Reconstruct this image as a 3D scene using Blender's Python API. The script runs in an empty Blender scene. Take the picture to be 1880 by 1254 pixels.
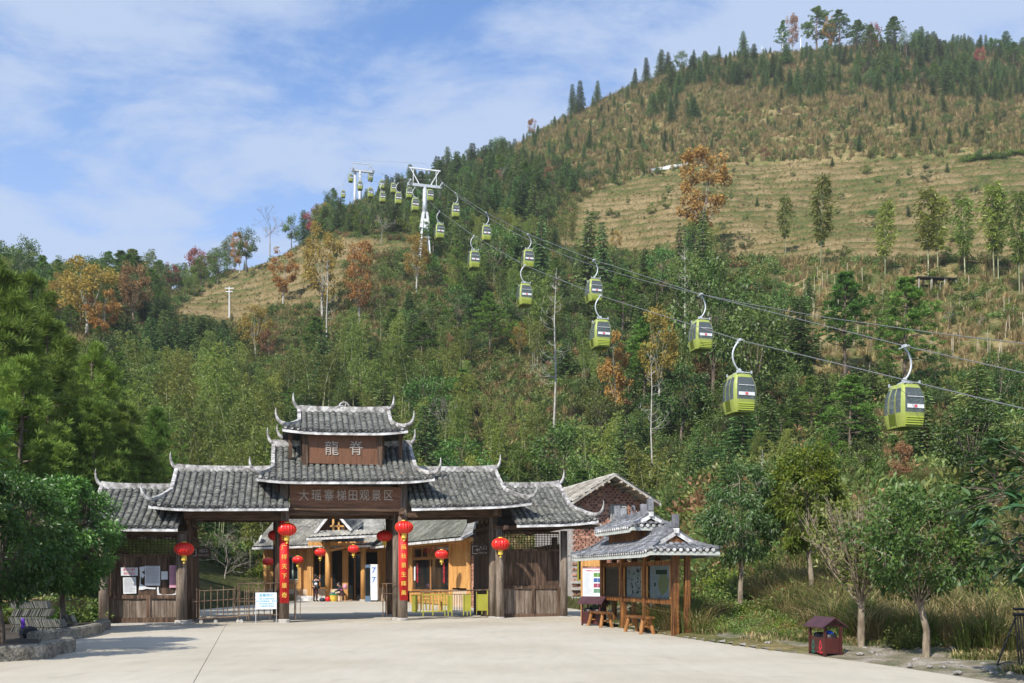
import bpy, bmesh, math, random
import numpy as np
from mathutils import Vector, Matrix
R_ = math.radians
rnd = random.Random(7)
NR = np.random.RandomState(11)
scn = bpy.context.scene
COL = scn.collection
# ------------------------------------------------------------------ camera
F = 1700.0; CX = 940.0; HY = 1060.0; EYE = 1.5      # focal length, centre column and horizon row in photo pixels
cd = bpy.data.cameras.new('camera'); cam = bpy.data.objects.new('camera', cd); COL.objects.link(cam)
cd.sensor_width = 36; cd.lens = 36*F/1880; cd.shift_y = (HY-627)/1880
cd.clip_start = 0.1; cd.clip_end = 6000
cam.location = (0, 0, EYE); cam.rotation_euler = (R_(90), 0, 0)
scn.camera = cam
# ------------------------------------------------------------------ sky and sun
SUN_EL, SUN_AZ = 43.0, 33.0        # the sun stands behind the camera, to its left
w = bpy.data.worlds.new('World'); scn.world = w; w.use_nodes = True
nt = w.node_tree; nt.nodes.clear()
def N(t, typ, **k):
    n = t.nodes.new(typ)
    for a, b in k.items(): setattr(n, a, b)
    return n
out = N(nt, 'ShaderNodeOutputWorld'); bg = N(nt, 'ShaderNodeBackground')
sky = N(nt, 'ShaderNodeTexSky', sky_type='NISHITA', sun_disc=False)
sky.sun_elevation = R_(SUN_EL); sky.sun_rotation = R_(180+SUN_AZ); sky.altitude = 700; sky.air_density = 1.0; sky.dust_density = 0.6; sky.ozone_density = 2.0
tc = N(nt, 'ShaderNodeTexCoord'); sep = N(nt, 'ShaderNodeSeparateXYZ'); nt.links.new(tc.outputs['Generated'], sep.inputs[0])
zc = N(nt, 'ShaderNodeMath', operation='MAXIMUM'); nt.links.new(sep.outputs[2], zc.inputs[0]); zc.inputs[1].default_value = 0.0
za = N(nt, 'ShaderNodeMath', operation='ADD'); nt.links.new(zc.outputs[0], za.inputs[0]); za.inputs[1].default_value = 0.22
dx = N(nt, 'ShaderNodeMath', operation='DIVIDE'); nt.links.new(sep.outputs[0], dx.inputs[0]); nt.links.new(za.outputs[0], dx.inputs[1])
dy = N(nt, 'ShaderNodeMath', operation='DIVIDE'); nt.links.new(sep.outputs[1], dy.inputs[0]); nt.links.new(za.outputs[0], dy.inputs[1])
cmb = N(nt, 'ShaderNodeCombineXYZ'); nt.links.new(dx.outputs[0], cmb.inputs[0]); nt.links.new(dy.outputs[0], cmb.inputs[1])
mpc = N(nt, 'ShaderNodeMapping'); nt.links.new(cmb.outputs[0], mpc.inputs[0]); mpc.inputs['Location'].default_value = (8.8, 2.2, 0); mpc.inputs['Rotation'].default_value = (0, 0, R_(-24)); mpc.inputs['Scale'].default_value = (1.0, 1.5, 1)
n1 = N(nt, 'ShaderNodeTexNoise'); nt.links.new(mpc.outputs[0], n1.inputs['Vector']); n1.inputs['Scale'].default_value = 2.6; n1.inputs['Detail'].default_value = 9; n1.inputs['Roughness'].default_value = 0.63; n1.inputs['Distortion'].default_value = 0.25
n2 = N(nt, 'ShaderNodeTexNoise'); nt.links.new(mpc.outputs[0], n2.inputs['Vector']); n2.inputs['Scale'].default_value = 0.55; n2.inputs['Detail'].default_value = 3
mul = N(nt, 'ShaderNodeMath', operation='MULTIPLY_ADD'); nt.links.new(n2.outputs[0], mul.inputs[0]); mul.inputs[1].default_value = 0.9; nt.links.new(n1.outputs[0], mul.inputs[2])
cr = N(nt, 'ShaderNodeMapRange', interpolation_type='SMOOTHSTEP'); nt.links.new(mul.outputs[0], cr.inputs[0]); cr.inputs[1].default_value = 0.79; cr.inputs[2].default_value = 1.05; cr.inputs[3].default_value = 0.0; cr.inputs[4].default_value = 0.88
# low haze: the sky whitens a little towards the horizon
hz = N(nt, 'ShaderNodeMapRange'); nt.links.new(zc.outputs[0], hz.inputs[0]); hz.inputs[1].default_value = 0.0; hz.inputs[2].default_value = 0.50; hz.inputs[3].default_value = 0.95; hz.inputs[4].default_value = 0.0
mxh = N(nt, 'ShaderNodeMath', operation='MAXIMUM'); nt.links.new(cr.outputs[0], mxh.inputs[0]); nt.links.new(hz.outputs[0], mxh.inputs[1])
tint = N(nt, 'ShaderNodeMix', data_type='RGBA', blend_type='MULTIPLY'); tint.inputs['Factor'].default_value = 1.0
nt.links.new(sky.outputs[0], tint.inputs[6]); tint.inputs[7].default_value = (0.78, 0.95, 1.12, 1)
mx = N(nt, 'ShaderNodeMix', data_type='RGBA'); nt.links.new(mxh.outputs[0], mx.inputs['Factor']); nt.links.new(tint.outputs[2], mx.inputs[6]); mx.inputs[7].default_value = (2.45, 2.95, 3.9, 1)
nt.links.new(mx.outputs[2], bg.inputs[0]); bg.inputs[1].default_value = 0.15
nt.links.new(bg.outputs[0], out.inputs[0])
sl = bpy.data.lights.new('sun', 'SUN'); so = bpy.data.objects.new('sun', sl); COL.objects.link(so)
sl.energy = 4.2; sl.angle = R_(0.5); sl.color = (1.0, 0.94, 0.85)
sd = Vector((math.sin(R_(SUN_AZ))*math.cos(R_(SUN_EL)), math.cos(R_(SUN_AZ))*math.cos(R_(SUN_EL)), -math.sin(R_(SUN_EL))))
so.rotation_euler = sd.to_track_quat('-Z', 'Y').to_euler(); so.location = (-60, -60, 90)
scn.view_settings.view_transform = 'Standard'; scn.view_settings.look = 'None'; scn.view_settings.exposure = 0.62; scn.view_settings.gamma = 1.0
scn.view_settings.use_curve_mapping = False
scn.cycles.max_bounces = 6; scn.cycles.diffuse_bounces = 3; scn.cycles.glossy_bounces = 3; scn.cycles.transmission_bounces = 4; scn.cycles.transparent_max_bounces = 6; scn.cycles.volume_bounces = 0
scn.cycles.use_denoising = True
# ------------------------------------------------------------------ geometry of the view
def W(px, py, Y): return Vector(((px-CX)/F*Y, Y, EYE-(py-HY)/F*Y))
def G(px, py, z=0.0):
    Y = F*(EYE-z)/(py-HY); return Vector(((px-CX)/F*Y, Y, z))
# ------------------------------------------------------------------ materials
MATS = {}
def newmat(name):
    m = bpy.data.materials.new(name); m.use_nodes = True; m.node_tree.nodes.clear(); MATS[name] = m; return m
def ramp(t, stops):
    r = N(t, 'ShaderNodeValToRGB'); e = r.color_ramp.elements
    while len(e) < len(stops): e.new(0.5)
    for k, (p, c) in enumerate(stops): e[k].position = p; e[k].color = (*c, 1)
    return r
def surf(name, c1, c2, scale=4, rough=0.7, bump=0.0, stretch=(1, 1, 1), c3=None, metallic=0, detail=6, fine=None, bdist=0.02, coat=0, spec=0.4, rnd_amt=0.0, lo=0.35, hi=0.65, finec=0.25):
    """procedural surface: two (or three) colours mixed by noise stretched along the grain, fine noise, bump and a per-object shift"""
    m = newmat(name); t = m.node_tree; L = t.links.new
    o = N(t, 'ShaderNodeOutputMaterial'); b = N(t, 'ShaderNodeBsdfPrincipled'); L(b.outputs[0], o.inputs[0])
    tcn = N(t, 'ShaderNodeTexCoord'); mp = N(t, 'ShaderNodeMapping'); L(tcn.outputs['Object'], mp.inputs[0]); mp.inputs['Scale'].default_value = stretch
    oi = N(t, 'ShaderNodeObjectInfo')
    if rnd_amt:
        sc = N(t, 'ShaderNodeMath', operation='MULTIPLY'); L(oi.outputs['Random'], sc.inputs[0]); sc.inputs[1].default_value = 37.0
        L(sc.outputs[0], mp.inputs['Location'])
    n = N(t, 'ShaderNodeTexNoise'); L(mp.outputs[0], n.inputs['Vector']); n.inputs['Scale'].default_value = scale; n.inputs['Detail'].default_value = detail; n.inputs['Roughness'].default_value = 0.6
    st = [(lo, c1), (hi, c2)] if c3 is None else [(lo, c1), ((lo+hi)/2, c2), (hi, c3)]
    r = ramp(t, st); L(n.outputs[0], r.inputs[0]); colr = r.outputs[0]
    f = N(t, 'ShaderNodeTexNoise'); L(mp.outputs[0], f.inputs['Vector']); f.inputs['Scale'].default_value = fine or scale*9; f.inputs['Detail'].default_value = 4
    mr = N(t, 'ShaderNodeMapRange'); L(f.outputs[0], mr.inputs[0]); mr.inputs[1].default_value = 0.3; mr.inputs[2].default_value = 0.7; mr.inputs[3].default_value = 1-finec; mr.inputs[4].default_value = 1+finec
    v = N(t, 'ShaderNodeVectorMath', operation='SCALE'); L(colr, v.inputs[0]); L(mr.outputs[0], v.inputs['Scale']); colr = v.outputs[0]
    if rnd_amt:
        m2 = N(t, 'ShaderNodeMapRange'); L(oi.outputs['Random'], m2.inputs[0]); m2.inputs[3].default_value = 1-rnd_amt; m2.inputs[4].default_value = 1+rnd_amt
        v2 = N(t, 'ShaderNodeVectorMath', operation='SCALE'); L(colr, v2.inputs[0]); L(m2.outputs[0], v2.inputs['Scale']); colr = v2.outputs[0]
    L(colr, b.inputs['Base Color'])
    b.inputs['Roughness'].default_value = rough; b.inputs['Metallic'].default_value = metallic; b.inputs['Specular IOR Level'].default_value = spec
    if coat: b.inputs['Coat Weight'].default_value = coat; b.inputs['Coat Roughness'].default_value = 0.15
    if bump:
        bp = N(t, 'ShaderNodeBump'); bp.inputs['Strength'].default_value = bump; bp.inputs['Distance'].default_value = bdist; L(f.outputs[0], bp.inputs['Height']); L(bp.outputs[0], b.inputs['Normal'])
    return m
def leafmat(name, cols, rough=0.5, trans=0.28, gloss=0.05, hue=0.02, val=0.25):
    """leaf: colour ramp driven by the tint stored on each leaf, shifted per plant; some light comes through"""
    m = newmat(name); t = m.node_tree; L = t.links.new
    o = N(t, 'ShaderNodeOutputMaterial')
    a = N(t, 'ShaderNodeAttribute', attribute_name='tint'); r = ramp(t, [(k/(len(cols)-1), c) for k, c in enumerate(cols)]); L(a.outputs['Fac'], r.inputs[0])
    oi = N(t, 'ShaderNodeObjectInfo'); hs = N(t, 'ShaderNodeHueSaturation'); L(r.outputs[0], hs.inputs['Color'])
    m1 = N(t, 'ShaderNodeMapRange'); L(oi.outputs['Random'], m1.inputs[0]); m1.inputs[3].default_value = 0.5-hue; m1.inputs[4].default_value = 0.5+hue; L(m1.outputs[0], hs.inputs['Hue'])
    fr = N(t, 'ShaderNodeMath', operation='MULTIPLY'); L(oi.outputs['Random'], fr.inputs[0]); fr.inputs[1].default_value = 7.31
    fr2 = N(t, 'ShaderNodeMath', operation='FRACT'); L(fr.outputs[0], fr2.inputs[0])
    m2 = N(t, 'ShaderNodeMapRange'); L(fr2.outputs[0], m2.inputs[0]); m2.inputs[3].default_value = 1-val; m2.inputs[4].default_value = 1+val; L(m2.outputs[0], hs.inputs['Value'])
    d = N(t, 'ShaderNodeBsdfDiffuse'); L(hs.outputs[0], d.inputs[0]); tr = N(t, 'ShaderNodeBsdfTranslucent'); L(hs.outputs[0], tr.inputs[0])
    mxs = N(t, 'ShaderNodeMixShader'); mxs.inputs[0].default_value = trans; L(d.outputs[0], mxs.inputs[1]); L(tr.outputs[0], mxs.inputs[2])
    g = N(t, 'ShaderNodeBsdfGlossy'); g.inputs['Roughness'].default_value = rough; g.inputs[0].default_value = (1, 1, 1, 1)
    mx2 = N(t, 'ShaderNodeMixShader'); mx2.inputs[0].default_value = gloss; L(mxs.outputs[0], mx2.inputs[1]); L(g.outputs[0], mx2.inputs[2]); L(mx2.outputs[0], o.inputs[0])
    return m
def plain(name, c, rough=0.5, metallic=0, spec=0.5, coat=0, var=0.12):
    return surf(name, tuple(x*(1-var) for x in c), tuple(min(1, x*(1+var)) for x in c), scale=3, rough=rough, metallic=metallic, spec=spec, coat=coat, finec=0.06)
def glassmat(name, c=(0.02, 0.03, 0.035), alpha=0.35):
    m = newmat(name); t = m.node_tree; L = t.links.new
    o = N(t, 'ShaderNodeOutputMaterial'); tr = N(t, 'ShaderNodeBsdfTransparent'); tr.inputs[0].default_value = (0.75, 0.8, 0.82, 1)
    b = N(t, 'ShaderNodeBsdfPrincipled'); b.inputs['Base Color'].default_value = (*c, 1); b.inputs['Roughness'].default_value = 0.06; b.inputs['Specular IOR Level'].default_value = 0.9
    mxs = N(t, 'ShaderNodeMixShader'); mxs.inputs[0].default_value = alpha; L(tr.outputs[0], mxs.inputs[1]); L(b.outputs[0], mxs.inputs[2]); L(mxs.outputs[0], o.inputs[0])
    return m
# timber
M_old = surf('weathered_wood', (0.040, 0.025, 0.016), (0.105, 0.062, 0.038), scale=2.5, stretch=(6, 6, 0.5), rough=0.85, bump=0.5, c3=(0.19, 0.125, 0.085), rnd_amt=0.25)
M_pillar = surf('grey_pillar_wood', (0.085, 0.063, 0.046), (0.19, 0.145, 0.108), scale=2.2, stretch=(5, 5, 0.45), rough=0.9, bump=0.5, c3=(0.30, 0.245, 0.195), rnd_amt=0.1)
M_beam = surf('dark_beam_wood', (0.040, 0.025, 0.015), (0.10, 0.060, 0.036), scale=2.5, stretch=(0.6, 5, 5), rough=0.85, bump=0.4, c3=(0.15, 0.095, 0.06))
M_sign = surf('brown_sign_wood', (0.10, 0.043, 0.020), (0.17, 0.076, 0.036), scale=2.2, stretch=(0.7, 3, 5), rough=0.6, bump=0.15, c3=(0.21, 0.10, 0.05), finec=0.3)
M_signv = surf('brown_upright_sign_wood', (0.115, 0.05, 0.024), (0.175, 0.08, 0.038), scale=2.2, stretch=(6, 3, 0.6), rough=0.6, bump=0.15, c3=(0.16, 0.07, 0.04), finec=0.3)
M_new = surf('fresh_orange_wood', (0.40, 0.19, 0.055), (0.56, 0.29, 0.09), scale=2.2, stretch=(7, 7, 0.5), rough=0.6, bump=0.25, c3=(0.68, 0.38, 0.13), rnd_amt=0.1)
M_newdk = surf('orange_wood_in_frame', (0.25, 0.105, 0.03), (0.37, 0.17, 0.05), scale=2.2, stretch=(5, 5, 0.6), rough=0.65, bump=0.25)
M_kiosk = surf('stained_kiosk_wood', (0.05, 0.018, 0.006), (0.15, 0.058, 0.016), scale=2.6, stretch=(5, 5, 0.55), rough=0.5, bump=0.4, c3=(0.33, 0.145, 0.04), finec=0.35, rnd_amt=0.15)
# roofs
M_tile = surf('grey_clay_tile', (0.065, 0.066, 0.058), (0.145, 0.147, 0.130), scale=1.6, rough=0.9, bump=0.4, c3=(0.21, 0.212, 0.185), rnd_amt=0.30, fine=9, lo=0.3, hi=0.72, finec=0.12)
M_tileb = surf('grey_tile_bed', (0.035, 0.036, 0.034), (0.085, 0.085, 0.08), scale=2, rough=0.95, bump=0.3, c3=(0.14, 0.14, 0.13))
M_tilek = surf('blue_grey_tile', (0.085, 0.088, 0.095), (0.155, 0.16, 0.172), scale=1.6, rough=0.8, bump=0.3, c3=(0.30, 0.305, 0.32), rnd_amt=0.25, fine=12)
M_lime = surf('weathered_lime_plaster', (0.13, 0.12, 0.11), (0.34, 0.325, 0.31), scale=5, rough=0.9, bump=0.3, c3=(0.60, 0.59, 0.57), fine=18, finec=0.2)
M_white = surf('white_eave_paint', (0.30, 0.29, 0.275), (0.56, 0.55, 0.535), scale=3, rough=0.7, bump=0.1, c3=(0.82, 0.82, 0.81))
M_grave = surf('old_grey_tile_far', (0.13, 0.125, 0.115), (0.23, 0.225, 0.20), scale=1.2, rough=0.9, bump=0.3, c3=(0.36, 0.35, 0.31), rnd_amt=0.2)
# lanterns, cloth
M_red = surf('red_lantern_cloth', (0.62, 0.004, 0.006), (0.80, 0.010, 0.010), scale=4, rough=0.38, spec=0.6, finec=0.05)
M_gold = surf('gold_trim', (0.55, 0.36, 0.05), (0.82, 0.62, 0.10), scale=8, rough=0.5)
M_scroll = surf('red_couplet_cloth', (0.60, 0.012, 0.014), (0.76, 0.03, 0.026), scale=2.5, rough=0.6)
M_goldtx = plain('yellow_gold_lettering', (0.85, 0.60, 0.10), 0.5)
M_silver = plain('pale_carved_lettering', (0.40, 0.36, 0.31), 0.6)
M_iron = surf('rusty_iron', (0.07, 0.045, 0.03), (0.15, 0.095, 0.06), scale=6, rough=0.75, c3=(0.22, 0.165, 0.115), metallic=0.1, bump=0.2)
M_black = plain('black_painted_iron', (0.012, 0.012, 0.014), 0.45)
M_olive = plain('olive_yellow_paint', (0.33, 0.31, 0.035), 0.45)
M_steel = surf('galvanised_steel', (0.42, 0.45, 0.47), (0.62, 0.65, 0.67), scale=2.5, rough=0.45, metallic=0.25, finec=0.06)
M_conc = surf('kerb_concrete', (0.33, 0.31, 0.28), (0.48, 0.46, 0.42), scale=2, rough=0.9, bump=0.2)
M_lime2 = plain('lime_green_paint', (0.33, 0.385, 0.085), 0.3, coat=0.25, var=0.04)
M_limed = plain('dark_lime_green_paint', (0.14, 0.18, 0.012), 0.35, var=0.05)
M_glass = glassmat('cabin_glass', (0.22, 0.26, 0.29), alpha=0.34)
M_winglass = glassmat('window_glass', (0.02, 0.025, 0.025), 0.75)
M_cwhite = plain('white_plastic', (0.75, 0.76, 0.78), 0.4)
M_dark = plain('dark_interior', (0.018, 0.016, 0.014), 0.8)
M_paper = surf('white_paper', (0.62, 0.64, 0.66), (0.74, 0.75, 0.76), scale=3, rough=0.8, finec=0.08)
M_pink = plain('pink_paper', (0.62, 0.33, 0.42), 0.8)
M_board = plain('white_board', (0.82, 0.86, 0.88), 0.5, var=0.02)
M_cyan = plain('pale_blue_print', (0.18, 0.52, 0.68), 0.6)
M_redtx = plain('red_print', (0.55, 0.03, 0.05), 0.6)
M_greytx = plain('grey_print', (0.22, 0.23, 0.25), 0.7)
M_blue = plain('blue_print', (0.02, 0.12, 0.55), 0.5)
M_maroon = surf('maroon_metal', (0.045, 0.011, 0.009), (0.085, 0.020, 0.016), scale=3, rough=0.45, finec=0.1)
M_maroonr = surf('dusty_maroon_roof', (0.050, 0.020, 0.026), (0.085, 0.036, 0.042), scale=4, rough=0.5)
M_green = plain('green_print', (0.01, 0.14, 0.09), 0.6)
M_brick = surf('red_brick', (0.30, 0.13, 0.085), (0.44, 0.22, 0.15), scale=5, rough=0.9, c3=(0.52, 0.32, 0.24), rnd_amt=0.3, bump=0.2)
M_mortar = surf('grey_mortar', (0.26, 0.24, 0.22), (0.42, 0.39, 0.36), scale=4, rough=0.95, bump=0.2)
M_bark = surf('tree_bark', (0.07, 0.052, 0.038), (0.15, 0.115, 0.085), scale=3, stretch=(4, 4, 0.8), rough=0.95, bump=0.6, c3=(0.24, 0.20, 0.155), rnd_amt=0.15)
M_barkp = surf('pale_bark', (0.27, 0.25, 0.215), (0.44, 0.42, 0.37), scale=3, stretch=(3, 3, 0.8), rough=0.9, c3=(0.60, 0.575, 0.52), rnd_amt=0.15)
M_barkt = surf('tan_bark', (0.14, 0.11, 0.075), (0.26, 0.21, 0.15), scale=3, stretch=(3, 3, 0.8), rough=0.9, c3=(0.36, 0.30, 0.22), bump=0.4)
M_culm = surf('bamboo_culm', (0.16, 0.20, 0.09), (0.28, 0.30, 0.15), scale=2, rough=0.6, c3=(0.42, 0.41, 0.26), rnd_amt=0.2)
M_stone = surf('rough_stone', (0.15, 0.14, 0.12), (0.28, 0.265, 0.235), scale=3, rough=0.95, bump=0.6, c3=(0.42, 0.40, 0.36), rnd_amt=0.25)
# leaves
L_fir = leafmat('fir_needles', [(0.055, 0.095, 0.033), (0.096, 0.155, 0.050), (0.164, 0.238, 0.069)], trans=0.2, gloss=0.015, val=0.35, hue=0.03)
L_pine = leafmat('pine_needles', [(0.053, 0.110, 0.021), (0.109, 0.207, 0.037), (0.198, 0.310, 0.061)], trans=0.3, gloss=0.015, val=0.3)
L_bam = leafmat('bamboo_leaves', [(0.109, 0.152, 0.026), (0.189, 0.241, 0.044), (0.310, 0.351, 0.084)], trans=0.4, gloss=0.02, val=0.35, hue=0.03)
L_brd = leafmat('evergreen_leaves', [(0.056, 0.103, 0.021), (0.108, 0.180, 0.033), (0.215, 0.283, 0.053)], trans=0.25, gloss=0.03, val=0.4, hue=0.035)
L_ora = leafmat('orange_leaves', [(0.32, 0.18, 0.055), (0.49, 0.285, 0.085), (0.57, 0.39, 0.14)], trans=0.4, gloss=0.01, hue=0.008, val=0.12)
L_yel = leafmat('yellow_brown_leaves', [(0.260, 0.195, 0.052), (0.416, 0.305, 0.072), (0.546, 0.416, 0.111)], trans=0.4, gloss=0.01, hue=0.01, val=0.15)
L_bro = leafmat('dull_brown_leaves', [(0.196, 0.109, 0.052), (0.310, 0.178, 0.086), (0.414, 0.265, 0.138)], trans=0.35, gloss=0.01, hue=0.01, val=0.2)
L_redl = leafmat('dark_red_leaves', [(0.221, 0.064, 0.050), (0.390, 0.122, 0.086), (0.468, 0.215, 0.143)], trans=0.35, gloss=0.02)
L_osm = leafmat('glossy_round_tree_leaves', [(0.040, 0.085, 0.015), (0.085, 0.165, 0.026), (0.175, 0.28, 0.055)], trans=0.25, gloss=0.035, rough=0.45)
L_ygr = leafmat('yellow_green_leaves', [(0.075, 0.135, 0.016), (0.15, 0.23, 0.025), (0.28, 0.33, 0.04)], trans=0.4, gloss=0.02)
L_loq = leafmat('broad_dark_leaves', [(0.025, 0.062, 0.018), (0.045, 0.11, 0.034), (0.08, 0.16, 0.05)], trans=0.2, gloss=0.05, rough=0.4, val=0.1)
L_gra = leafmat('dry_grass_blades', [(0.26, 0.20, 0.085), (0.42, 0.325, 0.15), (0.58, 0.47, 0.25)], trans=0.35, val=0.3, hue=0.015, gloss=0.01)
L_grn = leafmat('green_grass_blades', [(0.08, 0.125, 0.026), (0.15, 0.19, 0.045), (0.24, 0.26, 0.09)], trans=0.35, val=0.3, gloss=0.01)
L_shr = leafmat('shrub_leaves', [(0.068, 0.122, 0.029), (0.136, 0.194, 0.048), (0.243, 0.272, 0.086)], trans=0.3, val=0.4, hue=0.045, gloss=0.02)
# ------------------------------------------------------------------ mesh helpers
def link(o): COL.objects.link(o); return o
def thing(name, label, cat, loc=(0, 0, 0), rotz=0.0, group=None):
    o = bpy.data.objects.new(name, None); link(o); o.location = loc; o.rotation_euler = (0, 0, rotz); o.empty_display_size = 0.3
    return tag(o, label, cat, group)
def tag(o, label, cat, group=None):
    o['label'] = label; o['category'] = cat
    if group: o['group'] = group
    return o
def kind(o, k): o['kind'] = k; return o
class MB:
    def __init__(s): s.v = []; s.f = []
    def add(s, vs, fs):
        b = len(s.v); s.v.extend([tuple(v) for v in vs]); s.f.extend([tuple(i+b for i in f) for f in fs]); return s
    def box(s, x0, x1, y0, y1, z0, z1, M=None):
        vs = [Vector(p) for p in ((x0, y0, z0), (x1, y0, z0), (x1, y1, z0), (x0, y1, z0), (x0, y0, z1), (x1, y0, z1), (x1, y1, z1), (x0, y1, z1))]
        if M is not None: vs = [M @ v for v in vs]
        return s.add(vs, [(0, 3, 2, 1), (4, 5, 6, 7), (0, 1, 5, 4), (1, 2, 6, 5), (2, 3, 7, 6), (3, 0, 4, 7)])
    def bar(s, a, b, w, h=None, up=(0, 0, 1)):
        """box beam from a to b"""
        a = Vector(a); b = Vector(b); h = h or w; d = b-a; L = d.length
        if L < 1e-6: return s
        d.normalize(); u = Vector(up)
        if abs(d.dot(u)) > 0.98: u = Vector((0, 1, 0))
        x = d.cross(u).normalized(); z = x.cross(d).normalized()
        vs = []
        for p in (a, b):
            for (i, j) in ((-1, -1), (1, -1), (1, 1), (-1, 1)): vs.append(p + x*i*w/2 + z*j*h/2)
        return s.add(vs, [(0, 1, 2, 3), (7, 6, 5, 4), (0, 4, 5, 1), (1, 5, 6, 2), (2, 6, 7, 3), (3, 7, 4, 0)])
    def tube(s, pts, rad, n=8, cap=True):
        pts = [Vector(p) for p in pts]; m = len(pts)
        if not hasattr(rad, '__len__'): rad = [rad]*m
        vs = []; x = None
        for k in range(m):
            d = (pts[min(k+1, m-1)] - pts[max(k-1, 0)])
            if d.length < 1e-9: d = Vector((0, 0, 1))
            d.normalize()
            if x is None:
                u = Vector((0, 0, 1)) if abs(d.z) < 0.95 else Vector((1, 0, 0)); x = d.cross(u).normalized()
            else: x = (x - d*x.dot(d)).normalized()
            y = d.cross(x)
            for i in range(n):
                a = 2*math.pi*i/n; vs.append(pts[k] + (x*math.cos(a) + y*math.sin(a))*rad[k])
        fs = [(k*n+i, k*n+(i+1) % n, (k+1)*n+(i+1) % n, (k+1)*n+i) for k in range(m-1) for i in range(n)]
        if cap: fs += [tuple(range(n-1, -1, -1)), tuple((m-1)*n+i for i in range(n))]
        return s.add(vs, fs)
    def lathe(s, prof, n=20, c=(0, 0, 0), ribs=0, amp=0.0):
        vs = []
        for (r, z) in prof:
            for i in range(n):
                a = 2*math.pi*i/n; rr = r*(1 - (amp if (ribs and i % 2) else 0)); vs.append((c[0]+rr*math.cos(a), c[1]+rr*math.sin(a), c[2]+z))
        m = len(prof)
        fs = [(k*n+i, k*n+(i+1) % n, (k+1)*n+(i+1) % n, (k+1)*n+i) for k in range(m-1) for i in range(n)]
        fs += [tuple(range(n-1, -1, -1)), tuple((m-1)*n+i for i in range(n))]
        return s.add(vs, fs)
    def prism(s, poly, a, b):
        """polygon (list of 3-vectors) swept by the vector b-a"""
        n = len(poly); o = Vector(b)-Vector(a); vs = [Vector(p) for p in poly] + [Vector(p)+o for p in poly]
        fs = [tuple(range(n-1, -1, -1)), tuple(range(n, 2*n))] + [(i, (i+1) % n, n+(i+1) % n, n+i) for i in range(n)]
        return s.add(vs, fs)
    def mesh(s, name, m, smooth=False):
        me = bpy.data.meshes.new(name); me.from_pydata(s.v, [], s.f); me.materials.append(m)
        bm = bmesh.new(); bm.from_mesh(me); bmesh.ops.recalc_face_normals(bm, faces=bm.faces); bm.to_mesh(me); bm.free()
        if smooth: me.polygons.foreach_set('use_smooth', [True]*len(me.polygons))
        me.update(); return me
def obj(name, mb, m=None, parent=None, smooth=False, bevel=0.0, loc=None):
    me = mb if isinstance(mb, bpy.types.Mesh) else mb.mesh(name, m, smooth)
    o = bpy.data.objects.new(name, me); link(o)
    if parent is not None: o.parent = parent
    if loc is not None: o.location = loc
    if bevel:
        b = o.modifiers.new('bevel', 'BEVEL'); b.width = bevel; b.segments = 2; b.limit_method = 'ANGLE'
    return o
def copy_tree(o, parent=None, label=None):
    c = o.copy(); link(c)
    if parent is not None: c.parent = parent; c.matrix_parent_inverse = o.matrix_parent_inverse
    if label: c['label'] = label
    for ch in list(KIDS.get(o.name) or o.children): copy_tree(ch, c)
    return c
KIDS = {}
def npmesh(name, V, Fc, mats, matidx=None, tint=None, smooth=False):
    """mesh from numpy arrays; Fc (M,k) one polygon size"""
    me = bpy.data.meshes.new(name); V = np.asarray(V, np.float32); parts = Fc if isinstance(Fc, list) else [Fc]
    tot = sum(len(p) for p in parts); loops = np.concatenate([p.reshape(-1) for p in parts]).astype(np.int32)
    sizes = np.concatenate([np.full(len(p), p.shape[1], np.int32) for p in parts]); starts = np.concatenate([[0], np.cumsum(sizes)[:-1]]).astype(np.int32)
    me.vertices.add(len(V)); me.vertices.foreach_set('co', V.reshape(-1)); me.loops.add(len(loops)); me.loops.foreach_set('vertex_index', loops)
    me.polygons.add(tot); me.polygons.foreach_set('loop_start', starts); me.polygons.foreach_set('loop_total', sizes)
    for m in mats: me.materials.append(m)
    if matidx is not None: me.polygons.foreach_set('material_index', np.asarray(matidx, np.int32))
    if smooth: me.polygons.foreach_set('use_smooth', np.ones(tot, bool))
    me.update(calc_edges=True)
    if tint is not None:
        a = me.attributes.new('tint', 'FLOAT', 'FACE'); a.data.foreach_set('value', np.asarray(tint, np.float32))
    return me
_txt = {}
def text_mesh(s, m, size=1.0, extrude=0.01, align='CENTER', vertical=False):
    k = (s, m.name, round(size, 4), round(extrude, 4), vertical, align)
    if k in _txt: return _txt[k]
    c = bpy.data.curves.new('lettering', 'FONT'); c.body = '\n'.join(s) if vertical else s; c.size = size; c.extrude = extrude; c.align_x = align; c.align_y = 'CENTER'; c.resolution_u = 3
    if vertical: c.space_line = 1.0
    o = bpy.data.objects.new('lettering', c); link(o); dg = bpy.context.evaluated_depsgraph_get(); dg.update()
    me = bpy.data.meshes.new_from_object(o.evaluated_get(dg)); me.name = 'lettering'; me.materials.clear(); me.materials.append(m)
    bpy.data.objects.remove(o); _txt[k] = me; return me
def text(s, m, parent, loc, size, extrude=0.01, name='lettering', rz=0.0, vertical=False, bold=0.0, sx=1.0, align='CENTER'):
    """lettering standing upright, read from the -y side of its parent"""
    me = text_mesh(s, m, size, extrude, align, vertical); o = bpy.data.objects.new(name, me); link(o); o.parent = parent; o.location = loc; o.rotation_euler = (R_(90), 0, rz); o.scale = (sx, 1, 1)
    return o
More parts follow.
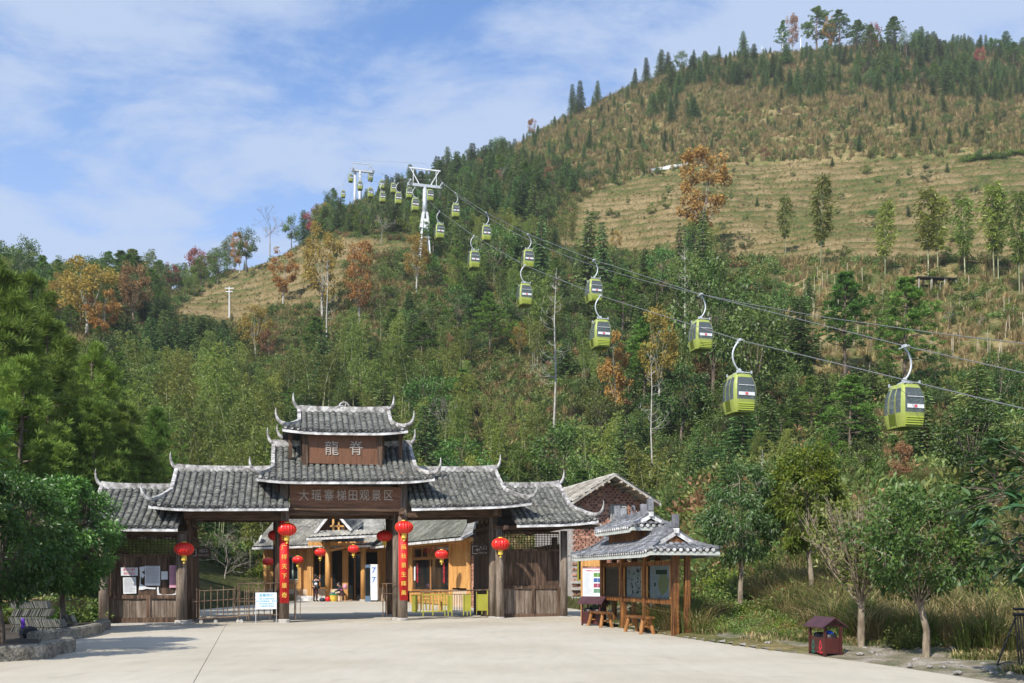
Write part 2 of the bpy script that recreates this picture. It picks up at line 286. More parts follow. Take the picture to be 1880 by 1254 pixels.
# ------------------------------------------------------------------ terrain
YN = [10, 16, 20, 26, 35, 45, 60, 80, 100, 135, 170, 220, 272, 330, 375, 480, 800]
TAB = {   # photo column: ground height at each distance of YN
 -900: [0, 0, 0, 0, 1, 6, 14, 22, 29, 40, 46, 50, 46, 40, 34, 20, 0],
 -200: [0, 0, 0, 0, 1, 5, 13, 21, 28, 40, 53, 58, 50, 40, 34, 20, 0],
 0:    [0, 0, 0, 0, .5, 4, 10, 17, 24, 38, 53, 55, 48, 40, 34, 20, 0],
 150:  [0, 0, 0, 0, 0, 2.0, 7, 15, 23, 38, 54, 59, 50, 40, 34, 20, 0],
 300:  [0, 0, 0, 0, 0, 0, 2.5, 9, 18, 34, 52, 67, 58, 45, 36, 20, 0],
 450:  [0, 0, 0, 0, 0, 0, .3, 6, 15, 32, 50, 76, 79, 66, 55, 30, 0],
 620:  [0, 0, 0, 0, 0, 0, 0, 6, 15, 34, 57, 86, 110, 105, 90, 50, 0],
 780:  [0, 0, 0, 0, 0, 0, .2, 7, 16.5, 37, 63.5, 88, 116, 136, 128, 80, 10],
 950:  [0, 0, 0, 0, 0, 0, 1.2, 8, 17, 37, 62, 95, 127, 155, 150, 100, 20],
 1100: [0, 0, 0, 0, 0.1, .6, 3, 10, 19, 38, 61, 96, 131, 172, 172, 120, 30],
 1250: [0, 0, 0, 0, 1.5, 4, 8, 15, 24, 42, 63, 97, 136, 183, 200, 150, 50],
 1400: [0, 0, 0, .5, 3, 5.5, 9.5, 17, 27, 45, 65, 99, 140, 187, 212, 165, 60],
 1600: [0, 0, 0, 1.2, 3.5, 5.3, 9, 16.5, 27, 48, 68, 103, 144, 192, 216, 170, 60],
 1880: [0, 0, .3, 2.0, 4, 6.3, 11, 19, 30, 52, 72, 106, 143, 186, 205, 165, 60],
 2300: [0, 0, .8, 3.0, 6, 9, 14, 23, 34, 54, 72, 102, 136, 172, 188, 150, 60],
 3200: [0, 0, 1.5, 5, 9, 13, 20, 30, 40, 58, 74, 98, 124, 150, 160, 130, 50]}
_pc = np.array(sorted(TAB)); _T = np.array([TAB[k] for k in _pc], float)
_gu = np.arange(-1000, 3301, 20.0); _gy = np.concatenate([np.arange(0, 120, 2.0), np.arange(120, 804, 6.0)])
_A = np.array([np.interp(_gy, YN, row) for row in _T])
_H = np.array([np.interp(_gu, _pc, _A[:, j]) for j in range(len(_gy))]).T
def _blur(A, axis, k):
    ker = np.ones(2*k+1)/(2*k+1); P = np.apply_along_axis(lambda r: np.convolve(np.pad(r, k, mode='edge'), ker, 'valid'), axis, A); return P
_H = _blur(_blur(_H, 0, 2), 0, 2); _H = _blur(_blur(_H, 1, 1), 1, 1)
def _vn(x, y, s, seed):
    """smooth value noise"""
    rs = np.random.RandomState(seed); t = rs.rand(256, 256); x = np.asarray(x)/s; y = np.asarray(y)/s
    xi = np.floor(x).astype(int); yi = np.floor(y).astype(int); fx = x-xi; fy = y-yi; fx = fx*fx*(3-2*fx); fy = fy*fy*(3-2*fy)
    g = lambda a, b: t[a & 255, b & 255]
    return (g(xi, yi)*(1-fx)+g(xi+1, yi)*fx)*(1-fy)+(g(xi, yi+1)*(1-fx)+g(xi+1, yi+1)*fx)*fy - 0.5
def inpoly(poly, x, y):
    x = np.asarray(x, float); y = np.asarray(y, float); c = np.zeros(x.shape, bool); n = len(poly)
    for i in range(n):
        x1, y1 = poly[i]; x2, y2 = poly[(i+1) % n]
        if y1 == y2: continue
        c ^= ((y1 > y) != (y2 > y)) & (x < (x2-x1)*(y-y1)/(y2-y1)+x1)
    return c
P_terrR = [(1000, 425), (1080, 355), (1200, 318), (1330, 300), (2100, 270), (2100, 480), (1440, 478), (1300, 470), (1020, 455)]
P_terrL = [(300, 575), (400, 515), (470, 480), (560, 440), (700, 438), (790, 450), (700, 470), (640, 480), (620, 560), (500, 565), (430, 600)]
P_upper = [(840, 285), (1000, 222), (1200, 110), (1400, 60), (2100, 60), (2100, 270), (1330, 300), (1200, 318), (1080, 352)]
P_band = [(1190, 215), (1230, 165), (1290, 130), (1440, 118), (1560, 100), (2000, 90), (2000, 195), (1860, 190), (1700, 178), (1560, 172), (1450, 190), (1330, 205), (1240, 235)]
P_dark = [(590, 440), (640, 370), (760, 320), (850, 280), (980, 300), (1085, 345), (1000, 400), (1010, 440), (900, 430), (790, 440), (700, 425)]
P_firL = [(190, 610), (290, 578), (440, 592), (450, 650), (430, 700), (200, 730)]
P_stake = [(1430, 482), (2000, 482), (2000, 720), (1800, 690), (1520, 700), (1440, 620)]
P_bamL = [(300, 660), (440, 690), (500, 780), (500, 1050), (250, 1050), (240, 760)]
def base_h(x, y):
    x = np.asarray(x, float); y = np.asarray(y, float); ys = np.maximum(y, 0.5); u = CX+F*x/ys
    u = np.clip(u, -990, 3290); yy = np.clip(y, 0, 800)
    iu = (u-_gu[0])/20.0; i0 = np.clip(np.floor(iu).astype(int), 0, len(_gu)-2); fu = iu-i0
    j = np.clip(np.searchsorted(_gy, yy)-1, 0, len(_gy)-2); fy = (yy-_gy[j])/(_gy[j+1]-_gy[j])
    h = (_H[i0, j]*(1-fu)+_H[i0+1, j]*fu)*(1-fy)+(_H[i0, j+1]*(1-fu)+_H[i0+1, j+1]*fu)*fy
    return h
def steps(h, x, y):
    st = 2.7; hs = h + _vn(x, y, 60, 9)*3.6 + _vn(x, y, 17, 19)*1.3; q = np.floor(hs/st)*st; fr = (hs-q)/st; return q+st*np.clip((fr-0.62)/0.38, 0, 1), hs, fr
def H(x, y, raw=False):
    h = base_h(x, y); x = np.asarray(x, float); y = np.asarray(y, float)
    k = np.clip((h-1.0)/8, 0, 1)
    h = h + k*(_vn(x, y, 38, 1)*5.0 + _vn(x, y, 13, 2)*2.0 + _vn(x, y, 4.5, 3)*0.8) + np.clip(h/2, 0, 1)*(_vn(x, y, 1.7, 4)*0.35)
    px = CX+F*x/np.maximum(y, 1); py = HY-F*(h-EYE)/np.maximum(y, 1)
    if raw: return h
    tr = (inpoly(P_terrR, px, py) | inpoly(P_terrL, px, py)) & (y > 90)
    q2, hs, fr = steps(h, x, y)
    return np.where(tr, h*0.12+0.88*(q2-(hs-h)), h)
def HRAW(x, y): return H(x, y, True)
def Hz(x, y): return float(H(np.array([x]), np.array([y]))[0])
def hit(px, py, y0=18, y1=480):
    """where the sight line through a photo pixel meets the hill"""
    Y = np.arange(y0, y1, 0.5); X = (px-CX)/F*Y; z = H(X, Y); zr = EYE-(py-HY)/F*Y
    k = np.nonzero(z >= zr)[0]
    if len(k) == 0: k = [int(np.argmin(np.abs(z-zr)*1.0/Y))]
    return X[k[0]], Y[k[0]], float(z[k[0]])
M_ground = newmat('hill_ground'); t = M_ground.node_tree; Lk = t.links.new
o_ = N(t, 'ShaderNodeOutputMaterial'); b_ = N(t, 'ShaderNodeBsdfPrincipled'); b_.inputs['Roughness'].default_value = 1.0; b_.inputs['Specular IOR Level'].default_value = 0.1; Lk(b_.outputs[0], o_.inputs[0])
tc_ = N(t, 'ShaderNodeTexCoord')
na = N(t, 'ShaderNodeTexNoise'); Lk(tc_.outputs['Object'], na.inputs['Vector']); na.inputs['Scale'].default_value = 0.22; na.inputs['Detail'].default_value = 8; na.inputs['Roughness'].default_value = 0.65
nb = N(t, 'ShaderNodeTexNoise'); Lk(tc_.outputs['Object'], nb.inputs['Vector']); nb.inputs['Scale'].default_value = 2.2; nb.inputs['Detail'].default_value = 6; nb.inputs['Roughness'].default_value = 0.7
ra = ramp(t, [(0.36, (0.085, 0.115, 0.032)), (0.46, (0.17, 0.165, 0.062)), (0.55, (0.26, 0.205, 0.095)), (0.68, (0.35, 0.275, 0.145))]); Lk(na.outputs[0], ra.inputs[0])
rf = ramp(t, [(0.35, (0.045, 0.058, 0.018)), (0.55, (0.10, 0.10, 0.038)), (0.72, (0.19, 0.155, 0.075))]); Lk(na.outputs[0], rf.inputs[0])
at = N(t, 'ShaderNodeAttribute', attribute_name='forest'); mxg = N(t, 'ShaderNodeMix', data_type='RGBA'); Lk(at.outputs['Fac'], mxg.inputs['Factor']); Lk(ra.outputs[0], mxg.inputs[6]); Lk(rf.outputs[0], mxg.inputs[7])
mr_ = N(t, 'ShaderNodeMapRange'); Lk(nb.outputs[0], mr_.inputs[0]); mr_.inputs[1].default_value = 0.3; mr_.inputs[2].default_value = 0.7; mr_.inputs[3].default_value = 0.6; mr_.inputs[4].default_value = 1.4
vs_ = N(t, 'ShaderNodeVectorMath', operation='SCALE'); at2 = N(t, 'ShaderNodeAttribute', attribute_name='riser'); rt = ramp(t, [(0.0, (0.060, 0.088, 0.022)), (0.28, (0.10, 0.104, 0.034)), (0.5, (0.15, 0.118, 0.05)), (1.0, (0.265, 0.20, 0.105))]); Lk(at2.outputs['Fac'], rt.inputs[0])
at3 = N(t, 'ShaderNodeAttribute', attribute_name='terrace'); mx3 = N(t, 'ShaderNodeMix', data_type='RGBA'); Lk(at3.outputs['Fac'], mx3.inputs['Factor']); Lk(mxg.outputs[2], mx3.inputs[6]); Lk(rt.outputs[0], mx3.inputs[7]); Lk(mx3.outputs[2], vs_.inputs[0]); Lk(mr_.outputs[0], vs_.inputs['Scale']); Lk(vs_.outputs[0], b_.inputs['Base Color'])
bp_ = N(t, 'ShaderNodeBump'); bp_.inputs['Strength'].default_value = 0.8; bp_.inputs['Distance'].default_value = 0.5; Lk(nb.outputs[0], bp_.inputs['Height']); Lk(bp_.outputs[0], b_.inputs['Normal'])
# plaza outline (world xy), the terrain stays just below it
PLAZA = [(-40, -30), (-40, 27), (-15, 27.5), (-13.8, 66), (2.2, 66), (2.5, 47), (4.4, 36), (3.2, 30), tuple(G(1100, 1146)[:2]), tuple(G(1250, 1170)[:2]), tuple(G(1380, 1189)[:2]), tuple(G(1520, 1207)[:2]), tuple(G(1650, 1225)[:2]), tuple(G(1800, 1248)[:2]), (6.9, 11), (8.5, 8), (13, 2), (40, -8), (40, -30)]
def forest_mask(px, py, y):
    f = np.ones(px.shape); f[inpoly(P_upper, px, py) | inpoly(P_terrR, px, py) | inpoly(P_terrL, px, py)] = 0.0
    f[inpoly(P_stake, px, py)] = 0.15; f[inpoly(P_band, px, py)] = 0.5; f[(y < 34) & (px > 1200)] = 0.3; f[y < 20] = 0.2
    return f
def build_terrain():
    us = np.concatenate([np.linspace(-900, -100, 30), np.linspace(-80, 1960, 430), np.linspace(2000, 3200, 36)])
    ys = np.concatenate([np.linspace(10, 60, 110), np.linspace(60.6, 400, 620), np.linspace(404, 800, 40)])
    U, Y = np.meshgrid(us, ys, indexing='ij'); X = (U-CX)/F*Y; Z = H(X, Y)
    inp = inpoly(PLAZA, X, Y); Z = np.where(inp, np.minimum(Z, 0)-0.06, np.where(Z < 0.05, Z-0.03, Z))
    V = np.stack([X, Y, Z], -1).reshape(-1, 3); n, m = U.shape
    i = (np.arange(n-1)[:, None]*m+np.arange(m-1)[None, :]).reshape(-1)
    Fq = np.stack([i, i+m, i+m+1, i+1], -1)
    me = npmesh('hillside', V, Fq, [M_ground], smooth=True)
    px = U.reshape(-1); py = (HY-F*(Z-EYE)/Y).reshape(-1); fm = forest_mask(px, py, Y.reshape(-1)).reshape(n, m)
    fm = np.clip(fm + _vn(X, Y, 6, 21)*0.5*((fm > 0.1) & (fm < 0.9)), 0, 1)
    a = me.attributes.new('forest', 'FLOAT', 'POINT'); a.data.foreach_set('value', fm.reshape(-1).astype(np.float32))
    tm = (inpoly(P_terrR, px, py) | inpoly(P_terrL, px, py)) & (Y.reshape(-1) > 90); hb = base_h(X, Y); q2, hs, fr = steps(Z, X, Y)
    _, _, fr = steps(HRAW(X, Y), X, Y); rr_ = np.clip(1-np.abs(fr-0.80)/0.22, 0, 1)+_vn(X, Y, 2.5, 61)*0.8+_vn(X, Y, 11, 62)*0.9
    a = me.attributes.new('terrace', 'FLOAT', 'POINT'); a.data.foreach_set('value', (tm*0.85).astype(np.float32)); a = me.attributes.new('riser', 'FLOAT', 'POINT'); a.data.foreach_set('value', np.clip(rr_, 0, 1).reshape(-1).astype(np.float32))
    kind(obj('hillside', me), 'structure')
build_terrain()
gb = MB().box(-3000, 3000, -3000, 3000, -1.0, -0.4); kind(obj('ground', gb, M_ground), 'structure')
# ------------------------------------------------------------------ concrete plaza
M_plaza = newmat('pale_concrete'); t = M_plaza.node_tree; Lk = t.links.new
o_ = N(t, 'ShaderNodeOutputMaterial'); b_ = N(t, 'ShaderNodeBsdfPrincipled'); b_.inputs['Roughness'].default_value = 0.85; b_.inputs['Specular IOR Level'].default_value = 0.25; Lk(b_.outputs[0], o_.inputs[0])
tc_ = N(t, 'ShaderNodeTexCoord')
na = N(t, 'ShaderNodeTexNoise'); Lk(tc_.outputs['Object'], na.inputs['Vector']); na.inputs['Scale'].default_value = 0.28; na.inputs['Detail'].default_value = 7
mp_ = N(t, 'ShaderNodeMapping'); mp_.inputs['Scale'].default_value = (1.2, 0.25, 1); Lk(tc_.outputs['Object'], mp_.inputs[0])
nb = N(t, 'ShaderNodeTexNoise'); Lk(mp_.outputs[0], nb.inputs['Vector']); nb.inputs['Scale'].default_value = 3; nb.inputs['Detail'].default_value = 8; nb.inputs['Roughness'].default_value = 0.7
nc = N(t, 'ShaderNodeTexNoise'); Lk(tc_.outputs['Object'], nc.inputs['Vector']); nc.inputs['Scale'].default_value = 60; nc.inputs['Detail'].default_value = 3
ra = ramp(t, [(0.34, (0.41, 0.368, 0.29)), (0.5, (0.455, 0.413, 0.332)), (0.68, (0.49, 0.45, 0.37))]); Lk(na.outputs[0], ra.inputs[0])
mr_ = N(t, 'ShaderNodeMapRange'); Lk(nb.outputs[0], mr_.inputs[0]); mr_.inputs[1].default_value = 0.3; mr_.inputs[2].default_value = 0.7; mr_.inputs[3].default_value = 0.93; mr_.inputs[4].default_value = 1.06
nd = N(t, 'ShaderNodeTexNoise'); Lk(tc_.outputs['Object'], nd.inputs['Vector']); nd.inputs['Scale'].default_value = 0.9; nd.inputs['Detail'].default_value = 5; nd.inputs['Distortion'].default_value = 1.2
st_ = N(t, 'ShaderNodeMapRange', interpolation_type='SMOOTHSTEP'); Lk(nd.outputs[0], st_.inputs[0]); st_.inputs[1].default_value = 0.60; st_.inputs[2].default_value = 0.74; st_.inputs[3].default_value = 1.0; st_.inputs[4].default_value = 0.86
sm1 = N(t, 'ShaderNodeMath', operation='MULTIPLY'); Lk(mr_.outputs[0], sm1.inputs[0]); Lk(st_.outputs[0], sm1.inputs[1])
vs_ = N(t, 'ShaderNodeVectorMath', operation='SCALE'); Lk(ra.outputs[0], vs_.inputs[0]); Lk(sm1.outputs[0], vs_.inputs['Scale'])
mr2 = N(t, 'ShaderNodeMapRange'); Lk(nc.outputs[0], mr2.inputs[0]); mr2.inputs[1].default_value = 0.3; mr2.inputs[2].default_value = 0.7; mr2.inputs[3].default_value = 0.93; mr2.inputs[4].default_value = 1.07
vs2 = N(t, 'ShaderNodeVectorMath', operation='SCALE'); Lk(vs_.outputs[0], vs2.inputs[0]); Lk(mr2.outputs[0], vs2.inputs['Scale']); Lk(vs2.outputs[0], b_.inputs['Base Color'])
bp_ = N(t, 'ShaderNodeBump'); bp_.inputs['Strength'].default_value = 0.25; bp_.inputs['Distance'].default_value = 0.01; Lk(nc.outputs[0], bp_.inputs['Height']); Lk(bp_.outputs[0], b_.inputs['Normal'])
# the slabs meet at joints: each slab is cut from the outline by bisecting planes, the joint is a narrow gap
def slab_mesh():
    bm = bmesh.new(); top = bm.faces.new([bm.verts.new((x, y, 0)) for x, y in PLAZA]); 
    r = bmesh.ops.extrude_face_region(bm, geom=[top]); bmesh.ops.translate(bm, verts=[v for v in r['geom'] if isinstance(v, bmesh.types.BMVert)], vec=(0, 0, -0.25))
    bmesh.ops.recalc_face_normals(bm, faces=bm.faces); return bm
JA, JB = G(412, 1152), G(355, 1254)              # the long crack-like joint at the left
jn = Vector((JB.y-JA.y, -(JB.x-JA.x), 0)).normalized()
JC, JD = G(387, 1201), G(640, 1190)
kn = Vector((JD.y-JC.y, -(JD.x-JC.x), 0)).normalized()
def cut(bm, co, no):
    g = bm.verts[:]+bm.edges[:]+bm.faces[:]
    r = bmesh.ops.bisect_plane(bm, geom=g, plane_co=co, plane_no=no, clear_outer=True)
    e = [x for x in r['geom_cut'] if isinstance(x, bmesh.types.BMEdge)]
    if e: bmesh.ops.edgeloop_fill(bm, edges=e)
def slab(cuts):
    bm = slab_mesh()
    for co, no in cuts: cut(bm, co, no)
    me = bpy.data.meshes.new('concrete_slab'); bmesh.ops.triangulate(bm, faces=[f for f in bm.faces if len(f.verts) > 4]); bm.to_mesh(me); bm.free(); me.materials.append(M_plaza); return me
g2 = 0.006
plz = bpy.data.objects.new('plaza', None); link(plz); kind(plz, 'structure')
for cuts in ([(JA-jn*g2, jn)],
             [(JA+jn*g2, -jn), (JC-kn*0.008, kn)],
             [(JA+jn*g2, -jn), (JC+kn*0.008, -kn)]):
    o = obj('concrete_slab', slab(cuts), parent=plz); o['kind'] = 'structure'
jm = surf('dirt_in_joint', (0.13, 0.11, 0.08), (0.24, 0.21, 0.16), scale=6, rough=1)
fj = MB(); d_ = (JB-JA).normalized()*30; fj.bar(JA-d_*0.2+Vector((0, 0, -0.012)), JB+d_+Vector((0, 0, -0.012)), 0.05, 0.01); fj2 = MB(); d_ = (JD-JC).normalized(); fj2.bar(JC+Vector((0, 0, -0.013)), JD+d_*30+Vector((0, 0, -0.013)), 0.05, 0.01)
for f_ in (fj, fj2): o = obj('joint_dirt', f_, jm, plz)
# ------------------------------------------------------------------ village gate
GS = 0.24; GYAW = math.atan(GS); gc, gs = math.cos(GYAW), math.sin(GYAW)
GO = G(522, 1143)
GLAB = 'village gate in dark timber with three tiers of grey tiled roofs and white horned ridges'
gate = thing('village_gate', GLAB, 'gateway', GO, GYAW)
def gp(px, py, d=0.0):
    """gate frame (s along, d deep, z up) of the point at depth d behind the front posts seen at a photo pixel"""
    u = (px-CX)/F; s = (u*GO.y + u*d*gc - GO.x + d*gs)/(gc - u*gs); Y = GO.y + s*gs + d*gc
    return Vector((s, d, EYE-(py-HY)/F*Y))
def to_world(p): return Vector((GO.x + p[0]*gc - p[1]*gs, GO.y + p[0]*gs + p[1]*gc, p[2]))
TILES = []      # (matrix, approximate size in the photo) of every cover tile of the gate
def tile_mesh(name, m, w=0.17, L=0.22, h=0.055):
    n = 6; vs = []; fs = []
    for k, (y, sc) in enumerate(((0.0, 0.86), (L, 1.0))):
        for lay, dz in ((1.0, 0), (0.86, -0.012)):
            for i in range(n+1):
                a = math.pi*i/n; vs.append((-math.cos(a)*w/2*sc*lay, -y, math.sin(a)*h*sc*lay+dz*0.4+(0.012 if k else 0)))
    q = n+1
    for i in range(n):
        fs.append((i, i+1, 2*q+i+1, 2*q+i)); fs.append((2*q+i, 2*q+i+1, 3*q+i+1, 3*q+i)); fs.append((q+i+1, q+i, 3*q+i, 3*q+i+1))
    mb = MB(); mb.add(vs, fs); return mb.mesh(name, m)
TM = tile_mesh('roof_tile', M_tile)
def roof_z(A, s, tt):
    k = (s-A['s0'])/(A['s1']-A['s0']); zr = A['zr'][0]+(A['zr'][1]-A['zr'][0])*k; ze = A['ze'][0]+(A['ze'][1]-A['ze'][0])*k
    lift = 0.0
    for e, on, se in ((A['el'], A['s0'], -1), (A['er'], A['s1'], 1)):
        if e > 0:
            q = ((s-on)*se+0.9)/(e+0.9)
            if q > 0: lift += 0.10*q*q*tt*tt
    return zr-(zr-ze)*(1.32*tt-0.32*tt*tt)+lift
def roof_pt(A, s, tt, side=-1): return Vector((s, A['dr']+side*A['D']*tt, roof_z(A, s, tt)))
def make_roof(A, tiles_out, back=True, pitch=0.205, tl=0.165, name='roof', root=None):
    """hip-and-gable roof: A holds s0,s1 (gable ends), zr/ze (ridge, eave heights at both ends), dr (ridge depth), D (half depth), el/er flares, tb break"""
    el, er, tb = A['el'], A['er'], A['tb']; root = root or gate
    sL, sR = A['s0']-el, A['s1']+er
    def t0(s):
        if s < A['s0']: return tb+(1-tb)*min(1, (A['s0']-s)/max(el, 1e-6))
        if s > A['s1']: return tb+(1-tb)*min(1, (s-A['s1'])/max(er, 1e-6))
        return 0.0
    m = MB(); nr = 9
    for side in (-1, 1):
        if side == 1 and not back: continue
        S = [sL+(sR-sL)*k/22 for k in range(23)]; S += [A['s0'], A['s1']]; S = sorted(set(round(x, 4) for x in S))
        for a, b in zip(S[:-1], S[1:]):
            ta, tb_ = t0(a+1e-5), t0(b-1e-5)
            for k in range(nr):
                c = [roof_pt(A, a, ta+(1-ta)*k/nr, side), roof_pt(A, b, tb_+(1-tb_)*k/nr, side), roof_pt(A, b, tb_+(1-tb_)*(k+1)/nr, side), roof_pt(A, a, ta+(1-ta)*(k+1)/nr, side)]
                lo = [v-Vector((0, 0, 0.07)) for v in c]
                m.add(c+lo, [(0, 1, 2, 3), (7, 6, 5, 4), (3, 2, 6, 7), (0, 3, 7, 4), (1, 2, 6, 5)])
    # side hips below the gables
    for on, e, se in ((A['s0'], el, -1), (A['s1'], er, 1)):
        if e <= 0.05: continue
        K = 6
        for k in range(K):
            f0, f1 = k/K, (k+1)/K; ta, tb2 = tb+(1-tb)*f0, tb+(1-tb)*f1
            a0 = roof_pt(A, on+se*e*f0, ta, -1); a1 = roof_pt(A, on+se*e*f1, tb2, -1); b0 = roof_pt(A, on+se*e*f0, ta, 1); b1 = roof_pt(A, on+se*e*f1, tb2, 1)
            dz = Vector((0, 0, 0.07)); m.add([a0, a1, b1, b0, a0-dz, a1-dz, b1-dz, b0-dz], [(0, 1, 2, 3), (7, 6, 5, 4), (1, 2, 6, 5)])
    rf = obj(name, m, M_tileb, root)
    # cover tiles in columns, front slope
    s = sL+0.11
    while s < sR-0.05:
        ta = t0(s); slen = A['D']*1.15*(1-ta); n = max(1, int(slen/tl))
        jx = rnd.uniform(-0.012, 0.012)
        for k in range(n):
            tt = ta+(1-ta)*(k+0.0)/n; t2 = ta+(1-ta)*(k+1.0)/n
            for side in ((-1, 1) if back else (-1,)):
                p = roof_pt(A, s+jx, tt, side); q = roof_pt(A, s+jx, t2, side); d = (q-p).normalized()
                if side == 1 and rnd.random() < 0.0: continue
                x = Vector((-side, 0, 0))*1.0; x = Vector((1, 0, 0)) if side == -1 else Vector((-1, 0, 0)); zz = x.cross(-d); zz.normalize()
                M = Matrix((( x.x, -d.x, zz.x, p.x), (x.y, -d.y, zz.y, p.y), (x.z, -d.z, zz.z, p.z+0.005), (0, 0, 0, 1)))
                M = M @ Matrix.Rotation(rnd.uniform(-0.06, 0.06), 4, 'Z') @ Matrix.Rotation(rnd.uniform(-0.03, 0.05), 4, 'X') @ Matrix.Translation((0, 0, rnd.uniform(0, 0.012)))
                tiles_out.append((M, side == -1, tt, k == n-1))
        s += pitch
    # eave board and lime tile mouths
    n = 14
    for side in ((-1, 1) if back else (-1,)):
        e = MB()
        for k in range(n):
            a = roof_pt(A, sL+(sR-sL)*k/n, 1.0, side); b = roof_pt(A, sL+(sR-sL)*(k+1)/n, 1.0, side); o = Vector((0, side*0.02, -0.10))
            e.add([a+Vector((0, 0, -0.055))+o*0, b+Vector((0, 0, -0.055)), b+Vector((0, 0, -0.155)), a+Vector((0, 0, -0.155)), a+Vector((0, -side*0.03, -0.055)), b+Vector((0, -side*0.03, -0.055)), b+Vector((0, -side*0.03, -0.155)), a+Vector((0, -side*0.03, -0.155))], [(0, 1, 2, 3), (7, 6, 5, 4), (3, 2, 6, 7), (0, 1, 5, 4)])
        obj('eave_board', e, M_white, rf)
    mth = MB(); s = sL+0.11
    while s < sR-0.05:
        p = roof_pt(A, s, 1.0, -1); mth.lathe([(0.055, 0), (0.055, 0.03)], 8); vs = mth.v[-16:]; del mth.v[-16:]
        for v in vs: mth.v.append((p.x+v[0], p.y-0.005-v[2], p.z+0.012+v[1]))
        s += pitch
    obj('tile_mouths', mth, M_lime, rf)['kind'] = 'stuff'
    # ridge band
    rb = MB(); n = 16; hgt = A.get('rh', 0.17)
    for k in range(n):
        a = roof_pt(A, A['s0']+(A['s1']-A['s0'])*k/n, 0); b = roof_pt(A, A['s0']+(A['s1']-A['s0'])*(k+1)/n, 0)
        za, zb = [A.get('rise', 0.06)*abs(2*x/n-1)**3 for x in (k, k+1)]
        rb.add([a+Vector((0, -0.09, -0.04)), b+Vector((0, -0.09, -0.04)), b+Vector((0, 0.09, -0.04)), a+Vector((0, 0.09, -0.04)), a+Vector((0, -0.07, hgt+za)), b+Vector((0, -0.07, hgt+zb)), b+Vector((0, 0.07, hgt+zb)), a+Vector((0, 0.07, hgt+za))], [(0, 1, 5, 4), (4, 5, 6, 7), (2, 3, 7, 6), (3, 0, 4, 7), (1, 2, 6, 5)])
    obj('ridge', rb, M_lime, rf)
    def horn(base, dirx, h=0.62, out=0.42, diry=0.0, r0=0.075):
        pts = []; rad = []
        for k in range(11):
            q = k/10; a = q*1.75
            px_ = out*(math.sin(a)/1.0)*(1-0.12*q); pz = h*(1-math.cos(a))/1.18
            pts.append(base+Vector((dirx*px_, diry*px_, pz))); rad.append(r0*(1-q)**0.75+0.008)
        hm = MB(); hm.tube(pts, rad, 8); obj('ridge_horn', hm, M_lime, rf, smooth=True)
    for on, e_, se in ((A['s0'], el, -1), (A['s1'], er, 1)):
        if A.get('nohorn', 0) == se: continue
        b = roof_pt(A, on, 0)+Vector((-se*0.05, 0, hgt*0.55)); horn(b, se, 0.55, 0.28)
    # gable verge strips and flaring hip ridges with corner horns
    for on, e_, se in ((A['s0'], el, -1), (A['s1'], er, 1)):
        if A.get('cut', 0) == se: continue
        for side in ((-1, 1) if back else (-1,)):
            pts = [roof_pt(A, on, tb*k/5, side)+Vector((0, 0, 0.03)) for k in range(6)]
            v = MB()
            for a, b in zip(pts[:-1], pts[1:]): v.bar(a+Vector((0, 0, 0.02)), b+Vector((0, 0, 0.02)), 0.12, 0.10)
            if e_ > 0.05:
                hp = [roof_pt(A, on+se*e_*k/6*0.92, tb+(1-tb)*k/6*0.92, side)+Vector((0, 0, 0.05+0.05*(k/6)**2)) for k in range(7)]
                for a, b in zip(hp[:-1], hp[1:]): v.bar(a, b, 0.12, 0.12)
                c = hp[-1]; horn(c-Vector((se*0.05, side*0.02, 0.0)), se, 0.52, 0.34, diry=side*0.25)
            obj('hip_ridge', v, M_lime, rf)
        # gable triangle
        if e_ > 0.05:
            a = roof_pt(A, on, 0.06, -1); b = roof_pt(A, on, tb, -1); c = roof_pt(A, on, tb, 1); g = MB(); o = Vector((-se*0.08, 0, 0))
            g.prism([Vector((on-se*0.06, a.y, a.z-0.08)), Vector((on-se*0.06, b.y, b.z-0.06)), Vector((on-se*0.06, c.y, c.z-0.06))], (0, 0, 0), (-se*0.05, 0, 0)); obj('gable', g, M_old, rf)
    # rafters under the eave
    ra_ = MB(); s = sL+0.25
    while s < sR-0.2:
        for side in ((-1, 1) if back else (-1,)):
            a = roof_pt(A, s, 0.98, side)-Vector((0, 0, 0.12)); b = roof_pt(A, s, max(t0(s), 0.02)+0.02, side)-Vector((0, 0, 0.12)); ra_.bar(a, b, 0.06, 0.07)
        s += 0.42
    obj('rafters', ra_, M_old, rf)['kind'] = 'stuff'
    return rf
DR = 2.0
def roofspec(pxl, pxr, pyr, eyl, eyr, exl, exr, D, tb=0.52, flare=True, **k):
    """gable ends at photo columns pxl/pxr on ridge row pyr, eave rows eyl/eyr, eave end columns exl/exr"""
    a = gp(pxl, pyr[0], DR); b = gp(pxr, pyr[1], DR); ea = gp(exl, eyl, DR-D); eb = gp(exr, eyr, DR-D)
    A = dict(s0=a.x, s1=b.x, zr=(a.z, b.z), dr=DR, D=D, tb=tb, el=max(0, a.x-ea.x), er=max(0, eb.x-b.x))
    kk0 = ((a.x-ea.x)/(eb.x-ea.x)); sl_ = (eb.z-ea.z)/(eb.x-ea.x); A['ze'] = (ea.z+sl_*(a.x-ea.x), ea.z+sl_*(b.x-ea.x))
    A.update(k); return A
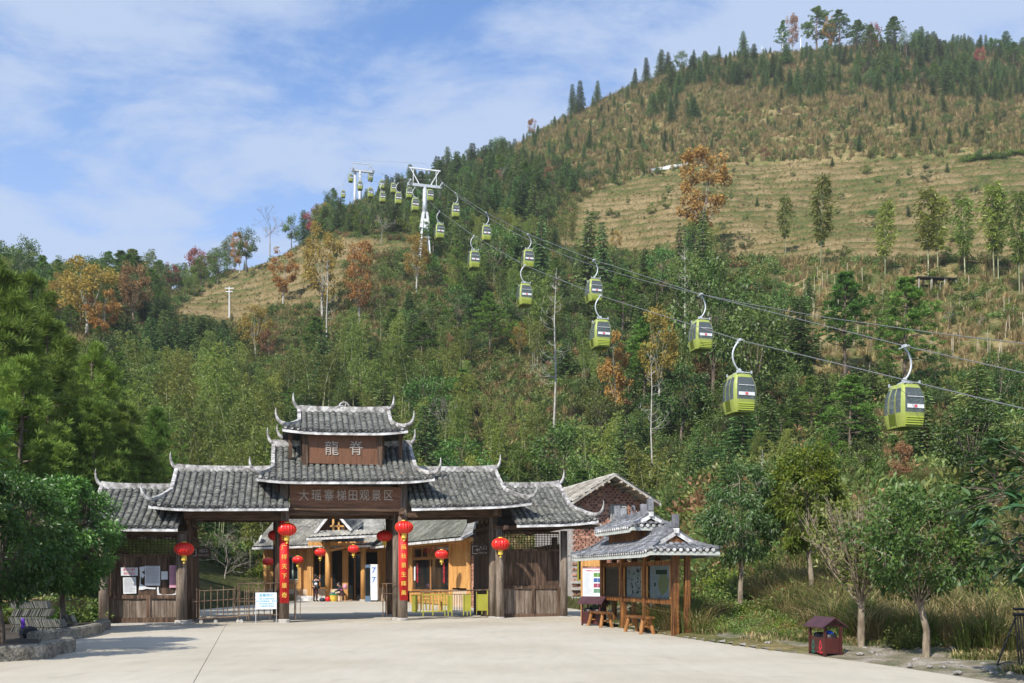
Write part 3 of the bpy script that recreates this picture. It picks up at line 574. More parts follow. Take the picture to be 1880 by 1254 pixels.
RF = {
 'left_wing':  roofspec(187, 345, (896, 898), 966, 967, 170, 345, 3.0, tb=0.6, nohorn=1, cut=1),
 'left_mid':   roofspec(324, 530, (864, 865), 930, 929, 272, 530, 2.9, nohorn=1, cut=1),
 'right_mid':  roofspec(737, 909, (865, 865), 930, 924, 737, 977, 2.9, nohorn=-1, cut=-1),
 'right_wing': roofspec(915, 1026, (895, 893), 961, 957, 915, 1099, 2.9, nohorn=-1, cut=-1),
 'centre_low': roofspec(502, 752, (819, 820), 880, 880, 471, 798, 2.75, tb=0.62),
 'centre_top': roofspec(549, 713, (755, 757), 789, 792, 518, 749, 1.75, tb=0.5, rise=0.04),
}
RF['left_wing']['er'] = RF['left_mid']['er'] = RF['right_mid']['el'] = RF['right_wing']['el'] = 0.0
for kx, A in RF.items(): make_roof(A, TILES)
# round lime ornament in the middle of the top ridge
c = (roof_pt(RF['centre_top'], RF['centre_top']['s0'], 0)+roof_pt(RF['centre_top'], RF['centre_top']['s1'], 0))/2 + Vector((0, 0, 0.17))
om = MB()
ring = [c+Vector((math.cos(a)*0.17, 0, math.sin(a)*0.17)) for a in [2*math.pi*k/16 for k in range(17)]]
om.tube(ring, 0.035, 6, cap=False)
for a in range(0, 360, 90):
    p0 = c+Vector((math.cos(R_(a+20))*0.02, 0, math.sin(R_(a+20))*0.02)); p1 = c+Vector((math.cos(R_(a+75))*0.15, 0, math.sin(R_(a+75))*0.15)); pm = (p0+p1)/2+Vector((0.03, 0, 0.02)); om.tube([p0, pm, p1], 0.022, 5)
for sg in (-1, 1): om.tube([c+Vector((sg*0.16, 0, -0.03)), c+Vector((sg*0.34, 0, -0.09)), c+Vector((sg*0.7, 0, -0.13))], [0.09, 0.075, 0.04], 8)
obj('ridge_ornament', om, M_lime, gate, smooth=True)
# tiles: the 300 that show largest are parts, the rest one piece of stuff
front = [x for x in TILES if x[1]]
cl = RF['centre_low']; ct = RF['centre_top']
def vis(x):
    p = x[0].translation
    hid_c = cl['s0']-cl['el'] < p.x < cl['s1']+cl['er'] and p.z < cl['ze'][0]-0.15
    return 0 if not x[1] else (1 if hid_c else 2)
def in_roof(x, A): return A['s0']-A['el']-0.01 <= x[0].translation.x <= A['s1']+A['er']+0.01
order = sorted(range(len(TILES)), key=lambda i: (-vis(TILES[i]), -(TILES[i][0].translation.z)))
single = set([i for i in order if vis(TILES[i]) == 2][:300])
for i in sorted(single):
    o = bpy.data.objects.new('roof_tile', TM); link(o); o.parent = gate; o.matrix_local = TILES[i][0]; o.rotation_mode = 'XYZ'
def join_tiles(name, mats_list, tm, m, parent):
    v0 = np.array([v.co[:] for v in tm.vertices]); f0 = np.array([p.vertices[:] for p in tm.polygons]); V = []; Fc = []
    for k, M in enumerate(mats_list):
        A_ = np.array(M); V.append(v0 @ A_[:3, :3].T + A_[:3, 3]); Fc.append(f0+k*len(v0))
    me = npmesh(name, np.concatenate(V), np.concatenate(Fc), [m]); o = obj(name, me, parent=parent); o['kind'] = 'stuff'; return o
M_tile2 = surf('grey_clay_tile_joined', (0.065, 0.066, 0.058), (0.14, 0.142, 0.126), scale=4.5, rough=0.9, bump=0.4, c3=(0.205, 0.207, 0.18), fine=9, lo=0.36, hi=0.66, detail=2, finec=0.15)
join_tiles('roof_tiles', [TILES[i][0] for i in range(len(TILES)) if i not in single], TM, M_tile2, gate)
# --- posts, beams
def post(px, d, top, r, m=M_pillar, base=None, name='pillar', plinth=True, py=1140):
    b = gp(px, py, d); z0 = base if base is not None else -0.1+0.0
    q = MB(); q.tube([(b.x, d, z0), (b.x+0.01, d, (z0+top)/2), (b.x, d, top)], [r*1.04, r, r*0.96], 14); o = obj(name, q, m, gate, smooth=True)
    if plinth:
        f = MB(); f.lathe([(r*1.25, -0.15), (r*1.25, 0.09), (r*1.1, 0.12)], 16, (b.x, d, 0)); obj('plinth', f, M_conc, o)
    return b.x
zb_mid = gp(430, 940, 0).z
sL1 = post(190, 0.0, 2.75, 0.15); sL2 = post(333, 0.0, 2.9, 0.17); sL3 = post(345, 0.45, 3.4, 0.15, M_old)
sC1 = post(522, 0.0, 4.9, 0.155); sC1b = post(512, 0.45, 4.6, 0.14, M_old)
sC2 = post(739, 0.0, 5.1, 0.165); sC2b = post(727, 0.5, 4.9, 0.13)
post(509, 4.0, 4.2, 0.16, M_old, py=1125); post(716, 3.0, 4.4, 0.17, M_old, py=1125)
sR1 = post(917, 0.0, 3.2, 0.15); sR1b = post(905, 0.5, 3.9, 0.15); sR2 = post(1035, 0.0, 3.15, 0.13)
post(1018, 3.9, 3.1, 0.13, M_old); post(356, 3.9, 3.2, 0.14, M_old); post(205, 3.9, 2.9, 0.14, M_old); post(880, 3.9, 3.6, 0.14, M_old)
def beam(pxa, pya, pxb, pyb, d, h, w=0.16, m=M_beam, name='beam'):
    a = gp(pxa, pya, d); b = gp(pxb, pyb, d); q = MB(); q.bar(a-Vector((0, 0, h/2)), b-Vector((0, 0, h/2)), w, h); return obj(name, q, m, gate)
beam(338, 938, 524, 941, 0.0, 0.27); beam(338, 946, 524, 947, 3.9, 0.24)
beam(737, 936, 920, 934, 0.0, 0.27); beam(715, 944, 905, 942, 3.9, 0.24)
beam(185, 973, 345, 975, 0.0, 0.14); beam(908, 966, 1100, 963, 0.0, 0.14)
beam(525, 934, 738, 934, 0.05, 0.22, 0.22); beam(510, 940, 716, 940, 2.6, 0.25)
for (px, py, L_) in ((345, 938, 1), (522, 938, 1), (739, 938, 1), (911, 940, 1)):       # cross beams running back
    a = gp(px, py, -0.7); q = MB(); q.bar((a.x, -0.7, a.z), (a.x, 4.4, a.z), 0.12, 0.2); obj('cross_beam', q, M_beam, gate)
for px in (200, 930, 1033):
    a = gp(px, 975 if px < 500 else 968, -0.7); q = MB(); q.bar((a.x, -0.75, a.z), (a.x, 4.4, a.z), 0.1, 0.14); obj('cross_beam', q, M_beam, gate)
# lower sign board between the two centre posts
a = gp(532, 893, -0.12); b = gp(737, 935, -0.12)
q = MB(); q.box(a.x, b.x, -0.14, -0.06, b.z+0.0, a.z+0.05); sb = obj('sign_board', q, M_sign, gate, bevel=0.01); sb['label'] = 'long brown board carved with the name of the terraced fields'
q = MB(); q.box(a.x-0.02, b.x+0.02, -0.19, -0.142, b.z-0.09, b.z+0.0); obj('sign_frame', q, M_beam, sb)
y0 = -0.15
for ch, px, sz in (('大', 572, .46), ('瑶', 583+0, .44), ('寨', 0, .46), ('梯', 0, .46), ('田', 0, .42), ('观', 0, .44), ('景', 0, .42), ('区', 0, .42)):
    pass
for ch, px in zip('大瑶寨梯田观景区', (558, 581, 604, 627, 648, 669, 691, 713)):
    p = gp(px, 910.5, -0.15); text(ch, M_silver, sb, (p.x, -0.142, p.z), 0.40, 0.012, rz=0, sx=0.86)
# upper sign board, in front of the second roof
a = gp(565, 803, 0.55); b = gp(693, 841, 0.55)
q = MB(); q.box(a.x, b.x, 0.55, 0.61, b.z-0.25, a.z+0.15); ub = obj('sign_board', q, M_signv, gate, bevel=0.01); ub['label'] = 'short brown board carved with two large characters under the top roof'
for px in (560, 697):
    c = gp(px, 820, 0.55); q = MB(); q.box(c.x-0.09, c.x+0.09, 0.5, 0.68, b.z-0.45, a.z+0.2); obj('frame_post', q, M_old, gate)
for ch, px in (('龍', 609), ('脊', 654)):
    p = gp(px, 824.5, 0.5); text(ch, M_silver, ub, (p.x, 0.54, p.z), 0.52, 0.015, sx=0.95)
q = MB(); c0 = gp(552, 800, 0.9); c1 = gp(706, 846, 0.9); q.box(c0.x, c1.x, 0.9, 3.1, c1.z-0.3, c0.z+0.2); obj('attic_wall', q, M_old, gate)
for px0, px1 in ((500, 556), (702, 752)):
    a = gp(px0, 812, 1.9); b = gp(px1, 812, 1.9)
# struts of the top roof
for px in (533, 735):
    c = gp(px, 815, 0.9); q = MB(); q.bar((c.x, 0.9, c.z-0.5), (c.x, 0.9, c.z+0.55), 0.12); obj('frame_post', q, M_old, gate)
# --- left house: lattice, poster wall, lower panels
def wall_house(pxa, pxb, y_lat0, y_lat1, y_mid, y_bot, d, npl, lit):
    a = gp(pxa, y_lat0, d); b = gp(pxb, y_bot, d); s0, s1 = a.x, b.x
    z1 = a.z; z2 = gp(pxa, y_lat1, d).z; z3 = gp(pxa, y_mid, d).z; z4 = -0.08
    h = bpy.data.objects.new('front_wall', None); link(h); h.parent = gate
    for bx_ in ((s0, s1, d-0.03, d+0.05, z2-0.05, z2+0.03), (s0, s1, d-0.05, d+0.06, z3-0.06, z3+0.06), (s0, s1, d-0.05, d+0.07, z4, z4+0.28), (s0, s1, d-0.03, d+0.05, z1-0.03, z1+0.05)): obj('wall_rail', MB().box(*bx_), M_old, h)
    for x in (s0, (s0+s1)/2+0.1, s1): obj('wall_post', MB().box(x-0.06, x+0.06, d-0.045, d+0.055, z4, z3), M_old, h)
    g = MB(); n = int((s1-s0)/0.105)
    for k in range(n+1):
        x = s0+(s1-s0)*k/n; g.box(x-0.011, x+0.011, d-0.012, d+0.008, z2, z1)
    nz = 7
    for k in range(nz+1):
        z = z2+(z1-z2)*k/nz; g.box(s0, s1, d-0.02, d-0.013, z-0.010, z+0.010)
    obj('lattice', g, M_old, h)['kind'] = 'stuff'
    pm = MB(); wv = (s1-s0)/npl; pm.box(0, wv-0.012, 0, 0.03, 0, z2-z3-0.05); pl = pm.mesh('plank', M_old)
    for k in range(npl):
        obj('plank', pl, parent=h, loc=(s0+k*wv+0.006, d+rnd.uniform(-0.012, 0.012), z3+0.05))
    pm = MB(); pm.box(0, wv-0.01, 0, 0.03, 0, z3-z4-0.3); pl2 = pm.mesh('plank', M_pillar if lit else M_old)  # lit: sunlight on the lower planks is put into the colour, a paler wood
    for k in range(npl):
        obj('plank', pl2, parent=h, loc=(s0+k*wv+0.005, d+rnd.uniform(-0.008, 0.008), z4+0.27))
    bk = MB(); bk.box(s0, s1, 4.0, 4.06, z4, z3+0.2); bk.box(s0, s1, d+0.05, 4.0, z4, z4+0.12); bk.box(s0-0.02, s1+0.02, 4.0, 4.05, z2+0.0, z2+0.1); obj('back_wall', bk, M_old, h)
    return h, s0, s1, (z1, z2, z3, z4)
hL, aL, bL, zL = wall_house(203, 329, 984, 1019, 1096, 1147, 0.30, 11, True)
hR, aR, bR, zR = wall_house(921, 1026, 978, 1009, 1078, 1133, 0.45, 10, True)
def side_wall(s, d0, d1, z1, name='side_wall', npl=10):
    h = bpy.data.objects.new(name, None); link(h); h.parent = gate; wv = (d1-d0)/npl
    pm = MB(); pm.box(-0.02, 0.02, 0, wv-0.01, 0, z1+0.08); pl = pm.mesh('plank', M_old)
    for k in range(npl): obj('plank', pl, parent=h, loc=(s+rnd.uniform(-0.008, 0.008), d0+k*wv, -0.08))
    m = MB(); m.box(s-0.04, s+0.04, d0, d1, 1.0, 1.12); obj('wall_rail', m, M_old, h)
side_wall(sL3+0.02, 0.6, 3.9, 2.75); side_wall(sR1b-0.02, 0.6, 3.9, 3.1); side_wall(aL-0.02, 0.4, 3.9, 2.4); side_wall(bR+0.02, 0.5, 3.9, 2.7)
for s_ in (sL3, sR1b):   # frames above the side walls, seen through the gate
    q = MB()
    for z in (2.85, 3.3): q.bar((s_, 0.2, z), (s_, 4.0, z), 0.08, 0.12)
    for d in (1.2, 2.0, 2.8): q.bar((s_, d, 2.8), (s_, d, 3.9), 0.1)
    obj('roof_frame', q, M_beam, gate)
# exit and entrance signs
def way_sign(px, py, d, w_, h_, s1_, s2_, flip, label):
    p = gp(px, py, d); r = thing('direction_sign', label, 'sign', to_world(Vector((p.x, d, p.z))), GYAW, None)
    q = MB(); q.box(-w_/2, w_/2, 0, 0.03, -h_/2, h_/2); obj('panel', q, surf('sign_brown_panel_%d' % flip, (0.035, 0.022, 0.014), (0.07, 0.045, 0.03), 3), r)
    tx = 0.18*w_
    text(s1_, M_silver, r, (tx, -0.006, h_*0.17), h_*0.40, 0.003); text(s2_, M_silver, r, (tx, -0.006, -h_*0.27), h_*0.22, 0.003)
    b = MB(); x0, x1, z0, z1 = -w_*0.45, -w_*0.13, -h_*0.36, h_*0.36; tk = 0.022
    b.box(x0, x1, -0.008, -0.001, z1-tk, z1); b.box(x0, x1, -0.008, -0.001, z0, z0+tk)
    if flip: b.box(x1-tk, x1, -0.008, -0.001, z0+tk, z1-tk)
    else: b.box(x0, x0+tk, -0.008, -0.001, z0+tk, z1-tk)
    o_x = x0-0.06 if flip else x1-0.08
    b.box(o_x+0.05, o_x+0.17, -0.012, -0.009, -0.012, 0.012); b.add([(o_x, -0.012, 0), (o_x+0.09, -0.012, 0.07), (o_x+0.06, -0.012, 0), (o_x+0.09, -0.012, -0.07), (o_x, -0.009, 0), (o_x+0.09, -0.009, 0.07), (o_x+0.06, -0.009, 0), (o_x+0.09, -0.009, -0.07)], [(0, 1, 2), (0, 2, 3), (4, 6, 5), (4, 7, 6), (0, 4, 5, 1), (1, 5, 6, 2), (2, 6, 7, 3), (3, 7, 4, 0)])
    obj('arrow_symbol', b, M_silver, r); return r
way_sign(366, 1014.5, 0.9, 0.72, 0.34, '出口', 'WAY OUT', True, 'brown exit sign with arrow beside the left house of the gate')
way_sign(881, 1009.5, 0.95, 0.62, 0.40, '入口', 'WAY IN', False, 'brown entrance sign with arrow left of the right lantern post')
# posters on the left house
def poster(name, label, px0, py0, px1, py1, m, cat='notice', d=0.25, rot=0.0):
    a = gp(px0, py0, d); b = gp(px1, py1, d); r = thing(name, label, cat, to_world(Vector(((a.x+b.x)/2, d, (a.z+b.z)/2))), GYAW)
    w_, h_ = (b.x-a.x), (a.z-b.z); q = MB(); q.box(-w_/2, w_/2, -0.004, 0.004, -h_/2, h_/2); s = obj('sheet', q, m, r); s.rotation_euler = (0, rot, 0); return r, w_, h_
r, w_, h_ = poster('paper_notice', 'white paper notice with grey lines, low on the wall beside the round tree', 226, 1060, 250, 1090, M_paper, rot=-0.03)
ln = MB()
for k in range(14): ln.box(-w_*0.4, w_*(0.4 if k % 4 else 0.2), -0.007, -0.005, h_*(0.42-0.062*k)-0.006, h_*(0.42-0.062*k)+0.004)
obj('printed_lines', ln, M_greytx, r)
r, w_, h_ = poster('red_lettered_notice', 'white strip notice with two rows of red characters above a paper notice', 222, 1042, 253, 1057, M_paper)
text('请走边上做好', M_redtx, r, (0, -0.006, h_*0.23), h_*0.38, 0.002, sx=0.62); text('资料请登记', M_redtx, r, (0, -0.006, -h_*0.25), h_*0.38, 0.002, sx=0.72)
r, w_, h_ = poster('printed_poster', 'large pale poster of dense small print, centre of the poster wall', 266, 1039, 294, 1075, M_paper)
ln = MB()
for k in range(26):
    ln.box(-w_*0.43, w_*0.43*(1 if k % 5 else 0.6), -0.007, -0.005, h_*(0.40-0.031*k)-0.004, h_*(0.40-0.031*k)+0.004)
ln.box(-w_*0.4, w_*0.42, -0.007, -0.005, h_*0.44, h_*0.47); obj('printed_lines', ln, M_greytx, r)
r, w_, h_ = poster('small_notice', 'small blank white notice between the printed and the pink poster', 296, 1049, 308, 1064, M_paper)
r, w_, h_ = poster('pink_poster', 'tall pink poster at the right end of the poster wall', 311, 1038, 328, 1079, M_pink, d=0.24)
ln = MB()
for k in range(16): ln.box(-w_*0.4+k*w_*0.052, -w_*0.4+k*w_*0.052+0.004, -0.007, -0.005, -h_*0.4, h_*0.42)
obj('printed_lines', ln, plain('rose_print', (0.42, 0.16, 0.25)), r)
# torn paper left on the boards
def torn(pts, label, d=0.262):
    m = MB(); P = [gp(x, y, d) for x, y in pts]; c = sum(P, Vector())/len(P); r = thing('torn_paper', label, 'paper', to_world(c), GYAW)
    m.prism([p-c for p in P], (0, 0, 0), (0, 0.003, 0)); obj('scrap', m, M_paper, r)
torn([(256, 1041), (266, 1040), (265, 1048), (260, 1050), (266, 1056), (262, 1062), (259, 1058), (258, 1072), (264, 1075), (270, 1078), (286, 1079), (285, 1082), (268, 1081), (262, 1083), (255, 1083), (257, 1062)], 'torn white paper scrap left of the printed poster')
torn([(288, 1079), (291, 1077), (292, 1089), (298, 1092), (316, 1091), (322, 1089), (323, 1082), (327, 1080), (327, 1090), (320, 1094), (306, 1094), (296, 1095), (289, 1092)], 'torn paper outline below the pink poster')
# couplets on the two lantern posts
def couplet(px, y0_, y1_, r_, chars, label):
    a = gp(px, y0_, 0); b = gp(px, y1_, 0); r = thing('couplet_scroll', label, 'banner', to_world(Vector((a.x, 0, b.z))), GYAW)
    h_ = a.z-b.z; m = MB(); n = 12; vs = []
    for z in (0, h_):
        for k in range(n+1):
            an = math.pi*(1.13+0.74*k/n); vs.append((math.cos(an)*(r_), math.sin(an)*r_, z))
    m.add(vs, [(k, k+1, n+2+k, n+1+k) for k in range(n)]); o = obj('cloth', m, M_scroll, r, smooth=True); so_ = o.modifiers.new('thickness', 'SOLIDIFY'); so_.thickness = 0.006
    st = h_*0.93/len(chars)
    for k, ch in enumerate(chars): text(ch, M_goldtx, r, (0, -r_-0.006, h_*0.965-st*(k+0.5)), st*0.60, 0.004)
    return r
couplet(522, 957, 1107, 0.166, '由田广样天下景奇', 'red couplet with gold characters wrapped on the left centre post')
couplet(740, 958, 1102, 0.178, '高山画秋景生辉美', 'red couplet with gold characters wrapped on the right centre post')
# raised apron under the right half of the gate
ap = MB(); P0 = [gp(738, 1140, 0).x-0.2, gp(1062, 1135, 0).x]
ap.add([(P0[0]-3.2, -0.35, -0.02), (P0[0], -1.15, 0.02), (P0[1], -0.9, 0.11), (P0[1], 5.0, 0.11), (P0[0]-3.2, 5.0, 0.02), (P0[0]-3.2, -0.35, -0.2), (P0[0], -1.15, -0.2), (P0[1], -0.9, -0.2), (P0[1], 5.0, -0.2), (P0[0]-3.2, 5.0, -0.2)], [(0, 1, 2, 3, 4), (9, 8, 7, 6, 5), (0, 5, 6, 1), (1, 6, 7, 2), (2, 7, 8, 3), (3, 8, 9, 4), (4, 9, 5, 0)])
o = obj('apron', ap, M_plaza); o.location = GO; o.rotation_euler = (0, 0, GYAW); kind(o, 'structure')
ap = MB(); ap.box(aL-0.4, bL+0.5, -0.25, 4.2, -0.2, 0.03); o = obj('apron', ap, M_conc); o.location = GO; o.rotation_euler = (0, 0, GYAW); kind(o, 'structure')
# ------------------------------------------------------------------ lanterns
def lantern_meshes(Rr):
    n = 40; pr = []
    for k in range(13):
        a = -math.pi/2+math.pi*k/12; pr.append((max(0.22, math.cos(a)**0.85)*Rr, math.sin(a)*Rr*0.70))
    b = MB(); b.lathe(pr, n, ribs=1, amp=0.05); body = b.mesh('lantern_body', M_red, smooth=False)
    c = MB(); c.lathe([(Rr*0.20, 0), (Rr*0.28, 0.02), (Rr*0.24, Rr*0.16)], 16, (0, 0, Rr*0.64)); c.lathe([(Rr*0.30, 0), (Rr*0.30, Rr*0.10)], 16, (0, 0, -Rr*0.78)); cap = c.mesh('gold_cap', M_gold)
    d = MB(); d.lathe([(Rr*0.30, 0), (Rr*0.27, Rr*0.38), (Rr*0.27, Rr*0.42)], 18, (0, 0, -Rr*1.20)); d.lathe([(Rr*0.13, 0), (Rr*0.10, Rr*0.32)], 12, (0, 0, -Rr*1.52)); ts = d.mesh('tassel', M_gold)
    e = MB(); e.tube([(0, 0, Rr*0.78), (0, 0, Rr*1.35)], 0.008, 6); st = e.mesh('cord', M_black)
    f = MB()
    for k in range(20):
        a = 2*math.pi*k/20; pts = [(math.cos(a)*p[0]*1.003, math.sin(a)*p[0]*1.003, p[1]) for p in pr]; f.tube(pts, 0.0045, 4, cap=False)
    rb = f.mesh('ribs', M_redrib)
    return body, cap, ts, st, rb
M_redrib = surf('lantern_rib', (0.62, 0.06, 0.03), (0.75, 0.18, 0.05), scale=4, rough=0.4)
LMS = {}
def lantern(w_, Rr, label, grp):
    k = round(Rr, 3)
    if k not in LMS: LMS[k] = lantern_meshes(Rr)
    r = thing('red_lantern', label, 'lantern', w_, rnd.uniform(0, 1), grp)
    for nme, me in zip(('body', 'gold_cap', 'tassel', 'cord', 'rib'), LMS[k]): obj('rib_cage' if nme == 'rib' else nme, me, parent=r)
    return r
gl = 'red lanterns hung on the gate posts'
for px, py, d, lab in ((338, 1008, -0.32, 'red lantern on the left house corner post, beside the posters'), (527, 972, -0.38, 'red lantern in front of the left centre post couplet'),
                       (742, 968, -0.38, 'red lantern in front of the right centre post couplet'), (919, 999, -0.35, 'red lantern on the right house corner post, beside the entrance sign')):
    p = gp(px, py, d); lantern(to_world(p), 0.305, lab, gl)
p = gp(507, 983, 3.4); lantern(to_world(p), 0.29, 'shaded red lantern behind the left centre post', gl)
p = gp(706, 984, 2.6); lantern(to_world(p), 0.29, 'shaded red lantern left of the dark rear post', gl)
# ------------------------------------------------------------------ ticket hall of orange timber behind the gate
hall = thing('ticket_hall', 'orange timber hall with grey tile roof and gabled porch behind the gate', 'building', (W(640, 1101, 60).x, 60, 0))
hx = hall.location.x
def Lp(px, py, Y): p = W(px, py, Y); return Vector((p.x-hx, Y-60, p.z))
def sheet_roof(name, a0, a1, b1, b0, parent, m=M_grave, rows=None, cols=None, th=0.12, tile=0.26, wavy=0.05):
    """tiled slope between ridge a0-a1 and eave b0-b1: real tile columns and courses, joined as one part"""
    a0, a1, b1, b0 = [Vector(v) for v in (a0, a1, b1, b0)]
    cols = cols or max(4, int((b1-b0).length/tile)); rows = rows or max(3, int((b0-a0).length/0.3))
    nrm = (a1-a0).cross(b0-a0).normalized(); nrm = nrm if nrm.z > 0 else -nrm; V = []; Fc = []
    nx = cols*4
    for r in range(rows):
        for e in (0, 1):
            v = (r+e)/rows
            for i in range(nx+1):
                u = i/nx; p = (a0*(1-u)+a1*u)*(1-v)+(b0*(1-u)+b1*u)*v
                hgt = wavy*abs(math.sin(math.pi*u*cols))**0.7 + (0.05 if e else 0.0) + ((hash((i//4, r))*7919 % 13)/13)*0.018
                V.append(p+nrm*hgt)
    w_ = nx+1
    for r in range(rows):
        for i in range(nx):
            k = r*2*w_+i; Fc.append((k, k+1, k+w_+1, k+w_))
            if r < rows-1: k2 = (r*2+1)*w_+i; Fc.append((k2, k2+1, k2+w_+1, k2+w_))
    me = npmesh(name, np.array([tuple(v) for v in V]), np.array(Fc), [m]); o = obj(name, me, parent=parent); o['kind'] = 'stuff'
    q = MB(); dz = Vector((0, 0, -th)); q.add([a0, a1, b1, b0, a0+dz, a1+dz, b1+dz, b0+dz], [(0, 1, 2, 3), (7, 6, 5, 4), (0, 4, 5, 1), (1, 5, 6, 2), (2, 6, 7, 3), (3, 7, 4, 0)]); obj('roof_deck', q, m, o)
    e = MB(); e.bar(b0+Vector((0, 0, -0.06))-(a0-b0).normalized()*0.03, b1+Vector((0, 0, -0.06))-(a0-b0).normalized()*0.03, 0.05, 0.13); obj('eave_board', e, M_white, o)
    return o
def plank_wall(parent, a, b, z0, z1, m=M_new, pw=0.2, name='wall', th=0.04, y_in=0.0):
    """vertical boards between ground points a and b (joined: each board is only a few pixels wide)"""
    a = Vector((a[0], a[1], 0)); b = Vector((b[0], b[1], 0)); d = b-a; n = max(1, int(d.length/pw)); dn = d.normalized(); nn = Vector((-dn.y, dn.x, 0)); q = MB()
    for k in range(n):
        p = a+d*(k/n); e = a+d*((k+0.94)/n); off = nn*rnd.uniform(-0.01, 0.01)
        q.add([p+off+Vector((0, 0, z0)), e+off+Vector((0, 0, z0)), e+off+nn*th+Vector((0, 0, z0)), p+off+nn*th+Vector((0, 0, z0)), p+off+Vector((0, 0, z1)), e+off+Vector((0, 0, z1)), e+off+nn*th+Vector((0, 0, z1)), p+off+nn*th+Vector((0, 0, z1))], [(0, 3, 2, 1), (4, 5, 6, 7), (0, 1, 5, 4), (1, 2, 6, 5), (2, 3, 7, 6), (3, 0, 4, 7)])
    q.add([a+nn*th*1.3+Vector((0, 0, z0)), b+nn*th*1.3+Vector((0, 0, z0)), b+nn*th*1.3+Vector((0, 0, z1)), a+nn*th*1.3+Vector((0, 0, z1))], [(0, 1, 2, 3)])
    o = obj(name, q, m, parent); return o
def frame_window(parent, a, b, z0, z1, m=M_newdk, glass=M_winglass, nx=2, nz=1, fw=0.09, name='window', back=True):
    a = Vector((a[0], a[1], 0)); b = Vector((b[0], b[1], 0)); q = MB()
    for k in range(nx+1):
        p = a+(b-a)*k/nx; q.bar(p+Vector((0, 0, z0)), p+Vector((0, 0, z1)), fw, fw)
    for k in range(nz+1):
        z = z0+(z1-z0)*k/nz; q.bar(a+Vector((0, 0, z)), b+Vector((0, 0, z)), fw, fw)
    f = obj(name, q, m, parent); g = MB(); z = Vector((0, 0, 1)); g.bar(a+z*(z0+z1)/2, b+z*(z0+z1)/2, 0.012, z1-z0-0.02); obj('pane', g, glass, f); return f
# left part: wall at Y 60, from px 487 to 600
yw = 0.0
def hxp(px, Y=60.0): return (px-CX)/F*Y-hx
plank_wall(hall, (hxp(487), 0), (hxp(526), 0), 0.75, 3.6); plank_wall(hall, (hxp(549), 0), (hxp(566), 0), 0.75, 3.6)
plank_wall(hall, (hxp(526), 0), (hxp(549), 0), 0.75, 1.35); plank_wall(hall, (hxp(526), 0), (hxp(549), 0), 2.85, 3.6)
frame_window(hall, (hxp(527), 0), (hxp(548), 0), 1.35, 2.85, m=plain('pale_green_frame', (0.35, 0.42, 0.34), 0.5))
frame_window(hall, (hxp(574), 0.3), (hxp(597), 0.3), 0.8, 3.4, nx=2)
q = MB(); q.box(hxp(485), hxp(628), -0.03, 0.16, 0.0, 0.74); obj('base_wall', q, surf('cream_tile_base', (0.52, 0.38, 0.26), (0.66, 0.52, 0.38), 4, rough=0.6), hall)
q = MB(); q.box(hxp(688), hxp(716), -0.4, -0.2, 0.0, 0.85); obj('base_wall', q, MATS['cream_tile_base'], hall)
q = MB()
for px in (488, 508, 551, 569, 573): q.bar((hxp(px), -0.08, 0), (hxp(px), -0.08, 3.7), 0.2 if px != 569 else 0.28)
obj('wall_frame', q, M_new, hall)
# shaded recess, dark interior and glass doors under the porch
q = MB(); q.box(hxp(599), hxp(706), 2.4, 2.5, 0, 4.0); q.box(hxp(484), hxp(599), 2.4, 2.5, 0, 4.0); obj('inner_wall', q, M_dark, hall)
frame_window(hall, (hxp(606), 0.5), (hxp(628), 0.5), 0.6, 3.3, nx=1, name='window'); frame_window(hall, (hxp(636), 0.55), (hxp(662), 0.55), 0.0, 3.0, nx=2, name='glass_door')
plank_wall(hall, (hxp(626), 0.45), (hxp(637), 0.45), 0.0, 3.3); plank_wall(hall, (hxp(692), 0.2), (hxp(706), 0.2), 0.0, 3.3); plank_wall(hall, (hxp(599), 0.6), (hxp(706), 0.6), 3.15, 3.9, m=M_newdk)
for px, rr in ((602, 0.17), (667, 0.17)):
    q = MB(); q.tube([(hxp(px, 58.4), -1.6, 0.05), (hxp(px, 58.4), -1.6, 3.7)], rr, 14); o = obj('pillar', q, M_new, hall, smooth=True); f = MB(); f.lathe([(0.24, 0), (0.22, 0.12)], 14, (hxp(px, 58.4), -1.6, 0)); obj('plinth', f, M_conc, o)
q = MB(); q.bar((hxp(566, 58.4), -1.6, 3.62), (hxp(700, 58.4), -1.6, 3.62), 0.14, 0.26)
for px in (602, 667): q.bar((hxp(px, 58.4), -1.6, 3.45), (hxp(px, 58.4), 0.4, 3.45), 0.12, 0.2); q.bar((hxp(px, 58.4), -1.6, 3.1), (hxp(px-9 if px == 602 else px+9, 58.4), -1.6, 3.55), 0.09, 0.12)
q.bar((hxp(602, 58.4), -1.6, 3.15), (hxp(634, 58.4), -1.6, 3.4), 0.09, 0.14); q.bar((hxp(634, 58.4), -1.6, 3.4), (hxp(667, 58.4), -1.6, 3.15), 0.09, 0.14)
obj('porch_beam', q, M_new, hall)
# roofs
sheet_roof('roof', Lp(530, 925, 63.5), Lp(760, 928, 63.5), Lp(592, 1001, 58.8), Lp(463, 1005, 58.8), hall)
sheet_roof('roof', Lp(610, 928, 63.4), Lp(770, 935, 62), Lp(741, 998, 57.5), Lp(590, 1003, 58.9), hall)
sheet_roof('rear_roof', Lp(530, 925, 63.5), Lp(760, 928, 63.5), Lp(730, 985, 70), Lp(480, 985, 70), hall)
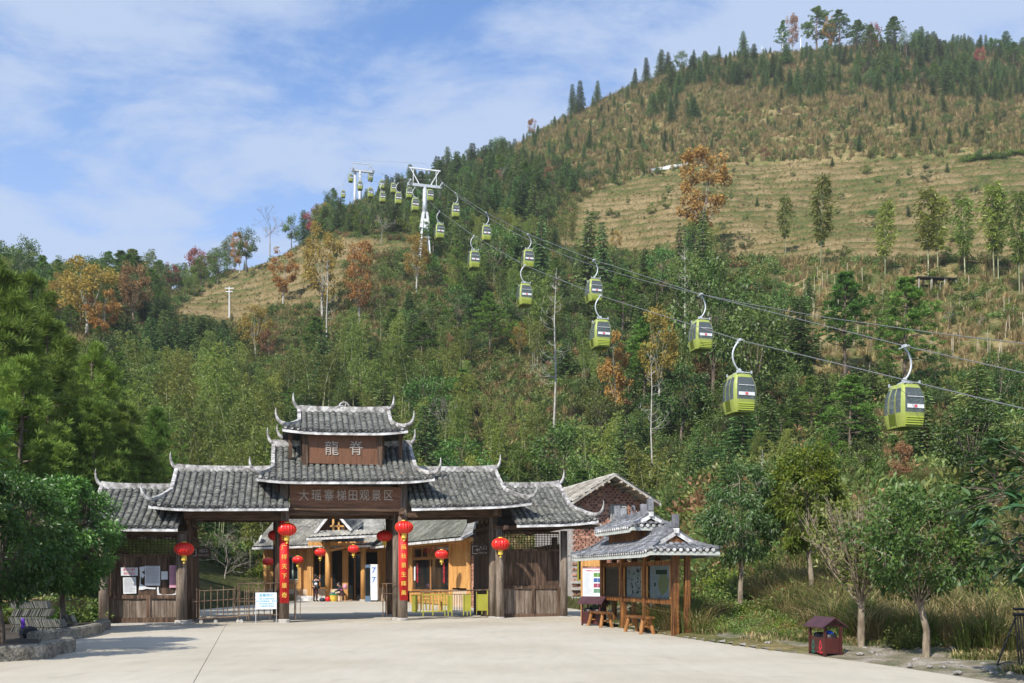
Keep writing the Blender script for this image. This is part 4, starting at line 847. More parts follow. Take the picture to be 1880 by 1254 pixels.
# porch roof: low tiled apron, gable above it
pr = sheet_roof('porch_roof', Lp(585, 975, 57.6), Lp(690, 973, 57.6), Lp(703, 981.5, 56.6), Lp(563, 988, 56.6), hall)
ap0, ap1 = Lp(612, 937, 57.4), Lp(622, 925, 62.5)
sheet_roof('porch_roof', ap1, ap0, Lp(577, 979, 57.2), Lp(588, 960, 62), hall, tile=0.24); sheet_roof('porch_roof', ap0, ap1, Lp(672, 955, 62), Lp(646, 974, 57.2), hall, tile=0.24)
q = MB(); q.bar(Lp(612, 936, 57.1), Lp(578, 979, 57.0), 0.05, 0.16); q.bar(Lp(612, 936, 57.1), Lp(645, 974, 57.0), 0.05, 0.16); obj('barge_board', q, M_white, hall)
q = MB(); q.bar(Lp(582, 976, 57.6), Lp(642, 975, 57.6), 0.1, 0.1); q.bar(Lp(612, 976, 57.6), Lp(612, 940, 57.6), 0.12, 0.12); q.bar(Lp(622, 976, 57.6), Lp(622, 958, 57.6), 0.1, 0.1); q.bar(Lp(606, 966, 57.6), Lp(632, 966, 57.6), 0.1, 0.1); obj('gable_frame', q, M_new, hall)
q = MB(); q.prism([Lp(584, 976, 58.1), Lp(642, 975, 58.1), Lp(612, 940, 58.1)], (0, 0, 0), (0, 0.05, 0)); obj('gable', q, M_old, hall)
# right wing, turning towards the gate
def wing(px, Y, z): return Vector(((px-CX)/F*Y-hx, Y-60, z))
A0, A1 = wing(704, 59.5, 0), wing(868, 46, 0)
wd = (A1-A0).normalized(); wn = Vector((wd.y, -wd.x, 0)); wn = wn if wn.y < 0 else -wn
def wp(k, z=0, off=0): return A0+(A1-A0)*k+wn*off+Vector((0, 0, z))
def kpx(px):      # share along the wing wall seen at a photo column
    u = (px-CX)/F; a = A0+Vector((hx, 60, 0)); b = A1+Vector((hx, 60, 0)); return (u*a.y-a.x)/((b.x-a.x)-u*(b.y-a.y))
def seg(p0, p1, z0, z1, **k): plank_wall(hall, wp(kpx(p0)), wp(kpx(p1)), z0, z1, **k)
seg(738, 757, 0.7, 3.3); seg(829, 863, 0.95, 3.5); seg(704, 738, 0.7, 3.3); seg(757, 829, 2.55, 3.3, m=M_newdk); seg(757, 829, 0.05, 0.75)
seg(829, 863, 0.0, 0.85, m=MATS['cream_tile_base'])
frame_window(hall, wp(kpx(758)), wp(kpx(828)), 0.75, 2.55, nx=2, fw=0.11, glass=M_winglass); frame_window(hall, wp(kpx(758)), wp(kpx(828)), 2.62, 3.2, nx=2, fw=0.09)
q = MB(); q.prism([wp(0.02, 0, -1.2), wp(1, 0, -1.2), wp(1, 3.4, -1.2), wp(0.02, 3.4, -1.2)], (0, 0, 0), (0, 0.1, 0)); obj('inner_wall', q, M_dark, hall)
q = MB()
for px in (740, 757, 829, 862): q.bar(wp(kpx(px), 0, 0.05), wp(kpx(px), 3.4, 0.05), 0.2)
q.bar(wp(0.0, 3.38, 0.05), wp(1, 3.38, 0.05), 0.15, 0.2); obj('wall_frame', q, M_new, hall)
rw = sheet_roof('roof', wing(690, 64, 5.35), wing(880, 49.5, 5.5), wing(846, 44.6, 3.42), wing(680, 58.2, 3.42), hall, m=surf('grey_green_tile_far', (0.075, 0.08, 0.065), (0.15, 0.155, 0.13), 1.4, rough=0.9, c3=(0.25, 0.25, 0.21), bump=0.2))
sheet_roof('roof', wing(880, 49.5, 5.5), wing(888, 50.5, 5.3), wing(868, 45.2, 3.75), wing(846, 44.6, 3.42), hall, m=M_grave, cols=4)
sheet_roof('rear_roof', wing(690, 64, 5.35), wing(880, 49.5, 5.5), wing(900, 54, 3.5), wing(700, 70, 3.5), hall)
# brick strip and dark end by the gate
q = MB(); q.prism([wp(1.0, 0, 0.05), wp(1.045, 0, 0.05), wp(1.045, 3.3, 0.05), wp(1.0, 3.3, 0.05)], (0, 0, 0), (0, 0.25, 0)); bs = obj('brick_pier', q, M_mortar, hall)
bm_ = MB(); e = (A1-A0)*0.045; bm_.bar(Vector((0, 0, 0)), e*0.46, 0.05, 0.055); bme = bm_.mesh('brick', M_brick)
for k in range(48):
    for j in range(2): obj('brick', bme, parent=bs, loc=wp(1.001, 0.05+k*0.067, 0.06)+e*(0.5*j+(0.06 if k % 2 else -0.02)))
# couplets, papers on the wing glass
for px, chs in ((769, '客似云来'), (818, '生意兴隆')):
    p = wp(kpx(px), 2.15, 0.09)
    for k, ch in enumerate(chs): text(ch, M_redtx, hall, (p.x, p.y, p.z-0.28*k), 0.34, 0.004, name='red_character', rz=math.atan2(wd.y, wd.x))
q = MB(); p = wp(kpx(763), 0, 0.09); q.bar(p+Vector((0, 0, 1.72)), p+wd*0.22+Vector((0, 0, 1.72)), 0.01, 0.8); obj('paper_sheet', q, M_paper, hall)
# string of lanterns under the eaves
gh = 'red lanterns under the eaves of the timber hall'
for px, py, Y, lab in ((492, 1031, 58.2, 'red lantern at the far left end of the timber hall'), (547, 1028, 58.2, 'red lantern just right of the left couplet post, on the timber hall'),
    (588, 1014, 56.8, 'red lantern left of the porch pillar, above the standing person'), (649, 1008, 56.8, 'red lantern over the porch entrance of the hall'),
    (811, 1018, 46.5, 'red lantern over the chairs, on the right wing of the hall'), (732, 1018, 55.5, 'red lantern half hidden behind the right couplet post')):
    lantern(W(px, py, Y), 0.345 if Y > 50 else 0.33, lab, gh)
# satellite dish on the hall roof
p = W(479, 991, 59.2); r = thing('satellite_dish', 'white satellite dish on the left end of the hall roof', 'dish', p)
q = MB(); q.lathe([(0.02, 0), (0.22, 0.03), (0.40, 0.10), (0.41, 0.115), (0.22, 0.05), (0.02, 0.02)], 20); o = obj('reflector', q, M_white, r, smooth=True); o.rotation_euler = (R_(70), 0, R_(-62)); o.scale = (0.75, 0.75, 0.75)
q = MB(); q.tube([(0, 0, -0.55), (0.02, 0, 0)], 0.03, 6); q.tube([(-0.35, -0.1, -0.35), (-0.42, -0.2, 0.05)], 0.02, 5); obj('mast', q, M_steel, r)
# vending machine and drinks cooler
p = G(686, 1100.5); p = W(686, 1100.5, 57.2); r = thing('vending_machine', 'white vending machine with blue figures seven right of the porch pillar', 'machine', (p.x, 57.2, 0))
q = MB(); q.box(-0.24, 0.24, 0, 0.6, 0.08, 2.3); obj('cabinet', q, M_cwhite, r, bevel=0.02); q = MB(); q.box(-0.22, 0.22, 0.02, 0.55, 0, 0.08); obj('base', q, M_black, r)
q = MB(); q.box(-0.2, 0.2, -0.012, -0.002, 0.9, 2.2); o = obj('panel', q, plain('pale_panel', (0.66, 0.72, 0.8), 0.4), r)
text('7', M_blue, r, (0.0, -0.018, 1.92), 0.5, 0.004, sx=1.1); text('7', M_blue, r, (0.0, -0.018, 1.33), 0.5, 0.004, sx=1.1)
r = thing('drinks_cooler', 'tall glass fronted drinks cooler left of the white vending machine', 'cooler', (W(675.5, 1100, 57.2).x, 57.2, 0))
q = MB(); q.box(-0.17, 0.17, 0.05, 0.6, 0.0, 2.28); q.box(-0.17, 0.17, 0, 0.05, 2.1, 2.28); q.box(-0.17, 0.17, 0, 0.05, 0, 0.35); obj('cabinet', q, plain('blue_grey_cabinet', (0.10, 0.16, 0.24), 0.4), r)
q = MB(); q.box(-0.155, 0.155, -0.005, 0.0, 0.36, 2.09); obj('glass_door', q, M_winglass, r)
for j in range(5):
    q = MB()
    for k in range(4): q.lathe([(0.03, 0), (0.03, 0.16), (0.012, 0.2)], 8, (-0.11+0.073*k, 0.03, 0.42+0.33*j))
    obj('bottle_row', q, plain('drink_colour_%d' % j, ((0.05, 0.35, 0.2), (0.45, 0.1, 0.05), (0.1, 0.3, 0.5), (0.5, 0.45, 0.1), (0.3, 0.5, 0.4))[j], 0.3), r)
# chairs behind the turnstiles
def chair(px, py, Y, rz, m, label):
    p = W(px, py, Y); r = thing('chair', label, 'chair', (p.x, Y, 0), rz, 'wooden chairs by the hall window'); w_ = 0.42
    for (x, y, h) in ((-w_/2, -w_/2, 0.95), (w_/2, -w_/2, 0.95), (-w_/2, w_/2, 0.45), (w_/2, w_/2, 0.45)):
        q = MB(); q.bar((x, y, 0), (x, y, h), 0.045); obj('leg', q, m, r)
    q = MB(); q.box(-w_/2-.02, w_/2+.02, -w_/2, w_/2+.03, 0.43, 0.47); obj('seat', q, m, r)
    for z in (0.6, 0.76, 0.92): q = MB(); q.bar((-w_/2, -w_/2, z), (w_/2, -w_/2, z), 0.03, 0.06); obj('slat', q, m, r)
chair(803, 1118, 41.5, 0.2, M_new, 'light wooden slatted chair, left of the two bright ones'); chair(816, 1118, 41.3, -0.1, M_new, 'light wooden slatted chair, right of the two bright ones')
chair(778, 1118, 43.0, 0.5, M_newdk, 'dark brown chair left of the two light wooden chairs')
# benches by the left wall
q = MB(); q.box(hxp(545, 58.9), hxp(600, 58.9), -1.2, -0.9, 0, 0.32); o = obj('low_step', q, M_white, hall)
# ------------------------------------------------------------------ kerb and planting bed behind the left fence
kb = MB(); a = W(350, 1098, 62); b = W(487, 1096, 62); kb.bar((a.x-8, 61, 0.12), (b.x, 61.5, 0.12), 0.3, 0.24); o = obj('kerb', kb, M_conc); kind(o, 'structure')
# ------------------------------------------------------------------ brick house
bh = thing('brick_house', 'two storey perforated brick house with shallow tile gable right of the gate', 'building', (W(1115, 1060, 46).x, 46, 0), GYAW)
bx = bh.location.x
def Bp(px, py, Y): p = W(px, py, Y); return Vector((p.x-bx, Y-46, p.z))
wl, wr_ = Bp(1047, 920, 46), Bp(1190, 920, 46); apx = Bp(1117, 882, 46)
q = MB(); q.add([Vector((wl.x, 0, -0.2)), Vector((wr_.x, 0, -0.2)), Vector((wr_.x, 0, wr_.z)), Vector((apx.x, 0, apx.z)), Vector((wl.x, 0, wl.z))] + [Vector((wl.x, 7, -0.2)), Vector((wr_.x, 7, -0.2)), Vector((wr_.x, 7, wr_.z)), Vector((apx.x, 7, apx.z)), Vector((wl.x, 7, wl.z))], [(0, 1, 2, 3, 4), (9, 8, 7, 6, 5), (0, 4, 9, 5), (1, 6, 7, 2), (0, 5, 6, 1), (4, 3, 8, 9), (3, 2, 7, 8)])
bw = obj('brick_wall', q, M_mortar, bh)
# hollow bricks: a grid of proud bricks with dark holes; the courses nearest the eye are single parts
holes = MB(); bks = MB(); nb_ = 0; hb = MB(); hb.box(0, 0.205, -0.045, 0, 0, 0.115); hbm = hb.mesh('brick', M_brick); hole_q = MB(); hole_q.box(0.06, 0.135, -0.049, -0.044, 0.03, 0.085); 
win = [(Bp(1053, 933, 46), Bp(1063, 950, 46)), (Bp(1121, 930, 46), Bp(1150, 972, 46)), (Bp(1058, 1018, 46), Bp(1078, 1065, 46))]
z = 0.0; row = 0; spots = []
while z < 7:
    x = wl.x+0.02-(0.11 if row % 2 else 0)
    while x < wr_.x-0.1:
        ztop = wl.z+(apx.z-wl.z)*(x+0.1-wl.x)/(apx.x-wl.x) if x+0.1 < apx.x else wr_.z+(apx.z-wr_.z)*(wr_.x-x-0.1)/(wr_.x-apx.x)
        if z+0.13 < ztop-0.05 and x > wl.x and not any(a.x-0.2 < x < b.x and b.z-0.12 < z < a.z for a, b in win): spots.append((x, z))
        x += 0.222
    z += 0.132; row += 1
spots.sort(key=lambda s: (not (s[0] < Bp(1060, 0, 46).x or s[1] > 3.2), -s[1]))
rest = MB()
for k, (x, z) in enumerate(spots):
    if k < 300: obj('brick', hbm, parent=bw, loc=(x, 0, z))
    else: rest.box(x, x+0.205, -0.045, 0, z, z+0.115)
    if rnd.random() < 0.72: dx_ = rnd.uniform(-0.02, 0.02); holes.box(x+0.05+dx_, x+0.14+dx_, -0.049, -0.044, z+0.025, z+0.088)
obj('bricks', rest, M_brick, bw)['kind'] = 'stuff'; obj('brick_holes', holes, M_dark, bw)['kind'] = 'stuff'
for k, (a, b) in enumerate(win):
    q = MB(); q.box(a.x, b.x, -0.05, -0.02, b.z, a.z); f = obj('window', q, M_dark if k != 1 else plain('grey_shutter', (0.36, 0.35, 0.33), 0.8), bh); q = MB()
    for c0, c1 in (((a.x, a.z), (b.x, a.z)), ((a.x, b.z), (b.x, b.z)), ((a.x, a.z), (a.x, b.z)), ((b.x, a.z), (b.x, b.z))): q.bar((c0[0], -0.07, c0[1]), (c1[0], -0.07, c1[1]), 0.06)
    obj('frame', q, M_conc if k != 2 else M_olive, f)
for (p0, p1, yy) in ((1046, 1104, 963), (1046, 1104, 1068), (1046, 1104, 1080)):
    a = Bp(p0, yy, 45.8); b = Bp(p1, yy, 45.8); q = MB(); q.box(a.x, b.x, -0.16, 0, a.z-0.09, a.z+0.04); obj('ledge', q, M_conc, bh)
a = Bp(1046, 1088, 45); b = Bp(1110, 1088, 45); q = MB(); q.box(a.x, b.x, -1.4, 0, -0.2, 0.55); obj('plinth_wall', q, M_conc, bh)
M_oldt = surf('bleached_tile', (0.22, 0.20, 0.17), (0.36, 0.335, 0.29), 1.2, rough=0.95, c3=(0.50, 0.47, 0.42), bump=0.3)
rA, rB = Bp(1112, 874, 44.6), Bp(1020, 868, 60)
rA = Vector((apx.x, -1.0, apx.z+0.22)); rB = Vector((apx.x-0.3, 7.5, apx.z+0.22))
sl_ = sheet_roof('roof', rB, rA, Vector((wl.x-0.25, -1.0, wl.z-0.15)), Vector((wl.x-0.25, 7.5, wl.z-0.15)), bh, m=M_oldt, wavy=0.06, tile=0.28)
sr_ = sheet_roof('roof', rA, rB, Vector((wr_.x+0.35, 7.5, wr_.z-0.15)), Vector((wr_.x+0.35, -1.0, wr_.z-0.12)), bh, m=M_oldt, wavy=0.06, tile=0.28)
q = MB()
for k in range(7):
    f = k/6
    for e_, w0 in ((wl, -0.25), (wr_, 0.35)):
        p = Vector((apx.x, 0, apx.z))*(1-f)+Vector((e_.x, 0, e_.z))*f; 
        if 0 < f < 1: q.tube([(p.x, -1.02, p.z+0.0), (p.x, 0.3, p.z+0.0)], 0.06, 8)
obj('purlin', q, surf('pale_log', (0.4, 0.33, 0.24), (0.55, 0.47, 0.36), 4), bh)['kind'] = 'stuff'
# ------------------------------------------------------------------ notice kiosk
KF, KN = G(1105, 1147), G(1243, 1168)
kdir = (KN-KF).normalized(); KL = (KN-KF).length; kyaw = math.atan2(kdir.y, kdir.x)     # local x runs from the far end to the near end
kiosk = thing('notice_kiosk', 'stained wooden notice kiosk with two tiers of blue grey tiles at the plaza edge', 'kiosk', KF, kyaw)
# local y points to the back of the kiosk (to the right in the photo)
KS = 1.0
def kp(s, w_, z): return Vector((s, w_, z))
for s, w_ in ((0.12, 0.0), (1.95, 0.0), (3.75, 0.0), (KL-0.12, 0.0), (KL-0.05, 0.30), (0.2, 0.34), (1.95, 0.34), (3.75, 0.34)):
    q = MB(); q.bar((s, w_, -0.05), (s, w_, 2.12), 0.17 if w_ == 0 else 0.14, 0.17 if w_ == 0 else 0.14); obj('post', q, M_kiosk, kiosk, bevel=0.012)
def display(s0, s1, label, kind_):
    f = bpy.data.objects.new('display_case', None); link(f); f.parent = kiosk; q = MB(); z0, z1 = 0.86, 1.88
    for a, b in (((s0, z0), (s1, z0)), ((s0, z1), (s1, z1))): q.bar((a[0], 0, a[1]), (b[0], 0, b[1]), 0.1, 0.13)
    q.bar((s0+0.05, 0, z0), (s0+0.05, 0, z1), 0.08, 0.1); q.bar((s1-0.05, 0, z0), (s1-0.05, 0, z1), 0.08, 0.1); obj('frame', q, M_kiosk, f)
    q = MB(); q.bar((s0+0.11, -0.045, z0+0.08), (s0+0.11, -0.045, z1-0.08), 0.03); obj('yellow_bead', q, M_new, f); q = MB(); q.bar((s1-0.11, -0.045, z0+0.08), (s1-0.11, -0.045, z1-0.08), 0.03); obj('yellow_bead', q, M_new, f)
    q = MB(); q.box(s0+0.1, s1-0.1, 0.03, 0.06, z0+0.06, z1-0.06); p = obj('poster', q, {0: surf('brown_woven_blind', (0.30, 0.22, 0.17), (0.46, 0.36, 0.28), 8, stretch=(0.3, 1, 12)), 1: surf('grey_picture_sheet', (0.52, 0.51, 0.47), (0.66, 0.64, 0.60), 3), 2: surf('grey_map_sheet', (0.55, 0.57, 0.56), (0.68, 0.68, 0.65), 2)}[kind_], f); p['label'] = label
    pr_ = MB()
    if kind_ == 0:
        for k in range(24): z = z0+0.1+k*0.034; pr_.box(s0+0.12, s1-0.12, 0.012, 0.028, z, z+0.012)
        obj('slats', pr_, M_newdk, f)['kind'] = 'stuff'
    elif kind_ == 1:
        rr = random.Random(3)
        for k in range(34):
            x = rr.uniform(s0+0.25, s1-0.25); z = rr.uniform(z0+0.15, z1-0.15); pr_.box(x, x+rr.uniform(0.03, 0.1), 0.024, 0.028, z, z+rr.uniform(0.03, 0.08))
        obj('pictures', pr_, plain('dark_pictures', (0.05, 0.075, 0.06)), f)['kind'] = 'stuff'
    else:
        mp = MB(); rr = random.Random(8); c = ((s0+s1)/2+0.15, 1.32); P = []
        for k in range(18): a = 2*math.pi*k/18; r0 = rr.uniform(0.7, 1.0); P.append(Vector((c[0]+math.cos(a)*0.42*r0, 0.024, c[1]+math.sin(a)*0.34*r0)))
        mp.prism(P, (0, 0, 0), (0, 0.004, 0)); obj('map_print', mp, surf('ochre_map_print', (0.55, 0.45, 0.16), (0.45, 0.5, 0.25), 9), f)
        q = MB(); q.box(s0+0.55, s0+1.3, 0.020, 0.0235, 1.58, 1.70); q.box(s0+0.45, s0+0.55, 0.020, 0.0235, 1.25, 1.36); obj('map_picture', q, plain('dark_map_picture', (0.05, 0.08, 0.05)), f)
    q = MB(); q.box(s0+0.09, s1-0.09, -0.012, -0.006, z0+0.05, z1-0.05); obj('pane', q, glassmat('kiosk_glass_%d' % kind_, (0.05, 0.06, 0.06), 0.08), f)
display(0.21, 1.86, 'woven brown blind of the far display case', 0); display(2.04, 3.66, 'sheet of small pictures in the middle display case', 1); display(3.84, KL-0.21, 'ochre map in the near display case', 2)
q = MB(); q.bar((-0.3, 0.0, 2.17), (KL+0.35, 0.0, 2.17), 0.12, 0.14); q.bar((-0.3, 0.34, 2.17), (KL+0.35, 0.34, 2.17), 0.1, 0.12); obj('wall_plate', q, M_kiosk, kiosk)
for s in (-0.1, 1.95, 3.75, KL+0.1): q = MB(); q.bar((s, -0.8, 2.16), (s, 0.95, 2.16), 0.08, 0.1); obj('cross_beam', q, M_kiosk, kiosk)
KT = tile_mesh('roof_tile', M_tilek, w=0.15, L=0.20, h=0.05); KTILES = []
def kroof(s0, s1, half, wc, ze, zr, flare, name, hip=True, zlift=0.05):
    """small hip-and-gable roof of the kiosk, ridge along x"""
    rf = bpy.data.objects.new(name, None); link(rf); rf.parent = kiosk; tb = 0.5
    def z_at(s, tt):
        l = 0
        for on, se in ((s0, -1), (s1, 1)):
            qd = ((s-on)*se+0.0)/flare
            if qd > 0: l += zlift*qd*qd*tt*tt
        return zr-(zr-ze)*(1.25*tt-0.25*tt*tt)+l
    def pt(s, tt, side): return Vector((s, wc+side*half*tt, z_at(s, tt)))
    def t0(s):
        if s < s0: return tb+(1-tb)*min(1, (s0-s)/flare)
        if s > s1: return tb+(1-tb)*min(1, (s-s1)/flare)
        return 0
    sl, sr = s0-flare, s1+flare; m = MB()
    for side in (-1, 1):
        S = sorted(set([round(sl+(sr-sl)*k/24, 4) for k in range(25)]+[s0, s1]))
        for a, b in zip(S[:-1], S[1:]):
            ta, tb_ = t0(a+1e-5), t0(b-1e-5)
            for k in range(6):
                c = [pt(a, ta+(1-ta)*k/6, side), pt(b, tb_+(1-tb_)*k/6, side), pt(b, tb_+(1-tb_)*(k+1)/6, side), pt(a, ta+(1-ta)*(k+1)/6, side)]; lo = [v-Vector((0, 0, 0.06)) for v in c]
                m.add(c+lo, [(0, 1, 2, 3), (7, 6, 5, 4), (3, 2, 6, 7)])
    for on, se in ((s0, -1), (s1, 1)):
        for k in range(5):
            f0, f1 = k/5, (k+1)/5; ta, t2 = tb+(1-tb)*f0, tb+(1-tb)*f1
            c = [pt(on+se*flare*f0, ta, -1), pt(on+se*flare*f1, t2, -1), pt(on+se*flare*f1, t2, 1), pt(on+se*flare*f0, ta, 1)]; lo = [v-Vector((0, 0, 0.06)) for v in c]; m.add(c+lo, [(0, 1, 2, 3), (7, 6, 5, 4), (1, 2, 6, 5)])
    obj('roof_deck', m, M_tileb, rf)
    def put(p, q, x, k=None):
        d = (q-p).normalized(); zz = x.cross(-d).normalized()
        M = Matrix(((x.x, -d.x, zz.x, p.x), (x.y, -d.y, zz.y, p.y), (x.z, -d.z, zz.z, p.z+0.004), (0, 0, 0, 1)))
        KTILES.append((M @ Matrix.Rotation(rnd.uniform(-0.07, 0.07), 4, 'Z') @ Matrix.Translation((0, 0, rnd.uniform(0, 0.01))), p.copy()))
    s = sl+0.09
    while s < sr-0.04:
        for side in (-1, 1):
            ta = t0(s); n = max(1, int(half*1.15*(1-ta)/0.15))
            for k in range(n): put(pt(s, ta+(1-ta)*k/n, side), pt(s, ta+(1-ta)*(k+1)/n, side), Vector((1, 0, 0)) if side == -1 else Vector((-1, 0, 0)))
        s += 0.175
    # hips at both ends: tiles run outwards
    for on, se in ((s0, -1), (s1, 1)):
        wv = -half+0.09
        while wv < half-0.03:
            tt0 = abs(wv)/half; f0 = max(0, (tt0-tb)/(1-tb)); n = max(1, int(flare*(1-f0)/0.14))
            for k in range(n):
                fa, fb = f0+(1-f0)*k/n, f0+(1-f0)*(k+1)/n
                def hp(f): 
                    ss = on+se*flare*f; tt = tb+(1-tb)*f; return Vector((ss, wc+wv, z_at(ss, tt)))
                put(hp(fa), hp(fb), Vector((0, se, 0)))
            wv += 0.175
    e = MB()
    P = [pt(sl+(sr-sl)*k/20, 1, -1) for k in range(21)]
    for a, b in zip(P[:-1], P[1:]): e.bar(a+Vector((0, 0, -0.09)), b+Vector((0, 0, -0.09)), 0.03, 0.09)
    P = [pt(sl+(sr-sl)*k/20, 1, 1) for k in range(21)]
    for a, b in zip(P[:-1], P[1:]): e.bar(a+Vector((0, 0, -0.09)), b+Vector((0, 0, -0.09)), 0.03, 0.09)
    for se, on in ((-1, sl), (1, sr)): e.bar(pt(on, 1, -1)+Vector((0, 0, -0.09)), pt(on, 1, 1)+Vector((0, 0, -0.09)), 0.03, 0.09)
    obj('eave_board', e, M_limebd, rf)
    sc = MB(); s = sl+0.09          # scalloped white tile mouths
    def disc(p, ax):
        vs = []
        for k in range(9): a = math.pi*2*k/8
        n = 8
        for dd in (0, 0.02):
            for k in range(n): a = 2*math.pi*k/n; vs.append(p+Vector((0, 0, math.sin(a)*0.045))+(Vector((math.cos(a)*0.05, 0, 0)) if ax else Vector((0, math.cos(a)*0.05, 0)))+(Vector((0, -dd, 0)) if ax else Vector((dd, 0, 0))))
        sc.add(vs, [tuple(range(n)), tuple(range(2*n-1, n-1, -1))]+[(i, (i+1) % n, n+(i+1) % n, n+i) for i in range(n)])
    while s < sr-0.04: disc(pt(s, 1, -1)+Vector((0, -0.03, 0.005)), True); s += 0.175
    wv = -half+0.09
    while wv < half-0.03: disc(Vector((sr+0.03, wc+wv, z_at(sr, 1)+0.0)), False); wv += 0.175
    obj('tile_mouths', sc, M_white, rf)['kind'] = 'stuff'
    rb = MB(); n = 12
    for k in range(n):
        a = pt(s0+(s1-s0)*k/n, 0, 1); b = pt(s0+(s1-s0)*(k+1)/n, 0, 1); la, lb = [0.16*abs(2*x/n-1)**2.5 for x in (k, k+1)]
        rb.bar(a+Vector((0, 0, 0.07+la)), b+Vector((0, 0, 0.07+lb)), 0.1, 0.13); rb.bar(a+Vector((0, 0, 0.0+la*0.5)), b+Vector((0, 0, 0.0+lb*0.5)), 0.16, 0.09)
    obj('ridge', rb, M_tilek, rf)
    hr = MB()
    for on, se in ((s0, -1), (s1, 1)):
        for side in (-1, 1):
            P = [pt(on, tb*k/3, side) for k in range(4)]+[pt(on+se*flare*k/4, tb+(1-tb)*k/4, side) for k in range(1, 5)]
            for a, b in zip(P[:-1], P[1:]): hr.bar(a+Vector((0, 0, 0.06)), b+Vector((0, 0, 0.07)), 0.11, 0.09)
    obj('hip_ridge', hr, M_tilek, rf)
    for on, se in ((s0, -1), (s1, 1)):
        q = MB(); a = pt(on, 0, -1); q.box(on-0.09, on+0.09, wc-0.07, wc+0.07, a.z+0.12, a.z+0.46); obj('ridge_block', q, M_tilek, rf, bevel=0.01)
        q = MB(); q.box(on-0.07, on+0.11*se+0.0 if se > 0 else on+0.07, wc-0.06, wc+0.06, a.z-0.03, a.z+0.10); obj('plaster_cap', q, M_white, rf)
        g = MB(); o_ = se*0.02; g.prism([Vector((on-o_, wc, zr-0.1)), Vector((on-o_, wc-half*tb, z_at(on, tb)-0.08)), Vector((on-o_, wc+half*tb, z_at(on, tb)-0.08))], (0, 0, 0), (se*0.03, 0, 0)); obj('gable', g, M_kiosk, rf)
        g = MB()
        for side in (-1, 1): g.bar(Vector((on+se*0.05, wc, zr-0.02)), Vector((on+se*0.05, wc+side*half*tb, z_at(on, tb)-0.0)), 0.03, 0.1)
        obj('barge_board', g, M_white, rf)
    return rf
M_limebd = surf('pale_green_grey_eave', (0.40, 0.42, 0.38), (0.52, 0.54, 0.50), 3, rough=0.8)
kroof(0.35, KL-0.15, 0.93, 0.02, 2.14, 2.66, 0.62, 'lower_roof')
kroof(1.35, 4.0, 0.62, 0.02, 2.86, 3.20, 0.22, 'upper_roof')
q = MB(); q.box(1.5, 3.9, -0.3, 0.34, 2.3, 2.95); obj('roof_core', q, M_kiosk, kiosk)
q = MB(); c = Vector((2.7, 0.02, 3.42))
q.tube([c+Vector((math.cos(a)*0.13, 0, math.sin(a)*0.13)) for a in [2*math.pi*k/12 for k in range(13)]], 0.03, 6, cap=False)
for sx_ in (-1, 1): q.box(c.x+sx_*0.8-0.07, c.x+sx_*0.8+0.07, -0.05, 0.09, 3.28, 3.55)
obj('ridge_ornament', q, M_tilek, kiosk)
# 300 nearest tiles single
KTILES.sort(key=lambda k: (-(k[1].x*1.0)+k[1].y*2.0))
for M, p in KTILES[:300]:
    o = bpy.data.objects.new('roof_tile', KT); link(o); o.parent = kiosk; o.matrix_local = M
join_tiles('roof_tiles', [k[0] for k in KTILES[300:]], KT, surf('blue_grey_tile_joined', (0.085, 0.088, 0.095), (0.155, 0.16, 0.172), scale=5, rough=0.75, bump=0.3, c3=(0.30, 0.305, 0.32), detail=2), kiosk)
# benches in front of the kiosk
def bench(s, label):
    p = KF+kdir*s+Vector((kdir.y, -kdir.x, 0))*(0.42 if True else 0); r = thing('wooden_bench', label, 'bench', (p.x, p.y, 0), kyaw, 'rustic benches in front of the notice kiosk')
    q = MB(); q.box(-0.72, 0.72, -0.16, 0.16, 0.40, 0.46); obj('seat', q, M_kiosk, r, bevel=0.012)
    for x in (-0.52, 0.52):
        for y in (-0.12, 0.12): q = MB(); q.tube([(x*1.12, y*1.5, 0), (x, y*0.8, 0.41)], [0.055, 0.05], 8); obj('leg', q, M_newdk, r)
        q = MB(); q.bar((x*1.04, -0.12, 0.2), (x*1.04, 0.12, 0.2), 0.04); obj('stretcher', q, M_newdk, r)
_side = Vector((kdir.y, -kdir.x, 0))
bench(1.05, 'rustic wooden bench nearer the gate, beside the small roofed bin'); bench(4.3, 'rustic wooden bench at the near end of the notice kiosk')
